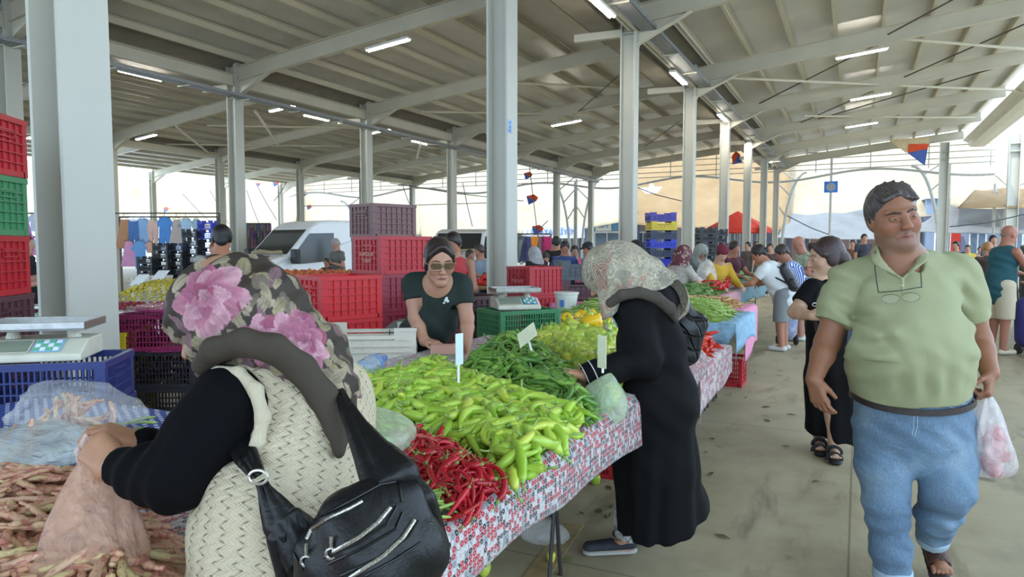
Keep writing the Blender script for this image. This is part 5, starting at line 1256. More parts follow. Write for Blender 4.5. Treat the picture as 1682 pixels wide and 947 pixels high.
def hand(F,w,d,n,side,curl=(.3,.35,.4,.45),s=1.,thumb=(.5,.3),spread=.1,k=.006,wide=1.):
    """w wrist, d towards the fingers, n palm normal (the way the palm looks), side=+1/-1: thumb on +cross(d,n)*side"""
    w=np.array(w,float); d=nrm(d); n=nrm(np.array(n)-d*np.dot(n,d)); t=np.cross(d,n)*side
    P=lambda a,b,c_:w+s*(d*a+t*b*wide+n*c_)
    for b,a1 in((.028,.088),(.010,.092),(-.010,.088),(-.027,.080)): F.cone(P(.005,b*.55,0),P(a1,b,0),.017*s,.0125*s,.012*s)
    F.ell(P(.035,.022,.008),np.array((.020,.020,.016))*s,None,.012*s)
    for i,(b,a1,l) in enumerate(((.029,.088,.072),(.010,.093,.080),(-.010,.090,.074),(-.028,.081,.058))):
        c_=curl[i]; a=0; p=P(a1,b,0); rr=(.0092,.0086,.0080,.0068); sp=(b/.028)*spread
        for q,(fr,cc) in enumerate(((.45,1.0),(.30,1.15),(.25,.8))):
            a+=c_*cc; dd=nrm(d*math.cos(a)+n*math.sin(a)+t*sp*math.cos(a)); p2=p+dd*l*fr*s; F.cone(p,p2,rr[q]*s,rr[q+1]*s,k*s*.6); p=p2
    p=P(.022,.030,.006); dd=nrm(d*math.cos(thumb[0])+t*math.sin(thumb[0])+n*thumb[1]); p2=p+dd*.038*s; F.cone(p,p2,.0125*s,.0105*s,.010*s); dd=nrm(d*math.cos(thumb[0]*.5)+t*math.sin(thumb[0]*.4)+n*(thumb[1]+.25)); p3=p2+dd*.036*s; F.cone(p2,p3,.0105*s,.0082*s,.004*s)
SKIN={}
def skin(): return MV('skin_surface',.5,fine=(60,.08),bump=(90,.10),Specular_IOR_Level=.4,Subsurface_Weight=.06,Subsurface_Radius=(.02,.008,.004),Subsurface_Scale=.3)
def cloth_m(name,c,rough=.85,b=(14,.35),var=.06,**k):
    if name in _mc: return _mc[name]
    t=NT(name); cc=C(c); n=t.noise(t.coord('Object'),3,3)
    t.set(Base_Color=t.ramp(n,[(.3,tuple(x*(1-var) for x in cc[:3])+(1,)),(.7,tuple(min(1,x*(1+var)) for x in cc[:3])+(1,))]),Roughness=rough,Sheen_Weight=.0)
    a=t.noise(t.coord('Object',scale=(1,1,.45)),b[0],4,.55,.8); w=t.noise(t.coord('Object'),260,2)
    h=t.math('ADD',a,t.math('MULTIPLY',w,.05)); t.bump(h,b[1],.018)
    for q,v in k.items(): t.set(**{q:v})
    _mc[name]=t.m; return t.m
def hair_m(name,c,c2=None):
    if name in _mc: return _mc[name]
    t=NT(name); n=t.noise(t.coord('Object',scale=(1,1,.22)),130,3,.6,.3); t.set(Base_Color=t.ramp(n,[(.35,C(c)),(.7,C(c2 or c))]),Roughness=.45); t.bump(n,.6,.006); _mc[name]=t.m; return t.m
def hair_cap(F,c,A,s=1.,vol=1.,front=.5,long_=0.,bald=False,bun=None):
    """hair volume hugging the skull, leaving the face free"""
    P=lambda x,y,z:np.array(c)+s*(A[0]*x+A[1]*y+A[2]*z)
    F.ell(P(0,-.022,.042),np.array((.083*vol,.099*vol,.093*vol))*s,A,.01)
    for q in(-1,1): F.ell(P(.066*q,-.02,.012),np.array((.022,.045,.05))*s*vol,A,.02)
    F.ell(P(0,-.085,-.02-long_*.5),np.array((.055,.03,.05+long_))*s*vol,A,.02)
    F.ell(P(0,.085,-.03+.02*(1-front)),np.array((.066,.075,.092))*s,A,.008,True)
    if bun is not None: F.ell(P(*bun),np.array((.035,.035,.035))*s,A,.015)
# ================================================================ the man in the green polo shirt
def build_man():
    d0=3.0; t=empty('person',J(1490,965,3.0)*np.array((1,1,0)),0,'grey-haired stout man in pale green polo and blue jeans walking forwards with a bag','person')
    # --- head
    hc=J(1468,357,2.98); yaw=R(-6); tilt=R(11)
    fr=nrm(FWD*math.cos(yaw)+RGT*math.sin(yaw)-UPV*.04); up=nrm(UPV-RGT*math.tan(tilt)); A=frame(fr,up); S=1.13
    F=Field(); head(F,hc,A,S,True,1.5,1.18)
    F.ell(hc+A[1]*.03-A[2]*.105,(.062,.05,.035),A,.03)   # double chin
    nb=J(1475,440,3.03); F.cone(hc-A[2]*.07-A[1]*.03,nb,.068,.082,.03)
    # torso core under the shirt
    F.cone(nb,J(1490,600,3.05),.13,.16,.04); F.cone(J(1490,600,3.05),J(1495,690,3.05),.15,.15,.04)
    shL=J(1395,462,3.05); elL=J(1359,562,3.04); wrL=J(1337,622,2.95)
    shR=J(1572,450,3.05); elR=J(1608,558,3.06); wrR=J(1626,612,2.95)
    F.cone(nb,shL,.07,.06,.03); F.cone(nb,shR,.07,.06,.03)
    F.chain([shL,(shL+elL)/2,elL,elL+(wrL-elL)*.35,wrL],[.066,.062,.052,.048,.034],.02); F.chain([shR,(shR+elR)/2,elR,elR+(wrR-elR)*.35,wrR],[.066,.060,.050,.047,.036],.02)
    hand(F,wrL+nrm(wrL-elL)*.004,nrm(J(1350,672,2.92)-wrL),nrm(RGT*.75-FWD*.45),1,(.35,.45,.5,.55),1.02,(.45,.35),.05)
    hand(F,wrR+nrm(wrR-elR)*.004,nrm(J(1622,650,2.92)-wrR),nrm(-RGT*.6-FWD*.55),-1,(1.05,1.1,1.15,1.15),1.04,(.75,.45),.04)
    # legs (inside the jeans) and feet
    hpL=J(1448,700,3.05); knL=J(1455,832,2.98); anL=J(1462,945,3.0); hpR=J(1548,700,3.05); knR=J(1556,800,2.93); anR=J(1530,888,3.18)
    F.chain([hpL,knL,anL],[.08,.055,.042],.03); F.chain([hpR,knR,anR],[.08,.055,.042],.03)
    F.cone(J(1495,680,3.05),hpL,.1,.08,.03); F.cone(J(1495,680,3.05),hpR,.1,.08,.03)
    ftL=J(1470,975,2.84); ftL[2]=.04; heL=anL*1.0; heL[2]=.05
    F.cone(anL,heL-np.array((0,0,.0)),.04,.036,.02); F.cone(heL,ftL,.036,.03,.02,UPV,1.3)
    toe=J(1545,930,3.10); heR=J(1533,893,3.20)
    F.cone(anR,heR,.042,.038,.02); F.cone(heR,toe,.038,.032,.02,None)
    fd=nrm(toe-heR)
    for i,o in enumerate((-.034,-.017,0,.016,.03)):
        b=toe+RGT*o*1.05; F.cone(b,b+fd*.030+RGT*o*.1,(.010,.0105,.011,.0115,.014)[i],(.008,.008,.009,.0095,.012)[i],.003)
    body=field_obj('body',F,.0034,skin(),t,pat=skin_pat('#96664c',hc,A,S,'#8f5148','#6f5f5a','#a3574a'))
    eyes(t,hc,A,S,'#2a1c14',open_=.38)
    # --- hair, brows, stubbled sideburn
    H=Field(); P=lambda x,y,z:hc+S*(A[0]*x+A[1]*y+A[2]*z)
    H.ell(P(0,-.024,.046),np.array((.084,.098,.088))*S,A,.01)
    for q in(-1,1): H.ell(P(.070*q,-.028,.014),np.array((.017,.042,.056))*S,A,.02)
    H.ell(P(0,-.08,-.02),np.array((.06,.04,.055))*S,A,.02)
    H.ell(P(0,.088,-.008),np.array((.064,.072,.094))*S,A,.02,True)
    for i in range(13):
        x=-.055+.0088*i; H.cone(P(x,.01,.112-3*x*x),P(x*1.1+.006*math.sin(i*2.3)-.006,.062,.090-abs(x)*.35-.012*(i<6)),.014*S,.007*S,.014)
    for i in range(16):
        a=i/16*PI-.3; H.cone(P(-.07*math.cos(a),-.03,.05+.07*math.sin(a)),P(-.085*math.cos(a)-.008,-.01+.02*math.sin(i*3),.055+.083*math.sin(a)),.012,.004,.006)
    field_obj('hair',H,.0042,hair_m('greying_hair','#2c2523','#5c524d'),t)
    E=Field()
    for q in(-1,1): E.chain([P(.012*q,.094,.0185),P(.032*q,.0905,.0245),P(.054*q,.072,.020)],[.0036*S,.0042*S,.0025*S],.003)
    field_obj('eyebrows',E,.0025,hair_m('dark_brow','#2d2522','#4a403c'),t)
    # --- polo shirt
    K=Field(); ax=FWD
    ch=J(1485,480,3.03); be=J(1490,565,2.93); lo=J(1494,628,2.97)
    K.cone(J(1440,472,3.04),J(1533,466,3.04),.118,.118,.04); K.cone(nb+UPV*-.03,ch,.10,.14,.05)
    K.chain([ch,be,J(1493,598,2.97),J(1494,642,2.99)],[.188,.232,.238,.224],.05,ax,1.08)
    K.ell(J(1495,562,2.90),(.205,.185,.16),np.array([RGT,FWD,UPV]),.08)
    K.ell(J(1440,485,2.92),(.07,.055,.06),None,.07); K.ell(J(1532,480,2.92),(.07,.055,.06),None,.08)
    aL=elL+(shL-elL)*.30; aR=elR+(shR-elR)*.30
    K.cone(nb,shL,.075,.082,.04); K.cone(nb,shR,.075,.082,.04)
    K.chain([shL,(shL+aL)/2,aL],[.088,.088,.086],.035); K.chain([shR,(shR+aR)/2,aR],[.086,.084,.078],.035)
    dl=nrm(elL-shL); dr=nrm(elR-shR); K.cut(aL+dl*.0,nrm(dl-RGT*.05),.14); K.cut(aR+dr*.0,nrm(dr+RGT*.1),.14)
    # hem: tilted plane
    K.cut(J(1496,649,3.0),nrm(-UPV+RGT*.10-FWD*.0),.36)
    # neck opening
    K.cone(nb+UPV*.14-FWD*.0,nb+UPV*.02+FWD*.02,.085,.072,.01,None,1,True)
    K.cone(nb+UPV*.05+FWD*.11,nb-UPV*.045+FWD*.14,.045,.012,.01,None,1,True)
    for y_,r_ in ((408,26),(418,25),(428,21),(438,14),(447,8),(455,3)): K.cone(J(1478+(y_-408)*.08,y_,2.6),J(1478+(y_-408)*.08,y_,3.0),rp(r_,2.9),rp(r_,2.9),.006,None,1,True)
    c0=np.array(be)
    def dsp(p):
        q=p-c0; x=q@RGT; z=q[:,2]; y=q@FWD
        r1=.009*np.sin(z*60+x*35+2*np.sin(x*20))*np.exp(-((np.abs(x)-.22)/.07)**2)*(z>-.05)      # armpit drag folds
        r2=.009*np.sin(x*75+z*18)*np.exp(-((z+.13)/.06)**2)*np.exp(-((x+.02)/.14)**2)
        r3=.006*np.sin((z-.5*x)*70)*np.exp(-((x+.2)/.09)**2)*np.exp(-((z-.05)/.2)**2)
        r4=.0035*np.sin(x*38+z*24+2.2*np.sin(z*17+x*9))*np.sin(z*21-x*14+1.3)
        r5=-.010*np.exp(-(((x+.165)*.9+(z-.03)*.5)/.018)**2)*np.exp(-((z-.06)/.10)**2)-.008*np.exp(-(((x-.175)*.9-(z-.06)*.4)/.018)**2)*np.exp(-((z-.10)/.09)**2)
        return r1+r2+r3+r4-r5
    K.dispf=dsp
    POLO=cloth_m('polo_green','#9b9d78',.85,(7,.45),.03)
    field_obj('polo_shirt',K,.006,POLO,t)
    # collar and placket
    v=J(1482,458,2.80)
    def strip(inn,out,nm='collar'):
        m=MB(); n=14; 
        def ev(P_,u):
            q=u*(len(P_)-1); i=min(int(q),len(P_)-2); f=q-i; a_,b_=np.array(J(*P_[i])),np.array(J(*P_[i+1])); return a_*(1-f)+b_*f
        m.grid(lambda u,w_: ev(inn,u)*(1-w_)+ev(out,u)*w_ + toC_(1478)*.010*math.sin(PI*min(1,w_*1.2)),n,4)
        return obj(nm,m,POLO,t,smooth=True,world=True,thick=.006)
    def toC_(px): h=at(px,473,1.)-CAM; h[2]=0; return -nrm(h)
    strip([(1478,388,3.12),(1450,392,3.08),(1441,402,3.0),(1446,422,2.92),(1460,440,2.85),(1480,457,2.80)],[(1478,402,3.16),(1440,404,3.10),(1431,412,3.0),(1430,428,2.89),(1445,440,2.83),(1468,449,2.80)])
    strip([(1478,388,3.12),(1500,392,3.08),(1508,402,3.0),(1509,420,2.92),(1500,438,2.85),(1483,457,2.80)],[(1478,402,3.16),(1510,404,3.10),(1517,408,3.0),(1527,420,2.90),(1519,430,2.85),(1492,450,2.80)])
    pk=Field(); pk.cone(J(1458,446,2.835),v,.006,.006,.004); pk.cone(J(1504,438,2.835),v,.006,.006,.004); pk.cone(v,J(1483,480,2.79),.007,.006,.004)
    field_obj('placket',pk,.004,POLO,t)
    obj('button',MB().lathe([(.005,0),(.005,.003),(.001,.004)],10,c=tuple(J(1482,469,2.79))),M('shirt_button','#c9cdbd',.4),t,world=True)
    # --- jeans
    Q=Field(); wa=J(1497,640,2.99)
    Q.cone(wa,J(1500,690,3.02),.232,.238,.05,FWD,1.25)
    Q.chain([J(1450,700,3.04),J(1452,760,3.02),J(1456,832,2.98),J(1463,900,2.99),J(1466,942,3.0)],[.118,.112,.086,.078,.074],.035)
    Q.chain([J(1550,700,3.04),J(1553,750,3.0),J(1557,800,2.93),J(1540,845,3.03),J(1532,880,3.14)],[.120,.118,.100,.083,.068],.035)
    Q.cut(J(1497,630,3.0),UPV,.34)
    Q.cut(J(1466,945,3.0),-UPV,.12); Q.cut(J(1532,884,3.14),nrm(J(1532,884,3.14)-J(1540,845,3.03)),.12)
    def dj(p):
        q=p-c0; x=q@RGT; z=q[:,2]
        return .0028*np.sin(z*55+x*26+1.5*np.sin(x*30))*np.clip((-.28-z)/.25,0,1)+.004*np.sin(z*85+np.sin(x*40))*np.exp(-((z+.78)/.13)**2)+.004*np.sin((z+x*.7)*70)*np.exp(-((z+.36)/.07)**2)
    Q.dispf=dj
    def jeans():
        T=NT('faded_denim'); o=T.coord('Object'); n=T.noise(o,4,3,.5); w=T.noise(T.coord('Object',scale=(1,1,.12)),300,2)
        base=T.ramp(n,[(.32,C('#4d657f')),(.55,C('#68839b')),(.72,C('#8ea5b3'))]); base=T.mix(.22,base,T.ramp(w,[(.3,C('#33496a')),(.7,C('#9fb6c9'))]))
        T.set(Base_Color=base,Roughness=.85); T.bump(T.math('ADD',T.noise(T.coord('Object',scale=(1,1,2.0)),11,4,.55,1.0),T.math('MULTIPLY',w,.08)),.5,.016); return T.m
    DN=jeans(); field_obj('jeans',Q,.006,DN,t)
    DL=cloth_m('denim_inside','#a3b7c6',.9,(30,.3))
    cf=Field(); dR=nrm(J(1532,884,3.14)-J(1540,845,3.03)); p=J(1532.5,882,3.135); cf.cone(p-dR*.022,p+dR*.012,.070,.068,.004); cf.cut(p+dR*.02,dR,.12); cf.cut(p-dR*.026,-dR,.12); cf.cone(p+dR*.0,p+dR*.08,.055,.055,.002,None,1,True)
    field_obj('turned_up_cuff',cf,.005,DL,t)
    cf=Field(); p=J(1466,938,3.0); cf.cone(p,p-UPV*.02,.079,.079,.004); cf.cut(p-UPV*.03,-UPV,.13); cf.cut(p+UPV*.02,UPV,.13); cf.cone(p-UPV*.02,p-UPV*.09,.06,.06,.002,None,1,True)
    field_obj('turned_up_cuff',cf,.005,DL,t)
    # stitched pocket edges, fly, belt
    ST=M('denim_stitch','#a9bccb',.8); wx=lambda px,py,dd:J(px,py,dd)
    from mathutils.bvhtree import BVHTree
    def bvh_of(nm):
        o=[x for x in t.children if x.name.split('.')[0]==nm][-1]; off=Vector(t.location); return BVHTree.FromPolygons([v.co+off for v in o.data.vertices],[tuple(p.vertices) for p in o.data.polygons])
    bj=bvh_of('jeans')
    def onsurf(bv,pts,r,mat,nm,lift=.001):
        P_=[]
        for (a_,b_),(c_,d_) in zip(pts[:-1],pts[1:]):
            for s_ in np.linspace(0,1,6)[:-1]:
                d=_ray(a_+(c_-a_)*s_,b_+(d_-b_)*s_); d=d/np.linalg.norm(d); h=bv.ray_cast(Vector(CAM),Vector(d))
                if h[0] is not None: P_.append(np.array(h[0])-d*lift)
        if len(P_)>2: return obj(nm,MB().tube(P_,r,6),mat,t,world=True)
    for pts in ([(1404,648),(1416,656),(1428,652),(1432,640)],[(1552,640),(1560,655),(1575,664),(1592,662)],[(1500,656),(1501,690),(1498,722)],[(1506,656),(1507,700),(1500,722)],[(1560,668),(1578,672),(1590,668)]): onsurf(bj,pts,.0016,ST,'pocket_stitching')
    bp=[]; 
    for a in np.linspace(0,2*PI,49):
        x=math.cos(a); y=math.sin(a); zz=-.035*y*(y>0)+.012*x
        bp.append(J(1497,640,2.99)+RGT*.242*x+FWD*.203*y+UPV*(zz-.012))
    bl=MB(); n=len(bp)
    v_=[];f_=[]
    for i,q in enumerate(bp):
        o=nrm(np.array(q)-J(1497,640,2.99)); o[2]=0
        v_+=[q-UPV*.016,q+UPV*.010,q+UPV*.010+o*.005,q-UPV*.016+o*.005]
    for i in range(n-1):
        for k in range(4): a=i*4+k;b=i*4+(k+1)%4; f_.append((a,b,b+4,a+4))
    bl.add(v_,f_); bt=obj('belt',bl,M('dark_leather','#2e2320',.5,bump=(60,.3)),t,world=True)
    bvb=bvh_of('belt'); d=_ray(1508,657); d=d/np.linalg.norm(d); h=bvb.ray_cast(Vector(CAM),Vector(d))
    if h[0] is not None:
        bk=np.array(h[0])-d*.004; obj('buckle',MB().obox(bk-RGT*.026-UPV*.010,RGT*.052,UPV*.02,FWD*.004),M('steel_buckle','#c9c6bd',.3,.8),bt,world=True)
    # cord with reading glasses
    GC=M('glasses_cord','#2f3a30',.5); dd=2.79
    g=empty('reading_glasses',J(1475,487,2.72),0,'thin-rimmed reading glasses hanging on a dark cord over the green polo','glasses')
    obj('cord',MB().tube([J(1438,412,2.95),J(1437,440,2.86),J(1440,462,2.80),J(1443,480,2.76)],.0022,5).tube([J(1511,412,2.95),J(1512,440,2.85),J(1514,472,2.765)],.0022,5),GC,g,world=True)
    obj('temples',MB().tube([J(1443,480,2.755),J(1477,477,2.735),J(1514,471,2.76)],.0022,6),GC,g,world=True)
    for cx in(1463,1496):
        rim=[J(cx+15*math.cos(a)*(1),490-(cx-1463)*.08+8.5*math.sin(a)*(1 if math.sin(a)>0 else .8),2.735-.004*math.sin(a)) for a in np.linspace(0,2*PI,21)]
        rm=obj('rim',MB().tube(rim,.0013,5,cap=False),M('fine_metal_rim','#6f6a5c',.3,.7),g,world=True)
        ln=MB(); ln.add([rim[0]*.5+rim[10]*.5]+rim[:-1],[(0,i+1,(i+1)%20+1) for i in range(20)]); obj('lens',ln,film('spectacle_lens','#c9cfb4',.05,.1),rm,world=True,thick=.001)
    # sandals
    SB=M('brown_sandal_leather','#4a3026',.6,noise=20,bump=(50,.3)); SO=M('dark_sole','#2f241e',.7)
    so_=Field(); u=nrm(toe-heR); nn=nrm(np.cross(RGT,u)); nn=nn if nn[2]>0 else -nn
    so_.cone(heR-nn*.036-u*.03,toe-nn*.034+u*.045,.040,.048,.02,nn,4.2); field_obj('sandal_sole',so_,.005,SO,t)
    up_=Field(); c_=(heR*.42+toe*.58); up_.cone(c_-u*.035+nn*.004,c_+u*.032-nn*.002,.050,.049,.01,nn,1.25); up_.cut(c_+u*.050,nrm(u+nn*.1),.1); up_.cut(c_-u*.055,-u,.1); up_.cone(c_-u*.2,c_+u*.2,.040,.040,.003,nn,1.25,True); field_obj('sandal_strap',up_,.0045,SB,t)
    sl=Field(); sl.cone(np.array((heL[0],heL[1],.018))-nrm(ftL-heL)*.02,np.array((ftL[0],ftL[1],.018))+nrm(ftL-heL)*.04,.042,.048,.02,UPV,3.); field_obj('sandal_sole',sl,.006,SO,t)
    s2=Field(); cc=heL*.4+ftL*.6; s2.cone(cc-nrm(ftL-heL)*.04+UPV*.012,cc+nrm(ftL-heL)*.03+UPV*.005,.05,.046,.01,UPV,1.2); field_obj('sandal_strap',s2,.005,SB,t)
    # --- bag of tomatoes hanging from his hand
    hp=J(1622,655,2.93); bc=J(1632,738,2.93)
    b=empty('carrier_bag',(bc[0],bc[1],bc[2]-.13),0,'thin white carrier bag of red tomatoes held by the polo-shirt man','plastic bag')
    m=MB(); n=36; rows=26; v=[];f=[]
    for j in range(rows+1):
        s_=j/rows; z=(hp[2]+.012)+( (bc[2]-.125)-(hp[2]+.012))*s_
        w=.018+.072*min(1,(s_/.62))**.8 ; w*= math.sqrt(max(0,1-max(0,(s_-.78)/.22)**2)) if s_>.78 else 1
        w=max(w,.004)
        cx=hp*(1-s_)+bc*s_; cx=np.array((cx[0],cx[1],z))
        for i in range(n):
            a=2*PI*i/n; r_=w*(1+.10*math.sin(a*5+s_*5)+.05*math.sin(a*11-s_*7))
            v.append(cx+RGT*math.cos(a)*r_+FWD*math.sin(a)*r_*.8)
    for j in range(rows):
        for i in range(n): f.append((j*n+i,j*n+(i+1)%n,(j+1)*n+(i+1)%n,(j+1)*n+i))
    f.append(tuple(rows*n+i for i in range(n)))
    m.add(v,f); obj('bag_film',m,film('carrier_film','#f0e9ea',.42,.25),b,smooth=True,world=True)
    rs_=np.random.default_rng(2)
    for i in range(14):
        o=bpy.data.objects.new('tomato',K_tm[i%4][0]); COL.objects.link(o); a=rs_.uniform(0,6.28); r_=rs_.uniform(0,.048); o.location=tuple(bc+RGT*math.cos(a)*r_+FWD*math.sin(a)*r_*.7+UPV*(-.085+.012*i)); o.scale=(1.05,)*3
        o.rotation_euler=tuple(rs_.uniform(0,6,3)); props(o,'red tomato inside the white carrier bag held by the stout man','tomato','tomatoes inside the carrier bag')
build_man()
# ================================================================ the woman in the black robe
def paisley(name='paisley_scarf',base='#b5aa93',line='#4f4a46',acc='#c08d7b',sc=26):
    t=NT(name); o=t.coord('Object'); 
    ds=t.new('ShaderNodeTexNoise'); t.lk(o,ds.inputs['Vector']); ds.inputs['Scale'].default_value=9; 
    mp=t.new('ShaderNodeVectorMath',operation='ADD'); sc_=t.new('ShaderNodeVectorMath',operation='SCALE'); t.lk(ds.outputs['Color'],sc_.inputs[0]); sc_.inputs['Scale'].default_value=.14; t.lk(o,mp.inputs[0]); t.lk(sc_.outputs[0],mp.inputs[1])
    vo=t.new('ShaderNodeTexVoronoi'); t.lk(mp.outputs[0],vo.inputs['Vector']); vo.inputs['Scale'].default_value=sc*.8
    rings=t.math('SINE',t.math('MULTIPLY',vo.outputs['Distance'],34.))
    r=t.ramp(rings,[(.0,(1,1,1)),(.42,(.55,.55,.55)),(.62,(0,0,0))])
    sep=t.new('ShaderNodeSeparateColor'); t.lk(vo.outputs['Color'],sep.inputs[0])
    fill=t.ramp(sep.outputs[0],[(0,C(base)),(.45,C('#c8bfa8')),(.62,C(acc)),(.74,C(base)),(.9,C('#8f8a7d'))],'CONSTANT')
    fill=t.mix(.35,fill,C(base))
    n=t.noise(o,70,3,.7); n2=t.noise(o,5,2)
    t.set(Base_Color=t.mix(t.math('MULTIPLY',r,t.ramp(n2,[(.3,(.75,)*3),(.7,(.25,)*3)])),t.mix(t.ramp(n,[(.55,(0,0,0)),(.68,(.6,)*3)]),fill,C(line)),C(line)),Roughness=.8)
    t.bump(t.noise(o,14,4),.4,.012); return t.m
def build_abaya():
    px0=1060; T_=toC(px0); Rr=rtv(px0)
    t=empty('person',J(1050,905,3.42)*np.array((1,1,0)),0,'woman in a long black robe and beige paisley headscarf leaning over the peppers','person')
    hc=J(1000,452,3.16); A=frame(nrm(-Rr*.82-UPV*.55-T_*.12),UPV); S=1.0
    F=Field(); head(F,hc,A,S,True)
    nk=J(1052,478,3.2); F.cone(hc-A[2]*.07-A[1]*.04,nk,.05,.06,.03); F.cone(nk,J(1075,660,3.22),.09,.12,.04)
    sh=J(1040,507,3.10); el=J(1058,592,3.03); wr=J(958,617,3.0); sh2=J(1070,505,3.38); el2=J(1040,600,3.4); wr2=J(996,606,2.86)
    F.chain([nk,sh,el,wr],[.05,.045,.04,.028],.02); hand(F,wr,nrm(J(930,610,2.98)-wr),nrm(-UPV-Rr*.2),-1,(.7,.8,.9,1.0),.95,(.5,.4))
    sh2=J(1075,508,3.34); el2=J(1040,600,3.30); wr2=J(1045,640,3.2); F.chain([nk,sh2,el2,wr2],[.05,.045,.04,.028],.02); hand(F,wr2,-UPV,T_,1,(1,1,1,1),.95)
    hp=J(1070,690,3.25); a1=J(1030,880,3.40); a2=J(1075,870,3.56); F.chain([hp,a1],[.09,.036],.02); F.chain([hp,a2],[.09,.036],.02)
    toe1=J(975,897,3.38); toe1[2]=.045; a1[2]=.075; heel1=a1-np.array((0,0,.035)); F.cone(a1,heel1,.036,.033,.01); F.cone(heel1,toe1,.033,.026,.01)
    toe2=a2+ (toe1-a1); toe2[2]=.045; h2=a2*1.; h2[2]=.04; F.cone(a2,h2,.036,.033,.01); F.cone(h2,toe2,.033,.026,.01)
    field_obj('body',F,.005,skin(),t,pat=skin_pat('#b98768',hc,A,S))
    # headscarf
    H=Field(); P=lambda x,y,z:hc+S*(A[0]*x+A[1]*y+A[2]*z)
    H.ell(P(0,-.012,.012),(.112,.128,.128),A,.02); H.ell(P(0,-.09,.0),(.09,.085,.10),A,.05)
    H.chain([P(0,-.05,-.02),J(1048,462,3.19),J(1082,486,3.2)],[.115,.118,.125],.06)
    H.cone(J(1050,478,3.12),J(1085,492,3.1),.09,.08,.05); H.cone(J(1078,480,3.28),J(1098,500,3.26),.10,.09,.05)
    H.chain([P(0,.03,-.10),J(1001,495,3.08),J(1003,530,3.08)],[.07,.045,.035],.03)
    H.ell(P(0,.135,-.035),(.068,.09,.088),A,.01,True)
    H.cut(J(1060,487,3.1),nrm(-UPV*1.0+Rr*.55+T_*.0),.22)
    def dh(p):
        q=p-hc; return .004*np.sin(q@A[1]*60+q@A[2]*40+2*np.sin(q@A[0]*30))
    H.dispf=dh; field_obj('headscarf',H,.005,paisley(),t)
    B=Field(); pts=[(1003,497,3.03),(1022,484,3.0),(1050,480,2.99),(1078,488,3.0),(1100,506,3.04),(1110,528,3.10)]
    B.chain([J(*q) for q in pts],[.022,.024,.024,.026,.026,.01],.01,T_,1.8); B.chain([J(1108,520,3.12),J(1112,500,3.25),J(1104,488,3.36)],[.02,.026,.02],.01)
    field_obj('headscarf_border',B,.005,cloth_m('scarf_taupe_border','#453e36',.8),t)
    # robe
    K=Field(); K.cone(J(1040,505,3.14),J(1085,500,3.30),.10,.105,.05)
    K.chain([J(1062,505,3.2),J(1070,580,3.2),J(1074,660,3.2),J(1078,760,3.25),J(1088,870,3.28)],[.130,.150,.172,.186,.200],.05)
    K.ell(J(1085,655,3.24),(.17,.15,.17),None,.06); K.ell(J(1110,830,3.32),(.15,.14,.14),None,.06)
    K.chain([sh,(sh+el)/2,el],[.086,.080,.074],.03); K.chain([el,(el+wr)/2,wr+ (wr-el)*.02],[.072,.060,.054],.03)
    dw=nrm(wr-el); K.cut(wr-dw*.005,nrm(dw-UPV*.25),.09)
    K.chain([sh2,el2,wr2],[.08,.07,.055],.03); K.cut(wr2+nrm(wr2-el2)*.02,nrm(wr2-el2),.08)
    K.cut(J(1085,871,3.28),-UPV,.5); K.cut(J(1110,862,3.28),nrm(-UPV+Rr*.42),.3)
    K.cone(wr-dw*.02,wr+dw*.05,.038,.04,.004,None,1,True)
    c0=J(1075,700,3.2)
    def dk(p):
        q=p-c0; x=q@Rr; z=q[:,2]; y=q@T_
        low=np.clip((.15-z)/.5,0,1); ang=np.arctan2(y,x)
        return low*(.007*np.sin(ang*5+1.)+.004*np.sin(ang*11+z*3))+.003*np.sin(z*45+x*40)*(1-low)
    K.dispf=dk
    RB=cloth_m('black_robe_cloth','#08080a',.8,(8,.35),.15,Specular_IOR_Level=.22); field_obj('robe',K,.007,RB,t)
    # piping near the cuff
    n1=nrm(dw-UPV*.2); u=nrm(np.cross(n1,T_)); v=np.cross(n1,u); cc=wr-dw*.045
    obj('sleeve_piping',MB().tube([cc+u*.060*math.cos(a)+v*.062*math.sin(a) for a in np.linspace(0,2*PI,33)],.0028,6,cap=False),M('pale_piping','#c9ccd2',.6),t,world=True)
    cc=wr-dw*.004; obj('sleeve_piping',MB().tube([cc+u*.056*math.cos(a)+v*.057*math.sin(a) for a in np.linspace(0,2*PI,33)],.0022,6,cap=False),M('pale_piping','#c9ccd2',.6),t,world=True)
    # patterned trouser hems and shoes
    PT_=paisley('black_white_print','#d8d6d0','#121214','#26262a',60)
    for a_,nm in((a1,0),(a2,1)):
        Q=Field(); Q.cone(a_+UPV*.015,a_+UPV*.14,.060,.07,.01); Q.cut(a_+UPV*.0,nrm(-UPV-Rr*.2),.1); field_obj('trouser_hem',Q,.006,PT_,t)
    NV=cloth_m('navy_shoe_mesh','#23262f',.7,(60,.3)); SOL=M('grey_white_sole','#a9a69d',.6)
    for h_,to in((heel1,toe1),(h2,toe2)):
        d_=nrm(to-h_); sole=Field(); a_=h_*1.; b_=to*1.; a_[2]=b_[2]=.018; sole.cone(a_-d_*.012,b_+d_*.018,.040,.037,.01,UPV,2.6); field_obj('shoe_sole',sole,.005,SOL,t)
        up_=Field(); a_[2]=.05;b_[2]=.04; up_.cone(a_-d_*.010,b_+d_*.02,.040,.034,.01,UPV,1.15); up_.cut(a_-UPV*.018,-UPV,.4); up_.ell(a_+UPV*.03+d_*.035,(.055,.033,.03),frame(np.cross(UPV,d_),UPV)[[1,0,2]],.008,True); field_obj('shoe_upper',up_,.005,NV,t)
    return t
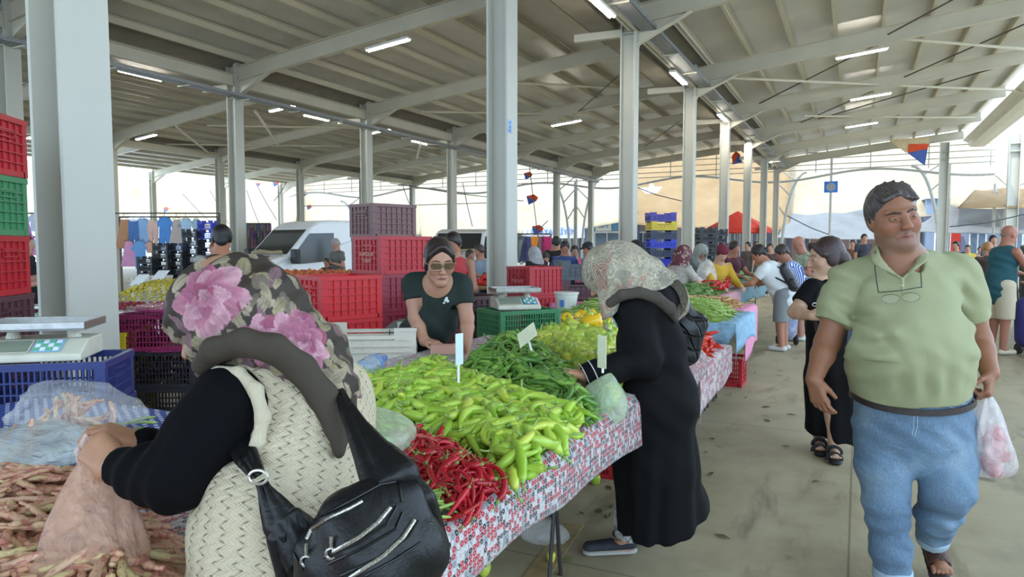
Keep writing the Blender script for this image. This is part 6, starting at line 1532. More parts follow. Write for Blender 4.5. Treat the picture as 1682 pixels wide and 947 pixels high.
def quilted():
    t=NT('quilted_black'); c=t.coord('Object',rot=(0,.9,.5)); br=t.new('ShaderNodeTexBrick'); t.lk(c,br.inputs['Vector']); br.offset=0; br.inputs['Scale'].default_value=1; br.inputs['Brick Width'].default_value=.05; br.inputs['Row Height'].default_value=.05; br.inputs['Mortar Size'].default_value=.006; br.inputs['Mortar Smooth'].default_value=1.
    t.set(Base_Color=C('#1b1c20'),Roughness=.38); t.bump(t.math('SUBTRACT',1.,br.outputs['Fac']),.9,.02); return t.m
def build_quilted_bag():
    t=empty('shoulder_bag',J(1130,600,3.38),0,'black quilted shoulder bag hanging at the back of the robed woman','handbag')
    F=Field(); n=toC(1130); F.chain([J(1116,505,3.36),J(1122,540,3.36),J(1126,578,3.36)],[.06,.085,.065],.03,n,1.5); F.cone(J(1117,520,3.36),J(1146,530,3.36),.05,.042,.03,n,1.5); F.cone(J(1146,530,3.36),J(1128,580,3.36),.045,.05,.03,n,1.4)
    field_obj('bag_body',F,.006,quilted(),t)
    obj('bag_strap',MB().tube([J(1113,500,3.36),J(1106,488,3.33),J(1096,478,3.28),J(1100,484,3.40),J(1116,505,3.42)],.012,8,flat=.4),M('black_strap','#1d1d20',.5),t,world=True)
    obj('strap_ring',MB().tube([J(1114,502,3.34)+RGT*.012*math.cos(a)+UPV*.012*math.sin(a) for a in np.linspace(0,2*PI,13)],.0025,6,cap=False),M('steel_buckle','#c9c6bd',.3,.8),t,world=True)
build_abaya(); build_quilted_bag()
# ================================================================ the woman in the cream knitted vest
def floral(hc,A):
    rs_=np.random.default_rng(21)
    base=L3('#352b22'); leaves=[]
    pal=[L3('#a3946f'),L3('#b9a98e'),L3('#7a6d58'),L3('#86606a'),L3('#ab9b7c')]
    def f(V):
        q=V-hc; L=np.stack([q@A[0],q@A[1],q@A[2]],1); col=np.repeat(base[None],len(V),0)
        plain=(np.sin(L[:,1]*16+1.2)+np.sin(L[:,0]*21+L[:,2]*13))>1.05
        N_=len(V); 
        def petal(c,ax,nr,la,lb,dark,lite,vein=0.,rim=0.):
            ax=ax-nr*np.dot(ax,nr); ax/=np.linalg.norm(ax)+1e-9; sx=np.cross(nr,ax); w=V-c; m0=np.nonzero(np.abs(w).max(1)<la*1.3)[0]
            if len(m0)==0: return
            w=w[m0]; a_=w@ax/la; b_=w@sx/lb; n_=np.abs(w@nr); rr=a_**2+(b_*(1+.35*a_))**2; m=(rr<1)&(n_<.05); 
            k=np.clip((a_+1)/2,0,1); sh=.35+.65*k; sh=sh*(1-.35*np.exp(-(b_/.10)**2)*(vein>0))+.12*np.sin(b_*9+a_*3); c_=dark[None]*(1-np.clip(sh,0,1))[:,None]+lite[None]*np.clip(sh,0,1)[:,None]
            e=np.clip((rr-.78)/.22,0,1)[:,None]*rim; c_=c_*(1-e)+np.minimum(lite*1.35,1)[None]*e; col[m0[m]]=c_[m]
        cen=V.mean(0)
        for c in V[rs_.integers(0,N_,430)]:
            nr=nrm(c-cen); k=int(rs_.integers(0,5)); l=rs_.uniform(.014,.026); petal(c,rs_.normal(size=3),nr,l,l*rs_.uniform(.34,.5),L3('#4d453d'),pal[k],1,.3)
        for c,R_,ph in ((FL[0],.070,.4),(FL[1],.045,1.3),(FL[2],.062,.9)):
            d2=V-c; j=np.argmin(np.abs(d2@FU)+np.abs(d2@FVv)-(d2@FN)*.5); c0_=V[j]; nr=nrm(c0_-cen)
            for ring,(q,rad,ln) in enumerate(((9,.62,.46),(8,.44,.40),(6,.26,.30),(4,.12,.2))):
                for i in range(q):
                    an=ph+2*PI*i/q+ring*.5+rs_.uniform(-.15,.15); u_=nrm(np.cross(nr,FVv)); v_=np.cross(nr,u_)*-1; dr=u_*math.cos(an)+v_*math.sin(an)
                    petal(c0_+dr*R_*rad*rs_.uniform(.85,1.12),dr,nr,R_*ln,R_*ln*.72,L3('#5c2238'),L3(['#a8607a','#b8778a','#9c4f68','#c795a0'][int(rs_.integers(0,4))]),1,.55)
        return col
    return f
def knit():
    t=NT('cream_knit'); u=t.new('ShaderNodeTexCoord').outputs['UV']; sp=t.new('ShaderNodeSeparateXYZ'); t.lk(u,sp.inputs[0])
    U,Vv=sp.outputs[0],sp.outputs[1]
    tri=t.math('PINGPONG',Vv,.010); x=t.math('ADD',U,t.math('MULTIPLY',tri,1.5)); fr=t.math('FRACT',t.math('DIVIDE',x,.034)); dl=t.math('ABSOLUTE',t.math('SUBTRACT',fr,.5))
    line=t.ramp(dl,[(.03,(1,1,1)),(.085,(0,0,0))]); hole=t.math('FRACT',t.math('DIVIDE',Vv,.011)); hl=t.ramp(hole,[(.25,(.15,)*3),(.5,(1,1,1)),(.75,(.15,)*3)])
    ln=t.math('MULTIPLY',line,hl)
    rib=t.math('SINE',t.math('MULTIPLY',U,900.)); row=t.math('SINE',t.math('MULTIPLY',Vv,1100.)); kn=t.math('MULTIPLY',rib,row)
    big=t.ramp(t.math('ABSOLUTE',t.math('SUBTRACT',fr,.5)),[(0,(0,0,0)),(.5,(1,1,1))])
    t.set(Base_Color=t.mix(t.math('MULTIPLY',ln,.62),t.mix(t.ramp(kn,[(.2,(0,0,0)),(.9,(.35,)*3)]),C('#c8bb9f'),C('#ab9f86')),C('#574e40')),Roughness=.95)
    h=t.math('SUBTRACT',t.math('ADD',t.math('MULTIPLY',big,.6),t.math('MULTIPLY',kn,.12)),t.math('MULTIPLY',ln,.9)); t.bump(h,.8,.006); return t.m
def build_vest_woman():
    global FL,FU,FVv,FN
    T_=toC(430); Rr=rtv(430)
    t=empty('person',(-.62,.72,0),0,'woman in cream knitted vest and flowered headscarf reaching over the bean pods','person')
    hc=J(372,520,1.42); A=frame(nrm(-Rr*.82-UPV*.42-T_*.30),UPV); S=1.0
    F=Field(); head(F,hc,A,S,True)
    nk=J(440,596,1.45); F.cone(hc-A[2]*.07-A[1]*.04,nk,.05,.06,.03)
    ch=J(500,700,1.44); wa=J(455,850,1.36); hp=J(450,990,1.30)
    F.chain([nk,ch,wa,hp],[.07,.09,.11,.12],.04)
    sh=J(378,668,1.34); el=J(290,782,1.28); wr=J(196,766,1.33)
    F.chain([nk,sh,el,wr],[.05,.045,.038,.027],.02)
    hand(F,wr+nrm(wr-el)*.006,nrm(J(150,728,1.37)-wr),nrm(-UPV*.5-T_*.6+Rr*.5),1,(.95,1.0,1.05,1.1),.92,(.6,.7),.03)
    sh2=J(470,650,1.66); el2=J(330,760,1.66); wr2=J(240,728,1.55); F.chain([nk,sh2,el2,wr2],[.05,.045,.038,.027],.02)
    hand(F,wr2,nrm(J(185,712,1.52)-wr2),nrm(-UPV-T_*.2),-1,(.5,.6,.7,.8),.92,(.5,.4))
    for q in(-.09,.09):
        k0=np.array((-.60+q*.3,.62+q,0)); F.chain([hp,k0+UPV*.5,k0+UPV*.09],[.09,.055,.04],.03); F.cone(k0+UPV*.05,k0+np.array((-.15,.03,.035)),.035,.03,.01)
    field_obj('body',F,.0048,skin(),t,pat=skin_pat('#b48467',hc,A,S))
    FL=[J(335,485,1.31),J(430,560,1.31),J(500,555,1.36)]; FN=T_; FU=Rr; FVv=UPV
    H=Field(); P=lambda x,y,z:hc+S*(A[0]*x+A[1]*y+A[2]*z)
    H.ell(P(0,-.012,.004),(.104,.128,.118),A,.02); H.ell(J(405,505,1.43),(.088,.082,.075),None,.05); H.ell(J(440,535,1.43),(.07,.065,.055),None,.05)
    H.chain([P(0,-.06,-.03),J(445,560,1.44),J(490,590,1.47),J(515,625,1.47)],[.088,.080,.085,.068],.05)
    H.chain([J(400,560,1.38),J(470,575,1.38),J(525,620,1.41),J(552,700,1.36),J(556,735,1.33)],[.055,.055,.048,.030,.012],.04,T_,1.2)
    H.cone(J(525,580,1.50),J(560,650,1.44),.05,.035,.05)
    H.chain([P(0,-.02,-.09),J(345,598,1.40)],[.055,.035],.04)
    H.ell(P(0,.125,-.06),(.074,.095,.10),A,.01,True)
    def dh(p):
        q=p-hc; return .0035*np.sin(q@A[1]*55+q@A[2]*45+2*np.sin(q@A[0]*25))+.002*np.sin(q@A[2]*150+q@A[1]*60)
    H.dispf=dh
    field_obj('headscarf',H,.0032,MV('flowered_scarf_cloth',.7,fine=(50,.2),bump=(30,.25)),t,pat=floral(hc,A))
    B=Field(); pts=[(330,600,1.33),(352,575,1.31),(400,562,1.295),(450,572,1.30),(495,605,1.33),(530,650,1.34),(552,705,1.325),(557,745,1.31)]
    B.chain([J(*q) for q in pts],[.018,.024,.026,.027,.028,.028,.020,.006],.012,T_,1.7); B.chain([J(557,740,1.315),J(572,690,1.37),J(575,640,1.43)],[.008,.018,.014],.02)
    field_obj('headscarf_border',B,.004,cloth_m('scarf_brown_border','#3a3125',.75,(10,.3)),t)
    # vest
    K=Field(); K.chain([J(455,612,1.50),J(500,690,1.45),J(478,770,1.41),J(458,850,1.36),J(452,1000,1.31)],[.085,.118,.140,.148,.172],.05)
    K.cone(J(420,640,1.40),J(545,650,1.56),.075,.085,.05); K.cone(J(556,650,1.56),J(568,745,1.46),.07,.055,.04); K.cone(J(395,650,1.38),J(470,610,1.45),.07,.08,.05)
    K.cut(J(450,1080,1.3),-UPV,.4)
    # armhole
    K.cone(J(330,640,1.16),J(392,668,1.41),.070,.068,.006,None,1,True); K.cone(J(330,720,1.14),J(388,712,1.38),.05,.045,.01,None,1,True)
    K.cone(nk+UPV*.1,nk+UPV*.0,.07,.062,.01,None,1,True)
    c0=J(480,800,1.4)
    ax_=nrm(J(500,690,1.45)-J(455,950,1.33)); e1=nrm(Rr-ax_*np.dot(Rr,ax_)); e2=np.cross(ax_,e1)
    def uvf(V):
        q=V-c0; a=np.arctan2(q@e2,q@e1); return np.stack([a*.150,q@ax_],1)
    K.dispf=lambda p:.003*np.sin((p-c0)[:,2]*50+((p-c0)@Rr)*30)
    field_obj('knitted_vest',K,.0045,knit(),t,uvf=uvf)
    RBm=cloth_m('vest_rib','#c2b79d',.95,(120,.4)); ring=[]
    cA=J(390,668,1.30)
    aw=[(352,606,1.33),(392,612,1.31),(420,640,1.29),(432,684,1.275),(424,725,1.27),(400,765,1.27)]
    G=Field(); G.chain([J(*q) for q in aw],[.008,.012,.013,.013,.012,.008],.01,T_,1.3); field_obj('armhole_rib',G,.004,RBm,t)
    # black sleeves
    BK=cloth_m('black_jersey','#07070a',.9,(9,.3),.15,Specular_IOR_Level=.15)
    Q=Field(); Q.chain([J(400,662,1.40),sh,(sh+el)/2+UPV*.005,el],[.055,.074,.070,.060],.03); Q.chain([el,(el+wr)/2-UPV*.004,wr],[.060,.048,.036],.03); Q.cut(wr+nrm(wr-el)*.005,nrm(wr-el),.07); Q.cone(wr-nrm(wr-el)*.01,wr+nrm(wr-el)*.04,.029,.029,.003,None,1,True)
    def dq(p):
        q=p-el; return .0045*np.sin((q@nrm(wr-el))*120+(q[:,2])*30)*np.exp(-(np.linalg.norm(q-(wr-el)*.3,axis=1)/.10)**2)
    Q.dispf=dq; field_obj('sleeve',Q,.0045,BK,t)
    Q=Field(); Q.chain([sh2,el2,wr2],[.07,.055,.036],.03); field_obj('sleeve',Q,.006,BK,t)
    # skirt
    Q=Field(); Q.chain([J(452,1065,1.33),np.array((-.60,.66,.45)),np.array((-.60,.66,.12))],[.145,.19,.2],.05); Q.cut((-.6,.66,.10),-UPV,.5); field_obj('skirt',Q,.009,cloth_m('dark_skirt','#26262c',.85),t)
build_vest_woman()
def build_handbag():
    t=empty('handbag',J(600,1000,1.14),0,'black leather shoulder bag with silver zips on the back of the woman in the vest','handbag')
    n=toC(590); D0=1.10
    LB=NT('black_leather'); o=LB.coord('Object'); LB.set(Base_Color=C('#0d0e10'),Roughness=.42,Specular_IOR_Level=.4); h=LB.math('ADD',LB.noise(LB.coord('Object',scale=(1,1,.5)),16,4,.55,1.0),LB.math('MULTIPLY',LB.noise(o,180,2),.10)); LB.bump(h,.28,.02); LB=LB.m
    F=Field(); F.chain([J(534,908,D0+.05),J(600,868,D0+.05),J(660,828,D0+.06)],[.048,.068,.044],.05,n,1.35); F.chain([J(545,965,D0+.04),J(620,925,D0+.03),J(690,893,D0+.05)],[.055,.072,.040],.05,n,1.3); F.cone(J(560,1000,D0+.05),J(685,930,D0+.06),.055,.04,.05,n,1.3)
    F.dispf=lambda p:.0025*np.sin((p@nrm(J(690,868,D0)-J(530,960,D0)))*70+p[:,2]*25)
    field_obj('bag_body',F,.004,LB,t)
    # side gusset, straps gathered into the bag
    def band(pts,wd,nm='strap',th=.006):
        P_=[J(*q) for q in pts]; n_=18; m=MB(); k=len(P_)-1
        def ev(u):
            q=u*k; i=min(int(q),k-1); f=q-i; f2=f*f*(3-2*f)*.3+f*.7; return P_[i]*(1-f2)+P_[i+1]*f2, wd[i]*(1-f)+wd[i+1]*f
        def fn(v_,u):
            p,w_=ev(u); p2,_=ev(min(1,u+.03)); p1,_=ev(max(0,u-.03)); d_=nrm(p2-p1); h=nrm(p-CAM); sd=nrm(np.cross(d_,h)); x=(v_-.5)*2
            return p+sd*x*w_+h*(.35*w_*x*x+.0022*math.sin(v_*17+u*3))
        m.grid(fn,12,n_*2); return obj(nm,m,LB,t,smooth=True,world=True,thick=th)
    band([(558,640,1.36),(568,668,1.30),(588,705,1.24),(612,745,1.19),(640,785,1.14),(646,832,1.18)],[.008,.014,.020,.032,.048,.055])
    band([(604,722,1.23),(648,770,1.18),(688,825,1.155),(712,905,1.20)],[.010,.022,.028,.028])
    band([(384,716,1.30),(405,750,1.24),(424,780,1.20)],[.020,.020,.010]); band([(428,790,1.195),(442,818,1.18),(462,855,1.165),(508,905,1.17)],[.008,.016,.030,.045]); band([(440,812,1.185),(462,880,1.16),(492,965,1.19)],[.010,.022,.030])
    obj('strap_buckle',MB().tube([J(424,783,1.17)+RGT*.016*math.cos(a)+UPV*.012*math.sin(a) for a in np.linspace(0,2*PI,17)],.0025,6,cap=False),M('steel_buckle','#c9c6bd',.3,.8),t,world=True)
    ZP=NT('silver_zip'); b=ZP.noise(ZP.coord('Object'),600,2); ZP.set(Base_Color=ZP.ramp(b,[(.35,C('#6d6a63')),(.65,C('#d9d6cc'))]),Metallic=.9,Roughness=.3); ZP=ZP.m
    SEAM=M('black_piping','#0c0c0d',.3)
    def surf(px,py):  # bag surface seen at this pixel: march towards the bag
        return J(px,py,SURF(px,py))
    SURF=lambda px,py: 0.0
    dg=bpy.context.evaluated_depsgraph_get(); bpy.context.view_layer.update(); bb=[c for c in t.children if c.name.startswith('bag_body')][0]; bvh=None
    from mathutils.bvhtree import BVHTree
    me=bb.data; off=Vector(t.location); bvh=BVHTree.FromPolygons([v.co+off for v in me.vertices],[tuple(p.vertices) for p in me.polygons])
    def hit(px,py,lift=.003):
        d=_ray(px,py); d=d/np.linalg.norm(d); r=bvh.ray_cast(Vector(CAM),Vector(d))
        return np.array(r[0])-d*lift if r[0] is not None else None
    def line(pts,r,mat,nm,lift=.002):
        P_=[]
        for (a,b),(c,d) in zip(pts[:-1],pts[1:]):
            for s in np.linspace(0,1,7)[:-1]:
                h_=hit(a+(c-a)*s,b+(d-b)*s,lift)
                if h_ is not None: P_.append(h_)
        if len(P_)>2: return obj(nm,MB().tube(P_,r,8),mat,t,world=True)
    line([(503,885),(512,868),(540,850),(575,834),(600,820)],.0034,ZP,'zip')
    line([(548,905),(590,882),(620,858),(645,828)],.004,ZP,'zip')
    line([(575,948),(630,912),(662,882),(684,848)],.004,ZP,'zip')
    for q in ([(500,870),(520,850),(570,825),(625,795),(655,790)],[(530,915),(590,890),(635,860),(655,825)],[(540,925),(600,898),(650,868),(664,835)],[(560,945),(630,912),(672,880),(690,850)],[(600,945),(650,918),(700,885)],[(470,860),(480,900),(500,945)],[(655,790),(662,830)]):
        line(q,.0022,SEAM,'piping')
    for x,y in((503,905),(544,892)):
        h_=hit(x,y,.006)
        if h_ is None: h_=J(x,y,1.03)
        z=obj('zip_pull',MB().tube([h_+UPV*.012,h_-UPV*.006],.003,8),ZP,t,world=True)
        obj('pull_ring',MB().tube([h_-UPV*.016+RGT*.0085*math.cos(a)+UPV*.0085*math.sin(a) for a in np.linspace(0,2*PI,15)],.0026,6,cap=False),ZP,z,world=True)
build_handbag()
def build_held_bag():
    """pinkish translucent bag hanging open from her hand, a few pods inside"""
    top=J(158,748,1.37); c=J(140,862,1.26)
    t=empty('plastic_bag',(c[0],c[1],.90),0,'large pinkish see-through bag held by the woman in the vest over the beans','plastic bag')
    m=MB(); n=44; rows=30; v=[];f=[]; z0=top[2]+.01; z1=c[2]-.14
    for j in range(rows+1):
        s_=j/rows; w=.020+.074*min(1,s_/.75)**.85; 
        if s_>.86: w*=math.sqrt(max(0.02,1-((s_-.86)/.14)**2))
        cc=top*(1-s_)+np.array((c[0],c[1],0))*s_; cc[2]=z0+(z1-z0)*s_
        for i in range(n):
            a=2*PI*i/n; r_=w*(1+.07*math.sin(a*4+s_*4)+.05*math.sin(a*9-s_*6)+.02*math.sin(a*17+s_*20))
            v.append(cc+rtv(140)*math.cos(a)*r_+toC(140)*math.sin(a)*r_*.45)
    for j in range(rows):
        for i in range(n): f.append((j*n+i,j*n+(i+1)%n,(j+1)*n+(i+1)%n,(j+1)*n+i))
    m.add(v,f); obj('bag_film',m,film('pink_film','#d8ab92',.50,.25),t,smooth=True,world=True)
    obj('bag_handle',MB().tube([J(137,775,1.36),J(128,740,1.37),J(140,715,1.385),J(150,740,1.39)],.007,8,flat=.4),film('pink_film2','#e5cdc4',.6,.3),t,world=True)
    for i in range(9):
        o=bpy.data.objects.new('produce_inside',K_bn[i%len(K_bn)][0]); COL.objects.link(o); o.parent=t; q=c+rtv(140)*RNG.uniform(-.05,.05)+toC(140)*RNG.uniform(-.02,.02)-UPV*(.125-.008*i)-np.array(t.location); o.location=tuple(q); o.rotation_euler=tuple(RNG.uniform(-.4,.4,3)+np.array((0,0,i)))
build_held_bag()
# ================================================================ the vendor in the dark green T-shirt
def build_vendor():
    T_=toC(715); Rr=rtv(715)
    t=empty('person',J(680,600,4.6)*np.array((1,1,0)),0,'woman vendor in dark green T-shirt and tinted sunglasses leaning on the table','person')
    hc=J(722,430,4.18); A=frame(nrm(T_*.95-UPV*.22+Rr*.16),nrm(UPV-Rr*.02)); S=1.10
    F=Field(); head(F,hc,A,S,True,1.1,.93)
    nk=J(720,470,4.30); F.cone(hc-A[2]*.07-A[1]*.03,nk,.062,.07,.03)
    shL=J(680,467,4.36); elL=J(682,522,4.30); wrL=J(697,560,4.22); shR=J(757,470,4.34); elR=J(767,522,4.30); wrR=J(768,562,4.2)
    F.chain([nk,J(705,520,4.45),J(668,580,4.65)],[.10,.12,.12],.04); F.cone(nk,shL,.06,.055,.03); F.cone(nk,shR,.06,.055,.03)
    F.chain([shL,(shL+elL)/2,elL,elL+(wrL-elL)*.4,wrL],[.054,.050,.042,.040,.030],.02); F.chain([shR,(shR+elR)/2,elR,elR+(wrR-elR)*.4,wrR],[.054,.050,.042,.040,.030],.02)
    wl=wrL*1.; wl[2]=.93; F.cone(wrL,wl,.031,.029,.01)
    hand(F,wl-UPV*.01,nrm(Rr*.8+T_*.5-UPV*.12),-UPV,-1,(.15,.2,.25,.3),1.0,(.7,.1),.12)
    hand(F,wrR,nrm(T_*.5-UPV*.8),-Rr,1,(.5,.5,.6,.6),1.0)
    hp=J(665,585,4.68); g=hp*np.array((1,1,0))
    for q in(-.09,.09): F.chain([hp+Rr*q,g+Rr*q*1.2+UPV*.48,g+Rr*q*1.2+UPV*.09],[.09,.06,.04],.03); F.cone(g+Rr*q*1.2+UPV*.06,g+Rr*q*1.3+T_*.15+UPV*.035,.04,.035,.01)
    field_obj('body',F,.0042,skin(),t,pat=skin_pat('#b98a70',hc,A,S,'#a35f5c'))
    eyes(t,hc,A,S)
    H=Field(); P=lambda x,y,z:hc+S*(A[0]*x+A[1]*y+A[2]*z)
    H.ell(P(0,-.022,.044),np.array((.080,.096,.092))*S,A,.01)
    for q in(-1,1): H.ell(P(.064*q,-.03,-.0),np.array((.020,.045,.065))*S,A,.02); H.cone(P(.010*q,.068,.098),P(.060*q,.045,.050),.013*S,.014*S,.02); H.cone(P(.062*q,.04,.045),P(.073*q,.0,-.03),.012*S,.011*S,.02)
    H.ell(P(0,-.085,-.01),np.array((.06,.04,.06))*S,A,.02); H.ell(P(0,.09,-.03),np.array((.060,.075,.090))*S,A,.008,True)
    field_obj('hair',H,.0045,hair_m('dark_brown_hair','#1d1513','#3c2c27'),t)
    E=Field()
    for q in(-1,1): E.chain([P(.014*q,.0925,.024),P(.034*q,.0895,.029),P(.054*q,.073,.024)],[.0028*S,.003*S,.002*S],.003)
    field_obj('eyebrows',E,.0025,hair_m('dark_brow','#2d2522','#4a403c'),t)
    # sunglasses
    g_=empty('sunglasses',hc+A[1]*.11,0,'brown-tinted sunglasses with thin pale frame worn by the vendor','sunglasses')
    LN=NT('brown_tinted_lens'); LN.set(Base_Color=C('#6b5440'),Roughness=.12,Alpha=.85); LN=LN.m; FRM=M('pale_wire_frame','#b9a98d',.3,.6)
    for q in(-1,1):
        c=P(.035*q,.106,.002); rim=[c+S*(A[0]*.030*np.sign(math.cos(a))*abs(math.cos(a))**.55+A[2]*.019*np.sign(math.sin(a))*abs(math.sin(a))**.6-A[1]*.010*abs(math.cos(a))*(1 if math.cos(a)*q>0 else 0)) for a in np.linspace(0,2*PI,25)]
        r_=obj('rim',MB().tube(rim,.0013*S,6,cap=False),FRM,g_,world=True); obj('lens',MB().add([c]+rim[:-1],[(0,i+1,(i+1)%24+1) for i in range(24)]),LN,r_,world=True,thick=.0015)
        obj('temple',MB().tube([P(.060*q,.094,.004),P(.078*q,.05,.006),P(.082*q,-.01,.004)],.0018*S,6),FRM,g_,world=True)
    obj('bridge',MB().tube([P(-.007,.108,.006),P(0,.111,.009),P(.007,.108,.006)],.0013*S,6),FRM,g_,world=True)
    K=Field(); K.cone(J(697,475,4.36),J(745,475,4.35),.10,.10,.05); K.chain([J(720,485,4.36),J(710,525,4.42),J(690,560,4.55),J(672,585,4.65)],[.135,.150,.152,.15],.05); K.ell(J(700,500,4.30),(.055,.045,.045),None,.05); K.ell(J(738,500,4.30),(.05,.045,.045),None,.05)
    aL=elL+(shL-elL)*.52; aR=elR+(shR-elR)*.42; K.chain([J(695,465,4.36),shL,aL],[.07,.072,.070],.03); K.chain([J(745,465,4.35),shR,aR],[.07,.070,.068],.03)
    K.cut(aL,nrm(aL-shL),.10); K.cut(aR,nrm(aR-shR),.10); K.cut(J(668,590,4.66),nrm(-UPV+Rr*.1),.3)
    K.cone(nk+UPV*.10,nk+UPV*.022+T_*.02,.072,.056,.01,None,1,True); K.ell(nk+T_*.085+UPV*.034,(.040,.055,.030),None,.01,True)
    c0=J(710,520,4.4)
    K.dispf=lambda p:.005*np.sin(((p-c0)@Rr)*55+(p-c0)[:,2]*28+2*np.sin((p-c0)[:,2]*14))*np.clip(.6-((p-c0)[:,2])*2,0,1)
    TS=cloth_m('dark_green_jersey','#1c2a25',.85,(10,.35)); field_obj('t_shirt',K,.006,TS,t)
    # printed chest mark
    c=J(733,492,4.18)
    from mathutils.bvhtree import BVHTree
    sh_=[x for x in t.children if x.name.startswith('t_shirt')][0]; off=Vector(t.location); bv=BVHTree.FromPolygons([v.co+off for v in sh_.data.vertices],[tuple(p.vertices) for p in sh_.data.polygons])
    m=MB()
    for poly in ([(729,494),(732,488),(735,487),(736,491),(733,495)],[(733,493),(737,492),(738,495),(735,497)],[(727,497),(730,495),(732,497),(729,499)]):
        pts=[]
        for q in poly:
            d=_ray(*q); d/=np.linalg.norm(d); r=bv.ray_cast(Vector(CAM),Vector(d)); pts.append(np.array(r[0])-d*.006 if r[0] is not None else J(q[0],q[1],4.2))
        m.add(pts,[tuple(range(len(pts)))])
    obj('chest_print',m,M('white_print','#d5dbd4',.7),t,world=True,thick=.002)
    Q=Field(); Q.cone(J(668,580,4.68),g+UPV*.85,.150,.155,.05)
    for q in(-.09,.09): Q.chain([g+Rr*q+UPV*.8,g+Rr*q*1.2+UPV*.48,g+Rr*q*1.2+UPV*.08],[.12,.085,.075],.03)
    field_obj('trousers',Q,.008,cloth_m('grey_trousers','#6b6a64',.9),t)
build_vendor()
tk=J(728,573,4.02); tk[2]=.93
obj('sponge_block',MB().cbox((tk[0],tk[1],.90),(.14,.06,.05),TH),M('pinkish_card','#c99a84',.8),label='pinkish cardboard piece under the vendor hand',cat='cardboard')
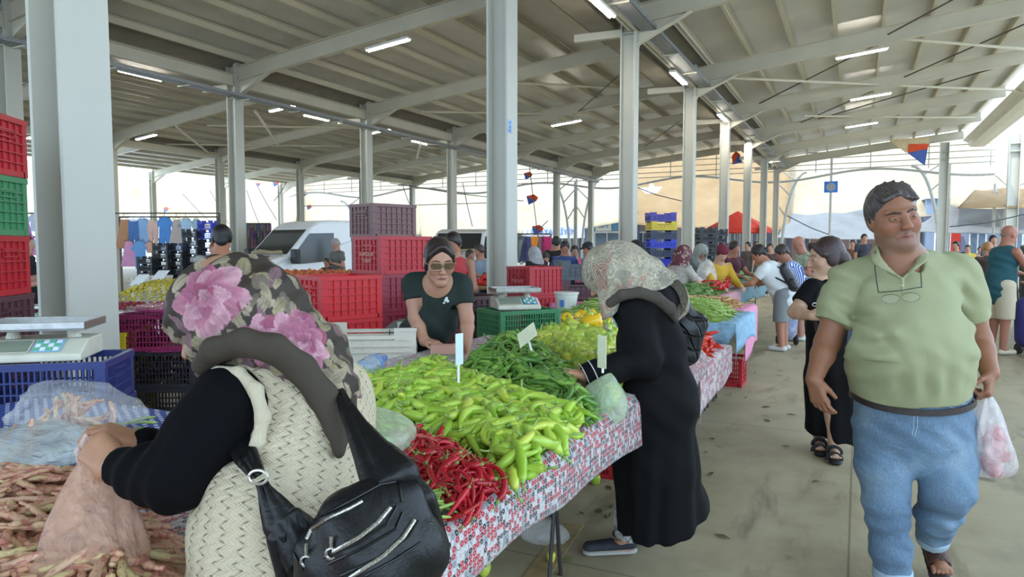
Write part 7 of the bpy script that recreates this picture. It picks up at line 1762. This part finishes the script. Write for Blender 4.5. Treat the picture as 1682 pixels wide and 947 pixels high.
# ================================================================ woman in black behind the stout man
def build_black_tee():
    px=1355; T_=toC(px); Rr=rtv(px)
    t=empty('person',J(1362,740,5.02)*np.array((1,1,0)),0,'dark-haired woman in black T-shirt and wide black trousers walking behind the polo-shirt man','person')
    hc=J(1354,424,5.0); A=frame(nrm(-Rr*.88+T_*.42-UPV*.12),UPV); S=1.14
    F=Field(); head(F,hc,A,S,True,1.15)
    nk=J(1372,458,5.05); F.cone(hc-A[2]*.06-A[1]*.03,nk,.058,.065,.03)
    shL=J(1334,473,4.95); elL=J(1306,512,4.9); wrL=J(1332,518,4.72); shR=J(1392,476,5.12); elR=J(1404,540,5.2); wrR=J(1402,590,5.22)
    F.chain([nk,J(1362,520,5.05),J(1362,580,5.05)],[.09,.12,.13],.04); F.cone(nk,shL,.06,.055,.03); F.cone(nk,shR,.06,.05,.03)
    F.chain([shL,elL,elL+(wrL-elL)*.4,wrL],[.058,.048,.043,.03],.02); F.chain([shR,elR,wrR],[.055,.045,.03],.02)
    hand(F,wrL,nrm(Rr*.9+UPV*.1+T_*.3),-T_,1,(.7,.8,.9,1.),1.0); hand(F,wrR,-UPV,-Rr,1,(.4,.4,.5,.5),1.0)
    f1=J(1346,727,5.12); f2=J(1370,738,4.93); f1[2]=.10; f2[2]=.10; hp=J(1362,590,5.05)
    for a_ in(f1,f2):
        F.chain([hp,(hp+a_)/2,a_],[.10,.07,.04],.03); b_=a_*1.; b_[2]=.055; F.cone(a_,b_,.038,.035,.02); c_=b_+T_*.13+Rr*.01; c_[2]=.045; F.cone(b_,c_,.035,.030,.02)
        for i in range(5): o=Rr*(-.03+.015*i); F.cone(c_+o,c_+o+T_*.03,.009,.0075,.003)
    field_obj('body',F,.0045,skin(),t,pat=skin_pat('#c09a80',hc,A,S))
    eyes(t,hc,A,S)
    H=Field(); P=lambda x,y,z:hc+S*(A[0]*x+A[1]*y+A[2]*z); H.ell(P(0,-.03,.045),np.array((.088,.100,.092))*S,A,.01); H.ell(P(0,-.105,-.02),np.array((.07,.055,.06))*S,A,.03); H.ell(J(1386,434,5.05),(.055,.05,.05),None,.05); H.ell(J(1402,446,5.08),(.04,.04,.045),None,.04)
    for q in(-1,1): H.ell(P(.07*q,-.02,.0),np.array((.022,.04,.055))*S,A,.02); H.cone(P(.02*q,.07,.09),P(.07*q,.035,.03),.018*S,.018*S,.02)
    for i in range(7): H.cone(P(.07,.02-.03*i,-.02-.005*i),P(.075,.0-.035*i,-.06+.01*math.sin(i*2)),.008,.003,.01)
    H.ell(P(0,.09,-.03),np.array((.062,.07,.09))*S,A,.008,True); field_obj('hair',H,.005,hair_m('reddish_dark_hair','#261a1a','#4b3532'),t)
    E=Field()
    for q in(-1,1): E.chain([P(.014*q,.0925,.024),P(.034*q,.0895,.029),P(.054*q,.073,.024)],[.003,.0032,.002],.003)
    field_obj('eyebrows',E,.0028,hair_m('dark_brow','#2d2522','#4a403c'),t)
    BT=cloth_m('black_tee','#0b0b0c',.85,(9,.3),.1,Specular_IOR_Level=.2)
    K=Field(); K.cone(J(1350,478,5.0),J(1385,478,5.1),.10,.10,.05); K.chain([J(1366,490,5.05),J(1362,540,5.05),J(1364,572,5.05)],[.14,.15,.158],.05); K.ell(J(1350,502,4.95),(.07,.06,.06),None,.05)
    aL=elL+(shL-elL)*.35; K.chain([shL,aL],[.072,.072],.03); K.cut(aL,nrm(aL-shL),.1); aR=elR+(shR-elR)*.3; K.chain([shR,aR],[.07,.07],.03); K.cone(nk+UPV*.1,nk+UPV*.0,.07,.065,.01,None,1,True); K.cut(J(1364,585,5.05),-UPV,.3)
    field_obj('t_shirt',K,.007,BT,t)
    Q=Field(); Q.chain([J(1362,560,5.05),J(1366,610,5.05)],[.155,.17],.04); Q.chain([J(1350,620,5.08),J(1352,700,5.1),J(1348,718,5.12)],[.13,.12,.115],.04); Q.chain([J(1376,620,5.02),J(1378,700,5.0),J(1378,722,4.98)],[.13,.12,.112],.04); Q.cut(J(1362,716,5.05),nrm(-UPV-Rr*.15),.5)
    Q.dispf=lambda p:.007*np.sin((p@Rr)*45+p[:,2]*4)*np.clip((1.0-p[:,2])/.5,0,1); field_obj('trousers',Q,.008,BT,t)
    obj('bag_strap',MB().tube([J(1375,458,4.98),J(1345,480,4.86),J(1338,520,4.84),J(1345,560,4.86)],.014,8,flat=.3),M('dark_strap','#232326',.5),t,world=True)
    obj('strap_buckle',MB().tube([J(1338,500,4.82)+RGT*.014*math.cos(a)+UPV*.012*math.sin(a) for a in np.linspace(0,2*PI,13)],.003,6,cap=False),M('steel_buckle','#c9c6bd',.3,.8),t,world=True)
    b=empty('shoulder_bag',J(1385,560,4.95),0,'dark slate shoulder bag between the woman in black and the stout man','handbag'); F=Field(); F.chain([J(1385,548,4.95),J(1388,575,4.95)],[.09,.10],.03,T_,2.0); field_obj('bag_body',F,.008,M('slate_bag_cloth','#3a4450',.8,bump=(20,.3)),b)
    SB=M('black_sandal','#17171a',.6,bump=(60,.2))
    for a_ in(f1,f2):
        s=a_*1.; s[2]=.018; so_=Field(); so_.cone(s-T_*.03,s+T_*.17+Rr*.01,.038,.043,.02,UPV,2.4); field_obj('sandal_sole',so_,.006,SB,t)
        for k_,zz in((.145,.052),(.06,.075)): c=a_*1.+T_*k_; c[2]=zz-.02; obj('sandal_strap',MB().tube([c+Rr*.045*math.cos(x)+UPV*.038*math.sin(x) for x in np.linspace(-.3,PI+.3,12)],.013,8,flat=.35,up=T_),SB,t,world=True)
build_black_tee()
# ================================================================ the other market people (smaller in the photograph)
_fc=[0]
def folk(px,py,d,face,label,shirt,legs='#44464c',skinc='#b98a70',hair='#2a211e',lean=0.,nod=0.,arms='down',sleeve='short',scarf=None,cap=None,bald=False,shorts=False,h=None,H_=1.68,tank=False,child=False,fat=1.,reach=.5,shirt_mat=None,shoes='#c9c8c4'):
    """px,py: top of the head at distance d; face: direction looked at as (image right, towards camera); lean in radians from upright"""
    Rr=rtv(px); T_=toC(px); fv=nrm(Rr*face[0]+T_*face[1]); sd=np.cross(fv,UPV)  # sd = image-right side when facing away
    top=J(px,py,d); S=(H_/1.68)*1.03; k=H_/1.68; vx=max(.009,d*.00105)
    hc=top-UPV*.125*S; bl=nrm(UPV*math.cos(lean)+fv*math.sin(lean))
    nk=hc-bl*.15*S-fv*.03*math.cos(lean); chz=nk-bl*.14*k; wz=chz-bl*.26*k; hip=wz-bl*.10*k
    hip[2]=max(hip[2],.55*k); 
    # legs reach the ground straight below the hips
    g=hip*np.array((1,1,0)); t=empty('person',g,0,label,'person','market shoppers and sellers further away')
    A=frame(nrm(fv*math.cos(nod)-UPV*math.sin(nod)),UPV)
    F=Field(); head(F,hc,A,S,False)
    F.cone(hc-A[2]*.05-A[1]*.03,nk,.055*k,.06*k,.03)
    F.chain([nk,chz,wz,hip],[.075*k,.12*k*fat,.11*k*fat,.12*k*fat],.04)
    an=[];arm=[]
    for q in(-1,1):
        hj=hip+sd*.085*q*k; kn=(hj+g+sd*.09*q*k)/2+fv*.03; a_=g+sd*.10*q*k+UPV*.08; F.chain([hj,kn,a_],[.085*k*fat,.056*k,.04*k],.03); F.chain([a_-UPV*.02,a_-UPV*.045+fv*.14],[.038,.03],.02); an.append((hj,kn,a_))
        s_=nk-bl*.06*k+sd*.175*q*k*(.5+.5*fat)
        if arms=='down': e_=s_-bl*.0-UPV*.28*k+sd*.04*q; w_=e_-UPV*.24*k+fv*.05
        elif arms=='reach': e_=s_-UPV*.22*k+fv*.16+sd*.03*q; w_=e_+fv*.22*k-UPV*.06+sd*-.04*q
        elif arms=='fold': e_=s_-UPV*.27*k+sd*.05*q; w_=e_+fv*.22*k+sd*-.12*q+UPV*.06
        else: e_=s_-UPV*.2*k+fv*.18; w_=e_+fv*.2*k+UPV*.1
        F.chain([nk-bl*.03,s_,e_,w_],[.05*k,.052*k,.042*k,.028*k],.025); arm.append((s_,e_,w_))
        if d<13: hand(F,w_,nrm(w_-e_),-UPV,q,(.5,.6,.6,.7),.95*k)
        else: F.cone(w_,w_+nrm(w_-e_)*.12,.03,.02,.01)
    field_obj('body',F,vx,skin(),t,pat=skin_pat(skinc,hc,A,S))
    P=lambda x,y,z:hc+S*(A[0]*x+A[1]*y+A[2]*z)
    if scarf is not None:
        H=Field(); H.ell(P(0,-.015,.01),(.105*S,.12*S,.125*S),A,.02); H.chain([P(0,-.04,-.04),nk-bl*.03],[.105,.135],.05); H.ell(P(0,.13,-.03),(.062,.08,.08),A,.01,True); field_obj('headscarf',H,vx,scarf,t)
    elif cap is not None:
        H=Field(); hair_cap(H,hc,A,S,1.0); field_obj('hair',H,vx,hair_m('hair_'+hair.strip('#'),hair),t)
        H=Field(); H.ell(P(0,-.02,.07),(.09*S,.105*S,.07*S),A,.01); 
        if cap[1]: H.cone(P(-.03,.09,.05),P(.03,.09,.05),.03,.03,.02,UPV,2.2); H.cone(P(-.02,.13,.045),P(.02,.13,.045),.025,.025,.03,UPV,2.5)
        field_obj('cap',H,vx,cloth_m('cap_'+cap[0].strip('#'),cap[0]),t)
    elif not bald:
        H=Field(); hair_cap(H,hc,A,S,1.02,bun=(0,-.12,.0) if h=='bun' else None,long_=.08 if h=='long' else 0); field_obj('hair',H,vx,hair_m('hair_'+hair.strip('#'),hair,None),t)
    else:
        H=Field(); 
        H.ell(P(0,-.088,-.02),(.055,.016,.028),A,.02); field_obj('hair',H,vx,hair_m('hair_grey','#7b746e'),t)
    K=Field(); K.cone(nk-bl*.09*k-sd*.09*k,nk-bl*.09*k+sd*.09*k,.088*k*fat,.088*k*fat,.04); K.chain([nk-bl*.10*k,chz,wz,hip-bl*.02],[.105*k*fat,.142*k*fat,.142*k*fat,.158*k*fat],.05); K.cone(hip-bl*.02,hip-bl*.02-UPV*.05,.155*k*fat,.155*k*fat,.03)
    for s_,e_,w_ in arm:
        if tank: continue
        if sleeve=='short': m_=s_+(e_-s_)*.62; K.chain([s_,m_],[.068*k,.066*k],.03); K.cut(m_,nrm(m_-s_),.085)
        else: K.chain([s_,e_,w_],[.064*k,.056*k,.042*k],.03)
    K.cone(nk+UPV*.1,nk+UPV*.03,.064,.052,.01,None,1,True)
    K.dispf=lambda p:.006*np.sin(p[:,2]*33+(p@Rr)*22+2*np.sin(p[:,2]*15))
    field_obj('tank_top' if tank else 'shirt',K,vx,shirt_mat or cloth_m('shirt_'+shirt.strip('#'),shirt,.85),t)
    Q=Field(); Q.cone(hip+UPV*.04,hip-UPV*.06,.14*k*fat,.145*k*fat,.04)
    for hj,kn,a_ in an:
        if shorts: m_=kn+UPV*.02; Q.chain([hj,m_],[.110*k*fat,.088*k*fat],.015); Q.cut(m_,-UPV,.13)
        else: Q.chain([hj,kn,a_+UPV*.02],[.115*k*fat,.082*k,.072*k],.03)
    field_obj('shorts' if shorts else 'trousers',Q,vx,cloth_m('legs_'+legs.strip('#'),legs,.85),t)
    for hj,kn,a_ in an:
        so=Field(); b=a_*1.; b[2]=.04; so.cone(b-fv*.03,b+fv*.15,.048,.042,.01,UPV,1.2); so.cut(b-UPV*.035,-UPV,.4); field_obj('shoe',so,vx*.8,cloth_m('shoe_'+shoes.strip('#'),shoes,.6),t)
    return t,dict(hc=hc,nk=nk,chz=chz,hip=hip,fv=fv,sd=sd,bl=bl,arm=arm,Rr=Rr,T=T_)
def stripes(n,c1,c2,sc=18,ang=0.3):
    t=NT(n); w=t.new('ShaderNodeTexWave',wave_type='BANDS',bands_direction='X'); t.lk(t.coord('Object',rot=(0,ang,.4)),w.inputs['Vector']); w.inputs['Scale'].default_value=sc; w.inputs['Distortion'].default_value=.6
    t.set(Base_Color=t.ramp(w.outputs['Fac'],[(.5,C(c1)),(.62,C(c2))]),Roughness=.85); return t.m
SPK=paisley('speckled_blouse','#c9bdb4','#5a4a50','#b09aa0',60); GSC=paisley('grey_blue_scarf','#a9aba6','#4d5652','#8f9a90',34); DSC=paisley('dark_red_scarf','#2e2426','#8a3a4a','#5b2a38',34); WSC=paisley('white_grey_scarf','#b9b9bb','#55565c','#d8d8d6',36)
# right side of the aisle
_,j=folk(1659,370,9.5,(.75,-.62),'bald man in dark teal tank top and beige shorts at the right stall','#1f4f57','#c2b59b','#a9705a',lean=.12,nod=.35,arms='reach',bald=True,shorts=True,tank=True,H_=1.78,fat=1.15,shoes='#cfc7ae')
_,j=folk(1246,402,10.0,(-.93,-.25),'shopper in white T-shirt and checked shorts with a small black backpack','#d9dcdc','#83888a','#b07a60',hair='#241d1d',lean=.55,nod=.5,arms='reach',h='bun',shorts=True,fat=1.12,H_=1.7)
b=empty('backpack',j['chz']-j['fv']*.22,0,'small black leather backpack on the white-shirted shopper','backpack'); F=Field(); c=j['chz']-j['fv']*.20-j['bl']*.08+j['T']*.03; F.chain([c+j['bl']*.12,c-j['bl']*.12],[.11,.125],.04,j['fv'],1.7); field_obj('bag_body',F,.011,M('backpack_leather','#23262a',.45),b)
F=Field(); F.cone(c+j['T']*.09-j['bl']*.06,c+j['T']*.10-j['bl']*.14,.05,.05,.03); field_obj('pocket',F,.011,M('backpack_leather','#23262a',.45),b)
obj('strap',MB().tube([c+j['bl']*.14+j['T']*.08,j['nk']+j['T']*.10+j['bl']*.0,j['nk']+j['fv']*.08+j['T']*.14-j['bl']*.15,c-j['bl']*.14+j['T']*.12],.014,6),M('backpack_leather','#23262a',.45),b,world=True)
folk(1284,402,11.0,(-.9,-.1),'man in blue and white striped shirt bending beside the backpack shopper','#3c5c9a','#b98a90','#a87560',hair='#3a2d28',lean=.45,nod=.6,arms='reach',shorts=True,shirt_mat=stripes('blue_white_stripes','#2f4f97','#c9d3e6'),H_=1.72)
folk(1312,388,12.0,(-.75,.3),'bald man in pale green shirt looking down beside the striped shirt','#9fae96','#5a5a5c','#b07a66',lean=.3,nod=.6,arms='fold',bald=True,H_=1.75)
# sellers behind the far tables
folk(1186,403,9.9,(.45,.75),'seller in mustard yellow blouse and maroon cap handing goods over','#c9a235','#6d5a4a','#c39a82',lean=.35,nod=.7,arms='reach',sleeve='long',cap=('#6d1f33',False),H_=1.55)
folk(1124,403,9.3,(.7,-.6),'woman in speckled blouse with dark flowered head cover behind the far table','#b9aeb0','#3b3a40','#b88a70',lean=.25,nod=.5,arms='reach',scarf=DSC,shirt_mat=SPK,H_=1.55,fat=1.15)
folk(1153,401,11.0,(.3,.6),'person with grey-green patterned headscarf bending behind the yellow blouse','#55605a','#3b3a40',lean=.5,nod=.9,arms='down',scarf=GSC,H_=1.5)
folk(1207,396,12.5,(.6,.5),'man in maroon shirt in front of the red umbrella','#4f2430','#33363c','#a9705a',lean=.1,nod=.3,arms='reach',H_=1.68)
folk(1047,396,8.0,(.5,.5),'man in dark flat cap just behind the paisley headscarf','#6a6f62','#33363c','#b07a66',lean=.1,nod=.4,arms='down',cap=('#23252b',True),H_=1.5)
# centre background
_,j=folk(744,382,7.6,(-.35,.85),'man in red sleeveless shirt looking at something in his hands behind the vendor','#c4444a','#3b3a40','#b07a60',hair='#241d1a',lean=.02,nod=.45,arms='fold',tank=True,H_=1.66,fat=1.05)
folk(551,392,15.5,(-.8,.5),'grey-haired man in dark grey polo shirt looking down beside the van','#67665f','#4b4d50','#b98a74',hair='#9a948e',lean=.05,nod=.55,arms='fold',H_=1.62,fat=1.1)
folk(536,424,15.2,(-.5,.8),'small child with dark hair in front of the grey polo man','#3b3a40','#3b3a40','#9a6a55',lean=.1,nod=.3,arms='down',H_=1.15)
folk(364,370,6.6,(.05,-1.),'man seen from behind in light grey T-shirt with short dark hair','#9da3a3','#44464c','#b5785a',hair='#1f1c1c',lean=.0,nod=.1,arms='down',H_=1.69,fat=1.08)
folk(42,385,9.0,(.75,.3),'young man in black T-shirt with dark hair beside the red crate stack','#1c1b22','#44464c','#c09a84',hair='#231a18',lean=.0,nod=.1,arms='fold',H_=1.62)
folk(80,378,8.2,(-.8,.3),'person in white shirt reaching left, mostly behind the broad column','#c9cbe0','#44464c','#c08f7c',hair='#2a211e',lean=.5,nod=.5,arms='reach',H_=1.75)
folk(352,398,11.0,(-.2,.8),'woman with reddish hair between the dark crates and the grey-shirted man','#8a5a44','#44464c','#c08f7c',hair='#8a4a2a',nod=.3,arms='down',H_=1.5)
folk(877,405,12.0,(-.4,-.7),'woman in black with grey patterned headscarf behind the red crates','#1b1b20','#2a2a30','#b98a70',lean=.3,nod=.5,arms='down',scarf=WSC,sleeve='long',H_=1.5)
folk(896,415,12.6,(.2,.8),'person in orange top beside the grey headscarf behind the red crates','#c8542e','#2a2a30','#b98a70',lean=.3,nod=.5,arms='down',H_=1.45,sleeve='long')
folk(913,388,15.,(-.2,-1.),'man in black shirt seen from behind, centre background','#191a1c','#2a2a30','#b07a60',hair='#1c1918',arms='down',H_=1.75)
folk(928,396,13.0,(.1,.95),'young man in blue T-shirt with white chest print looking down','#3a4f86','#2a2a30','#b07a60',hair='#1c1918',nod=.5,arms='fold',H_=1.62)
folk(944,403,13.4,(.1,.95),'child in pink top beside the blue T-shirt','#c8567a','#2a2a30','#c08f7c',hair='#1c1918',nod=.3,arms='down',H_=1.5)
folk(965,398,12.8,(-.8,.4),'man in black cap and grey shirt left of the paisley headscarf','#8c99a6','#2a2a30','#b07a60',cap=('#202329',True),nod=.3,arms='down',H_=1.6)
folk(787,402,12.2,(-.6,.5),'man in grey-blue shirt behind the red sleeveless shirt','#8b99a8','#2a2a30','#b07a60',hair='#3a2d28',nod=.4,arms='fold',H_=1.55)
folk(772,410,12.6,(.3,.5),'person in purple top left of the second aisle column','#8a3a6a','#2a2a30','#b07a60',hair='#3a2d28',nod=.2,arms='down',H_=1.5)
# the far end of the aisle
for px,py,d,f,l,s,hr in [(1420,384,20,(.3,.9),'dark-haired man in dark shirt far behind the left shoulder of the polo shirt','#3a3d48','#1c1918'),(1401,394,22,(-.3,.9),'far person in brown just left of the polo-shirt collar','#6d4a3a','#3a2018'),(1438,398,26,(0,1),'far person in black shirt glimpsed over the green shoulder','#25262b','#1c1918'),
    (1265,400,20,(0,1),'far head between the last aisle columns','#4a3a3a','#241d1d'),(1228,397,22,(-.5,.6),'far man left of the white-shirted shopper, over the table','#554a4a','#241d1d'),(1242,396,26,(.5,.6),'second far man over the white-shirted shopper','#7a6a5a','#3a2d28'),
    (1570,396,19,(-.4,.8),'far man in black right of the polo-shirt shoulder','#1f2024','#1c1918'),(1632,386,17,(.3,.9),'far dark-haired man left of the teal tank top','#5a6a78','#1c1918'),(1590,402,24,(0,1),'far seller in yellow at the stall across the aisle','#c9a93a','#241d1d'),(1690,380,15,(-.6,.4),'person at the right edge beyond the bald man','#2f4438','#241d1d'),(1610,405,27,(0,1),'far child-sized person at the stall across the aisle','#b9a090','#241d1d')]:
    folk(px,py,d,f,l,s,hair=hr,nod=.15,arms='down')
folk(1622,398,13.0,(-.3,-.9),'woman in dark brown dress bending left of the teal tank top','#4a3a38','#2a3a5a','#b98a70',hair='#a9754a',lean=.3,nod=.4,arms='reach',H_=1.6)
# shopping trolleys
def trolley(p,col,label):
    t=empty('shopping_trolley',p,0,label,'trolley')
    F=Field(); b=np.array(p); F.chain([b+UPV*.22,b+UPV*.62],[.15,.17],.03); field_obj('bag',F,.012,col,t)
    obj('frame',MB().tube([b+UPV*.05-FWD*.1,b+UPV*.95-FWD*.25],.012,6).tube([b+UPV*.06-RGT*.13,b+UPV*.06+RGT*.13],.01,6),LEG,t,world=True)
    for s in(-1,1): obj('wheel',MB().tube([b+UPV*.075+RGT*(.13*s),b+UPV*.075+RGT*(.13*s+.03)],.075,16,up=UPV),VB,t,world=True)
trolley(onz(1291,566,0),paisley('blue_print','#3c4f86','#c9cfe0','#22305a',50),'blue printed shopping trolley behind the checked shorts')
trolley(onz(1672,580,0)+np.array((.1,0,0)),M('violet_trolley_cloth','#3d3a7a',.7),'violet and black shopping trolley at the right picture edge')
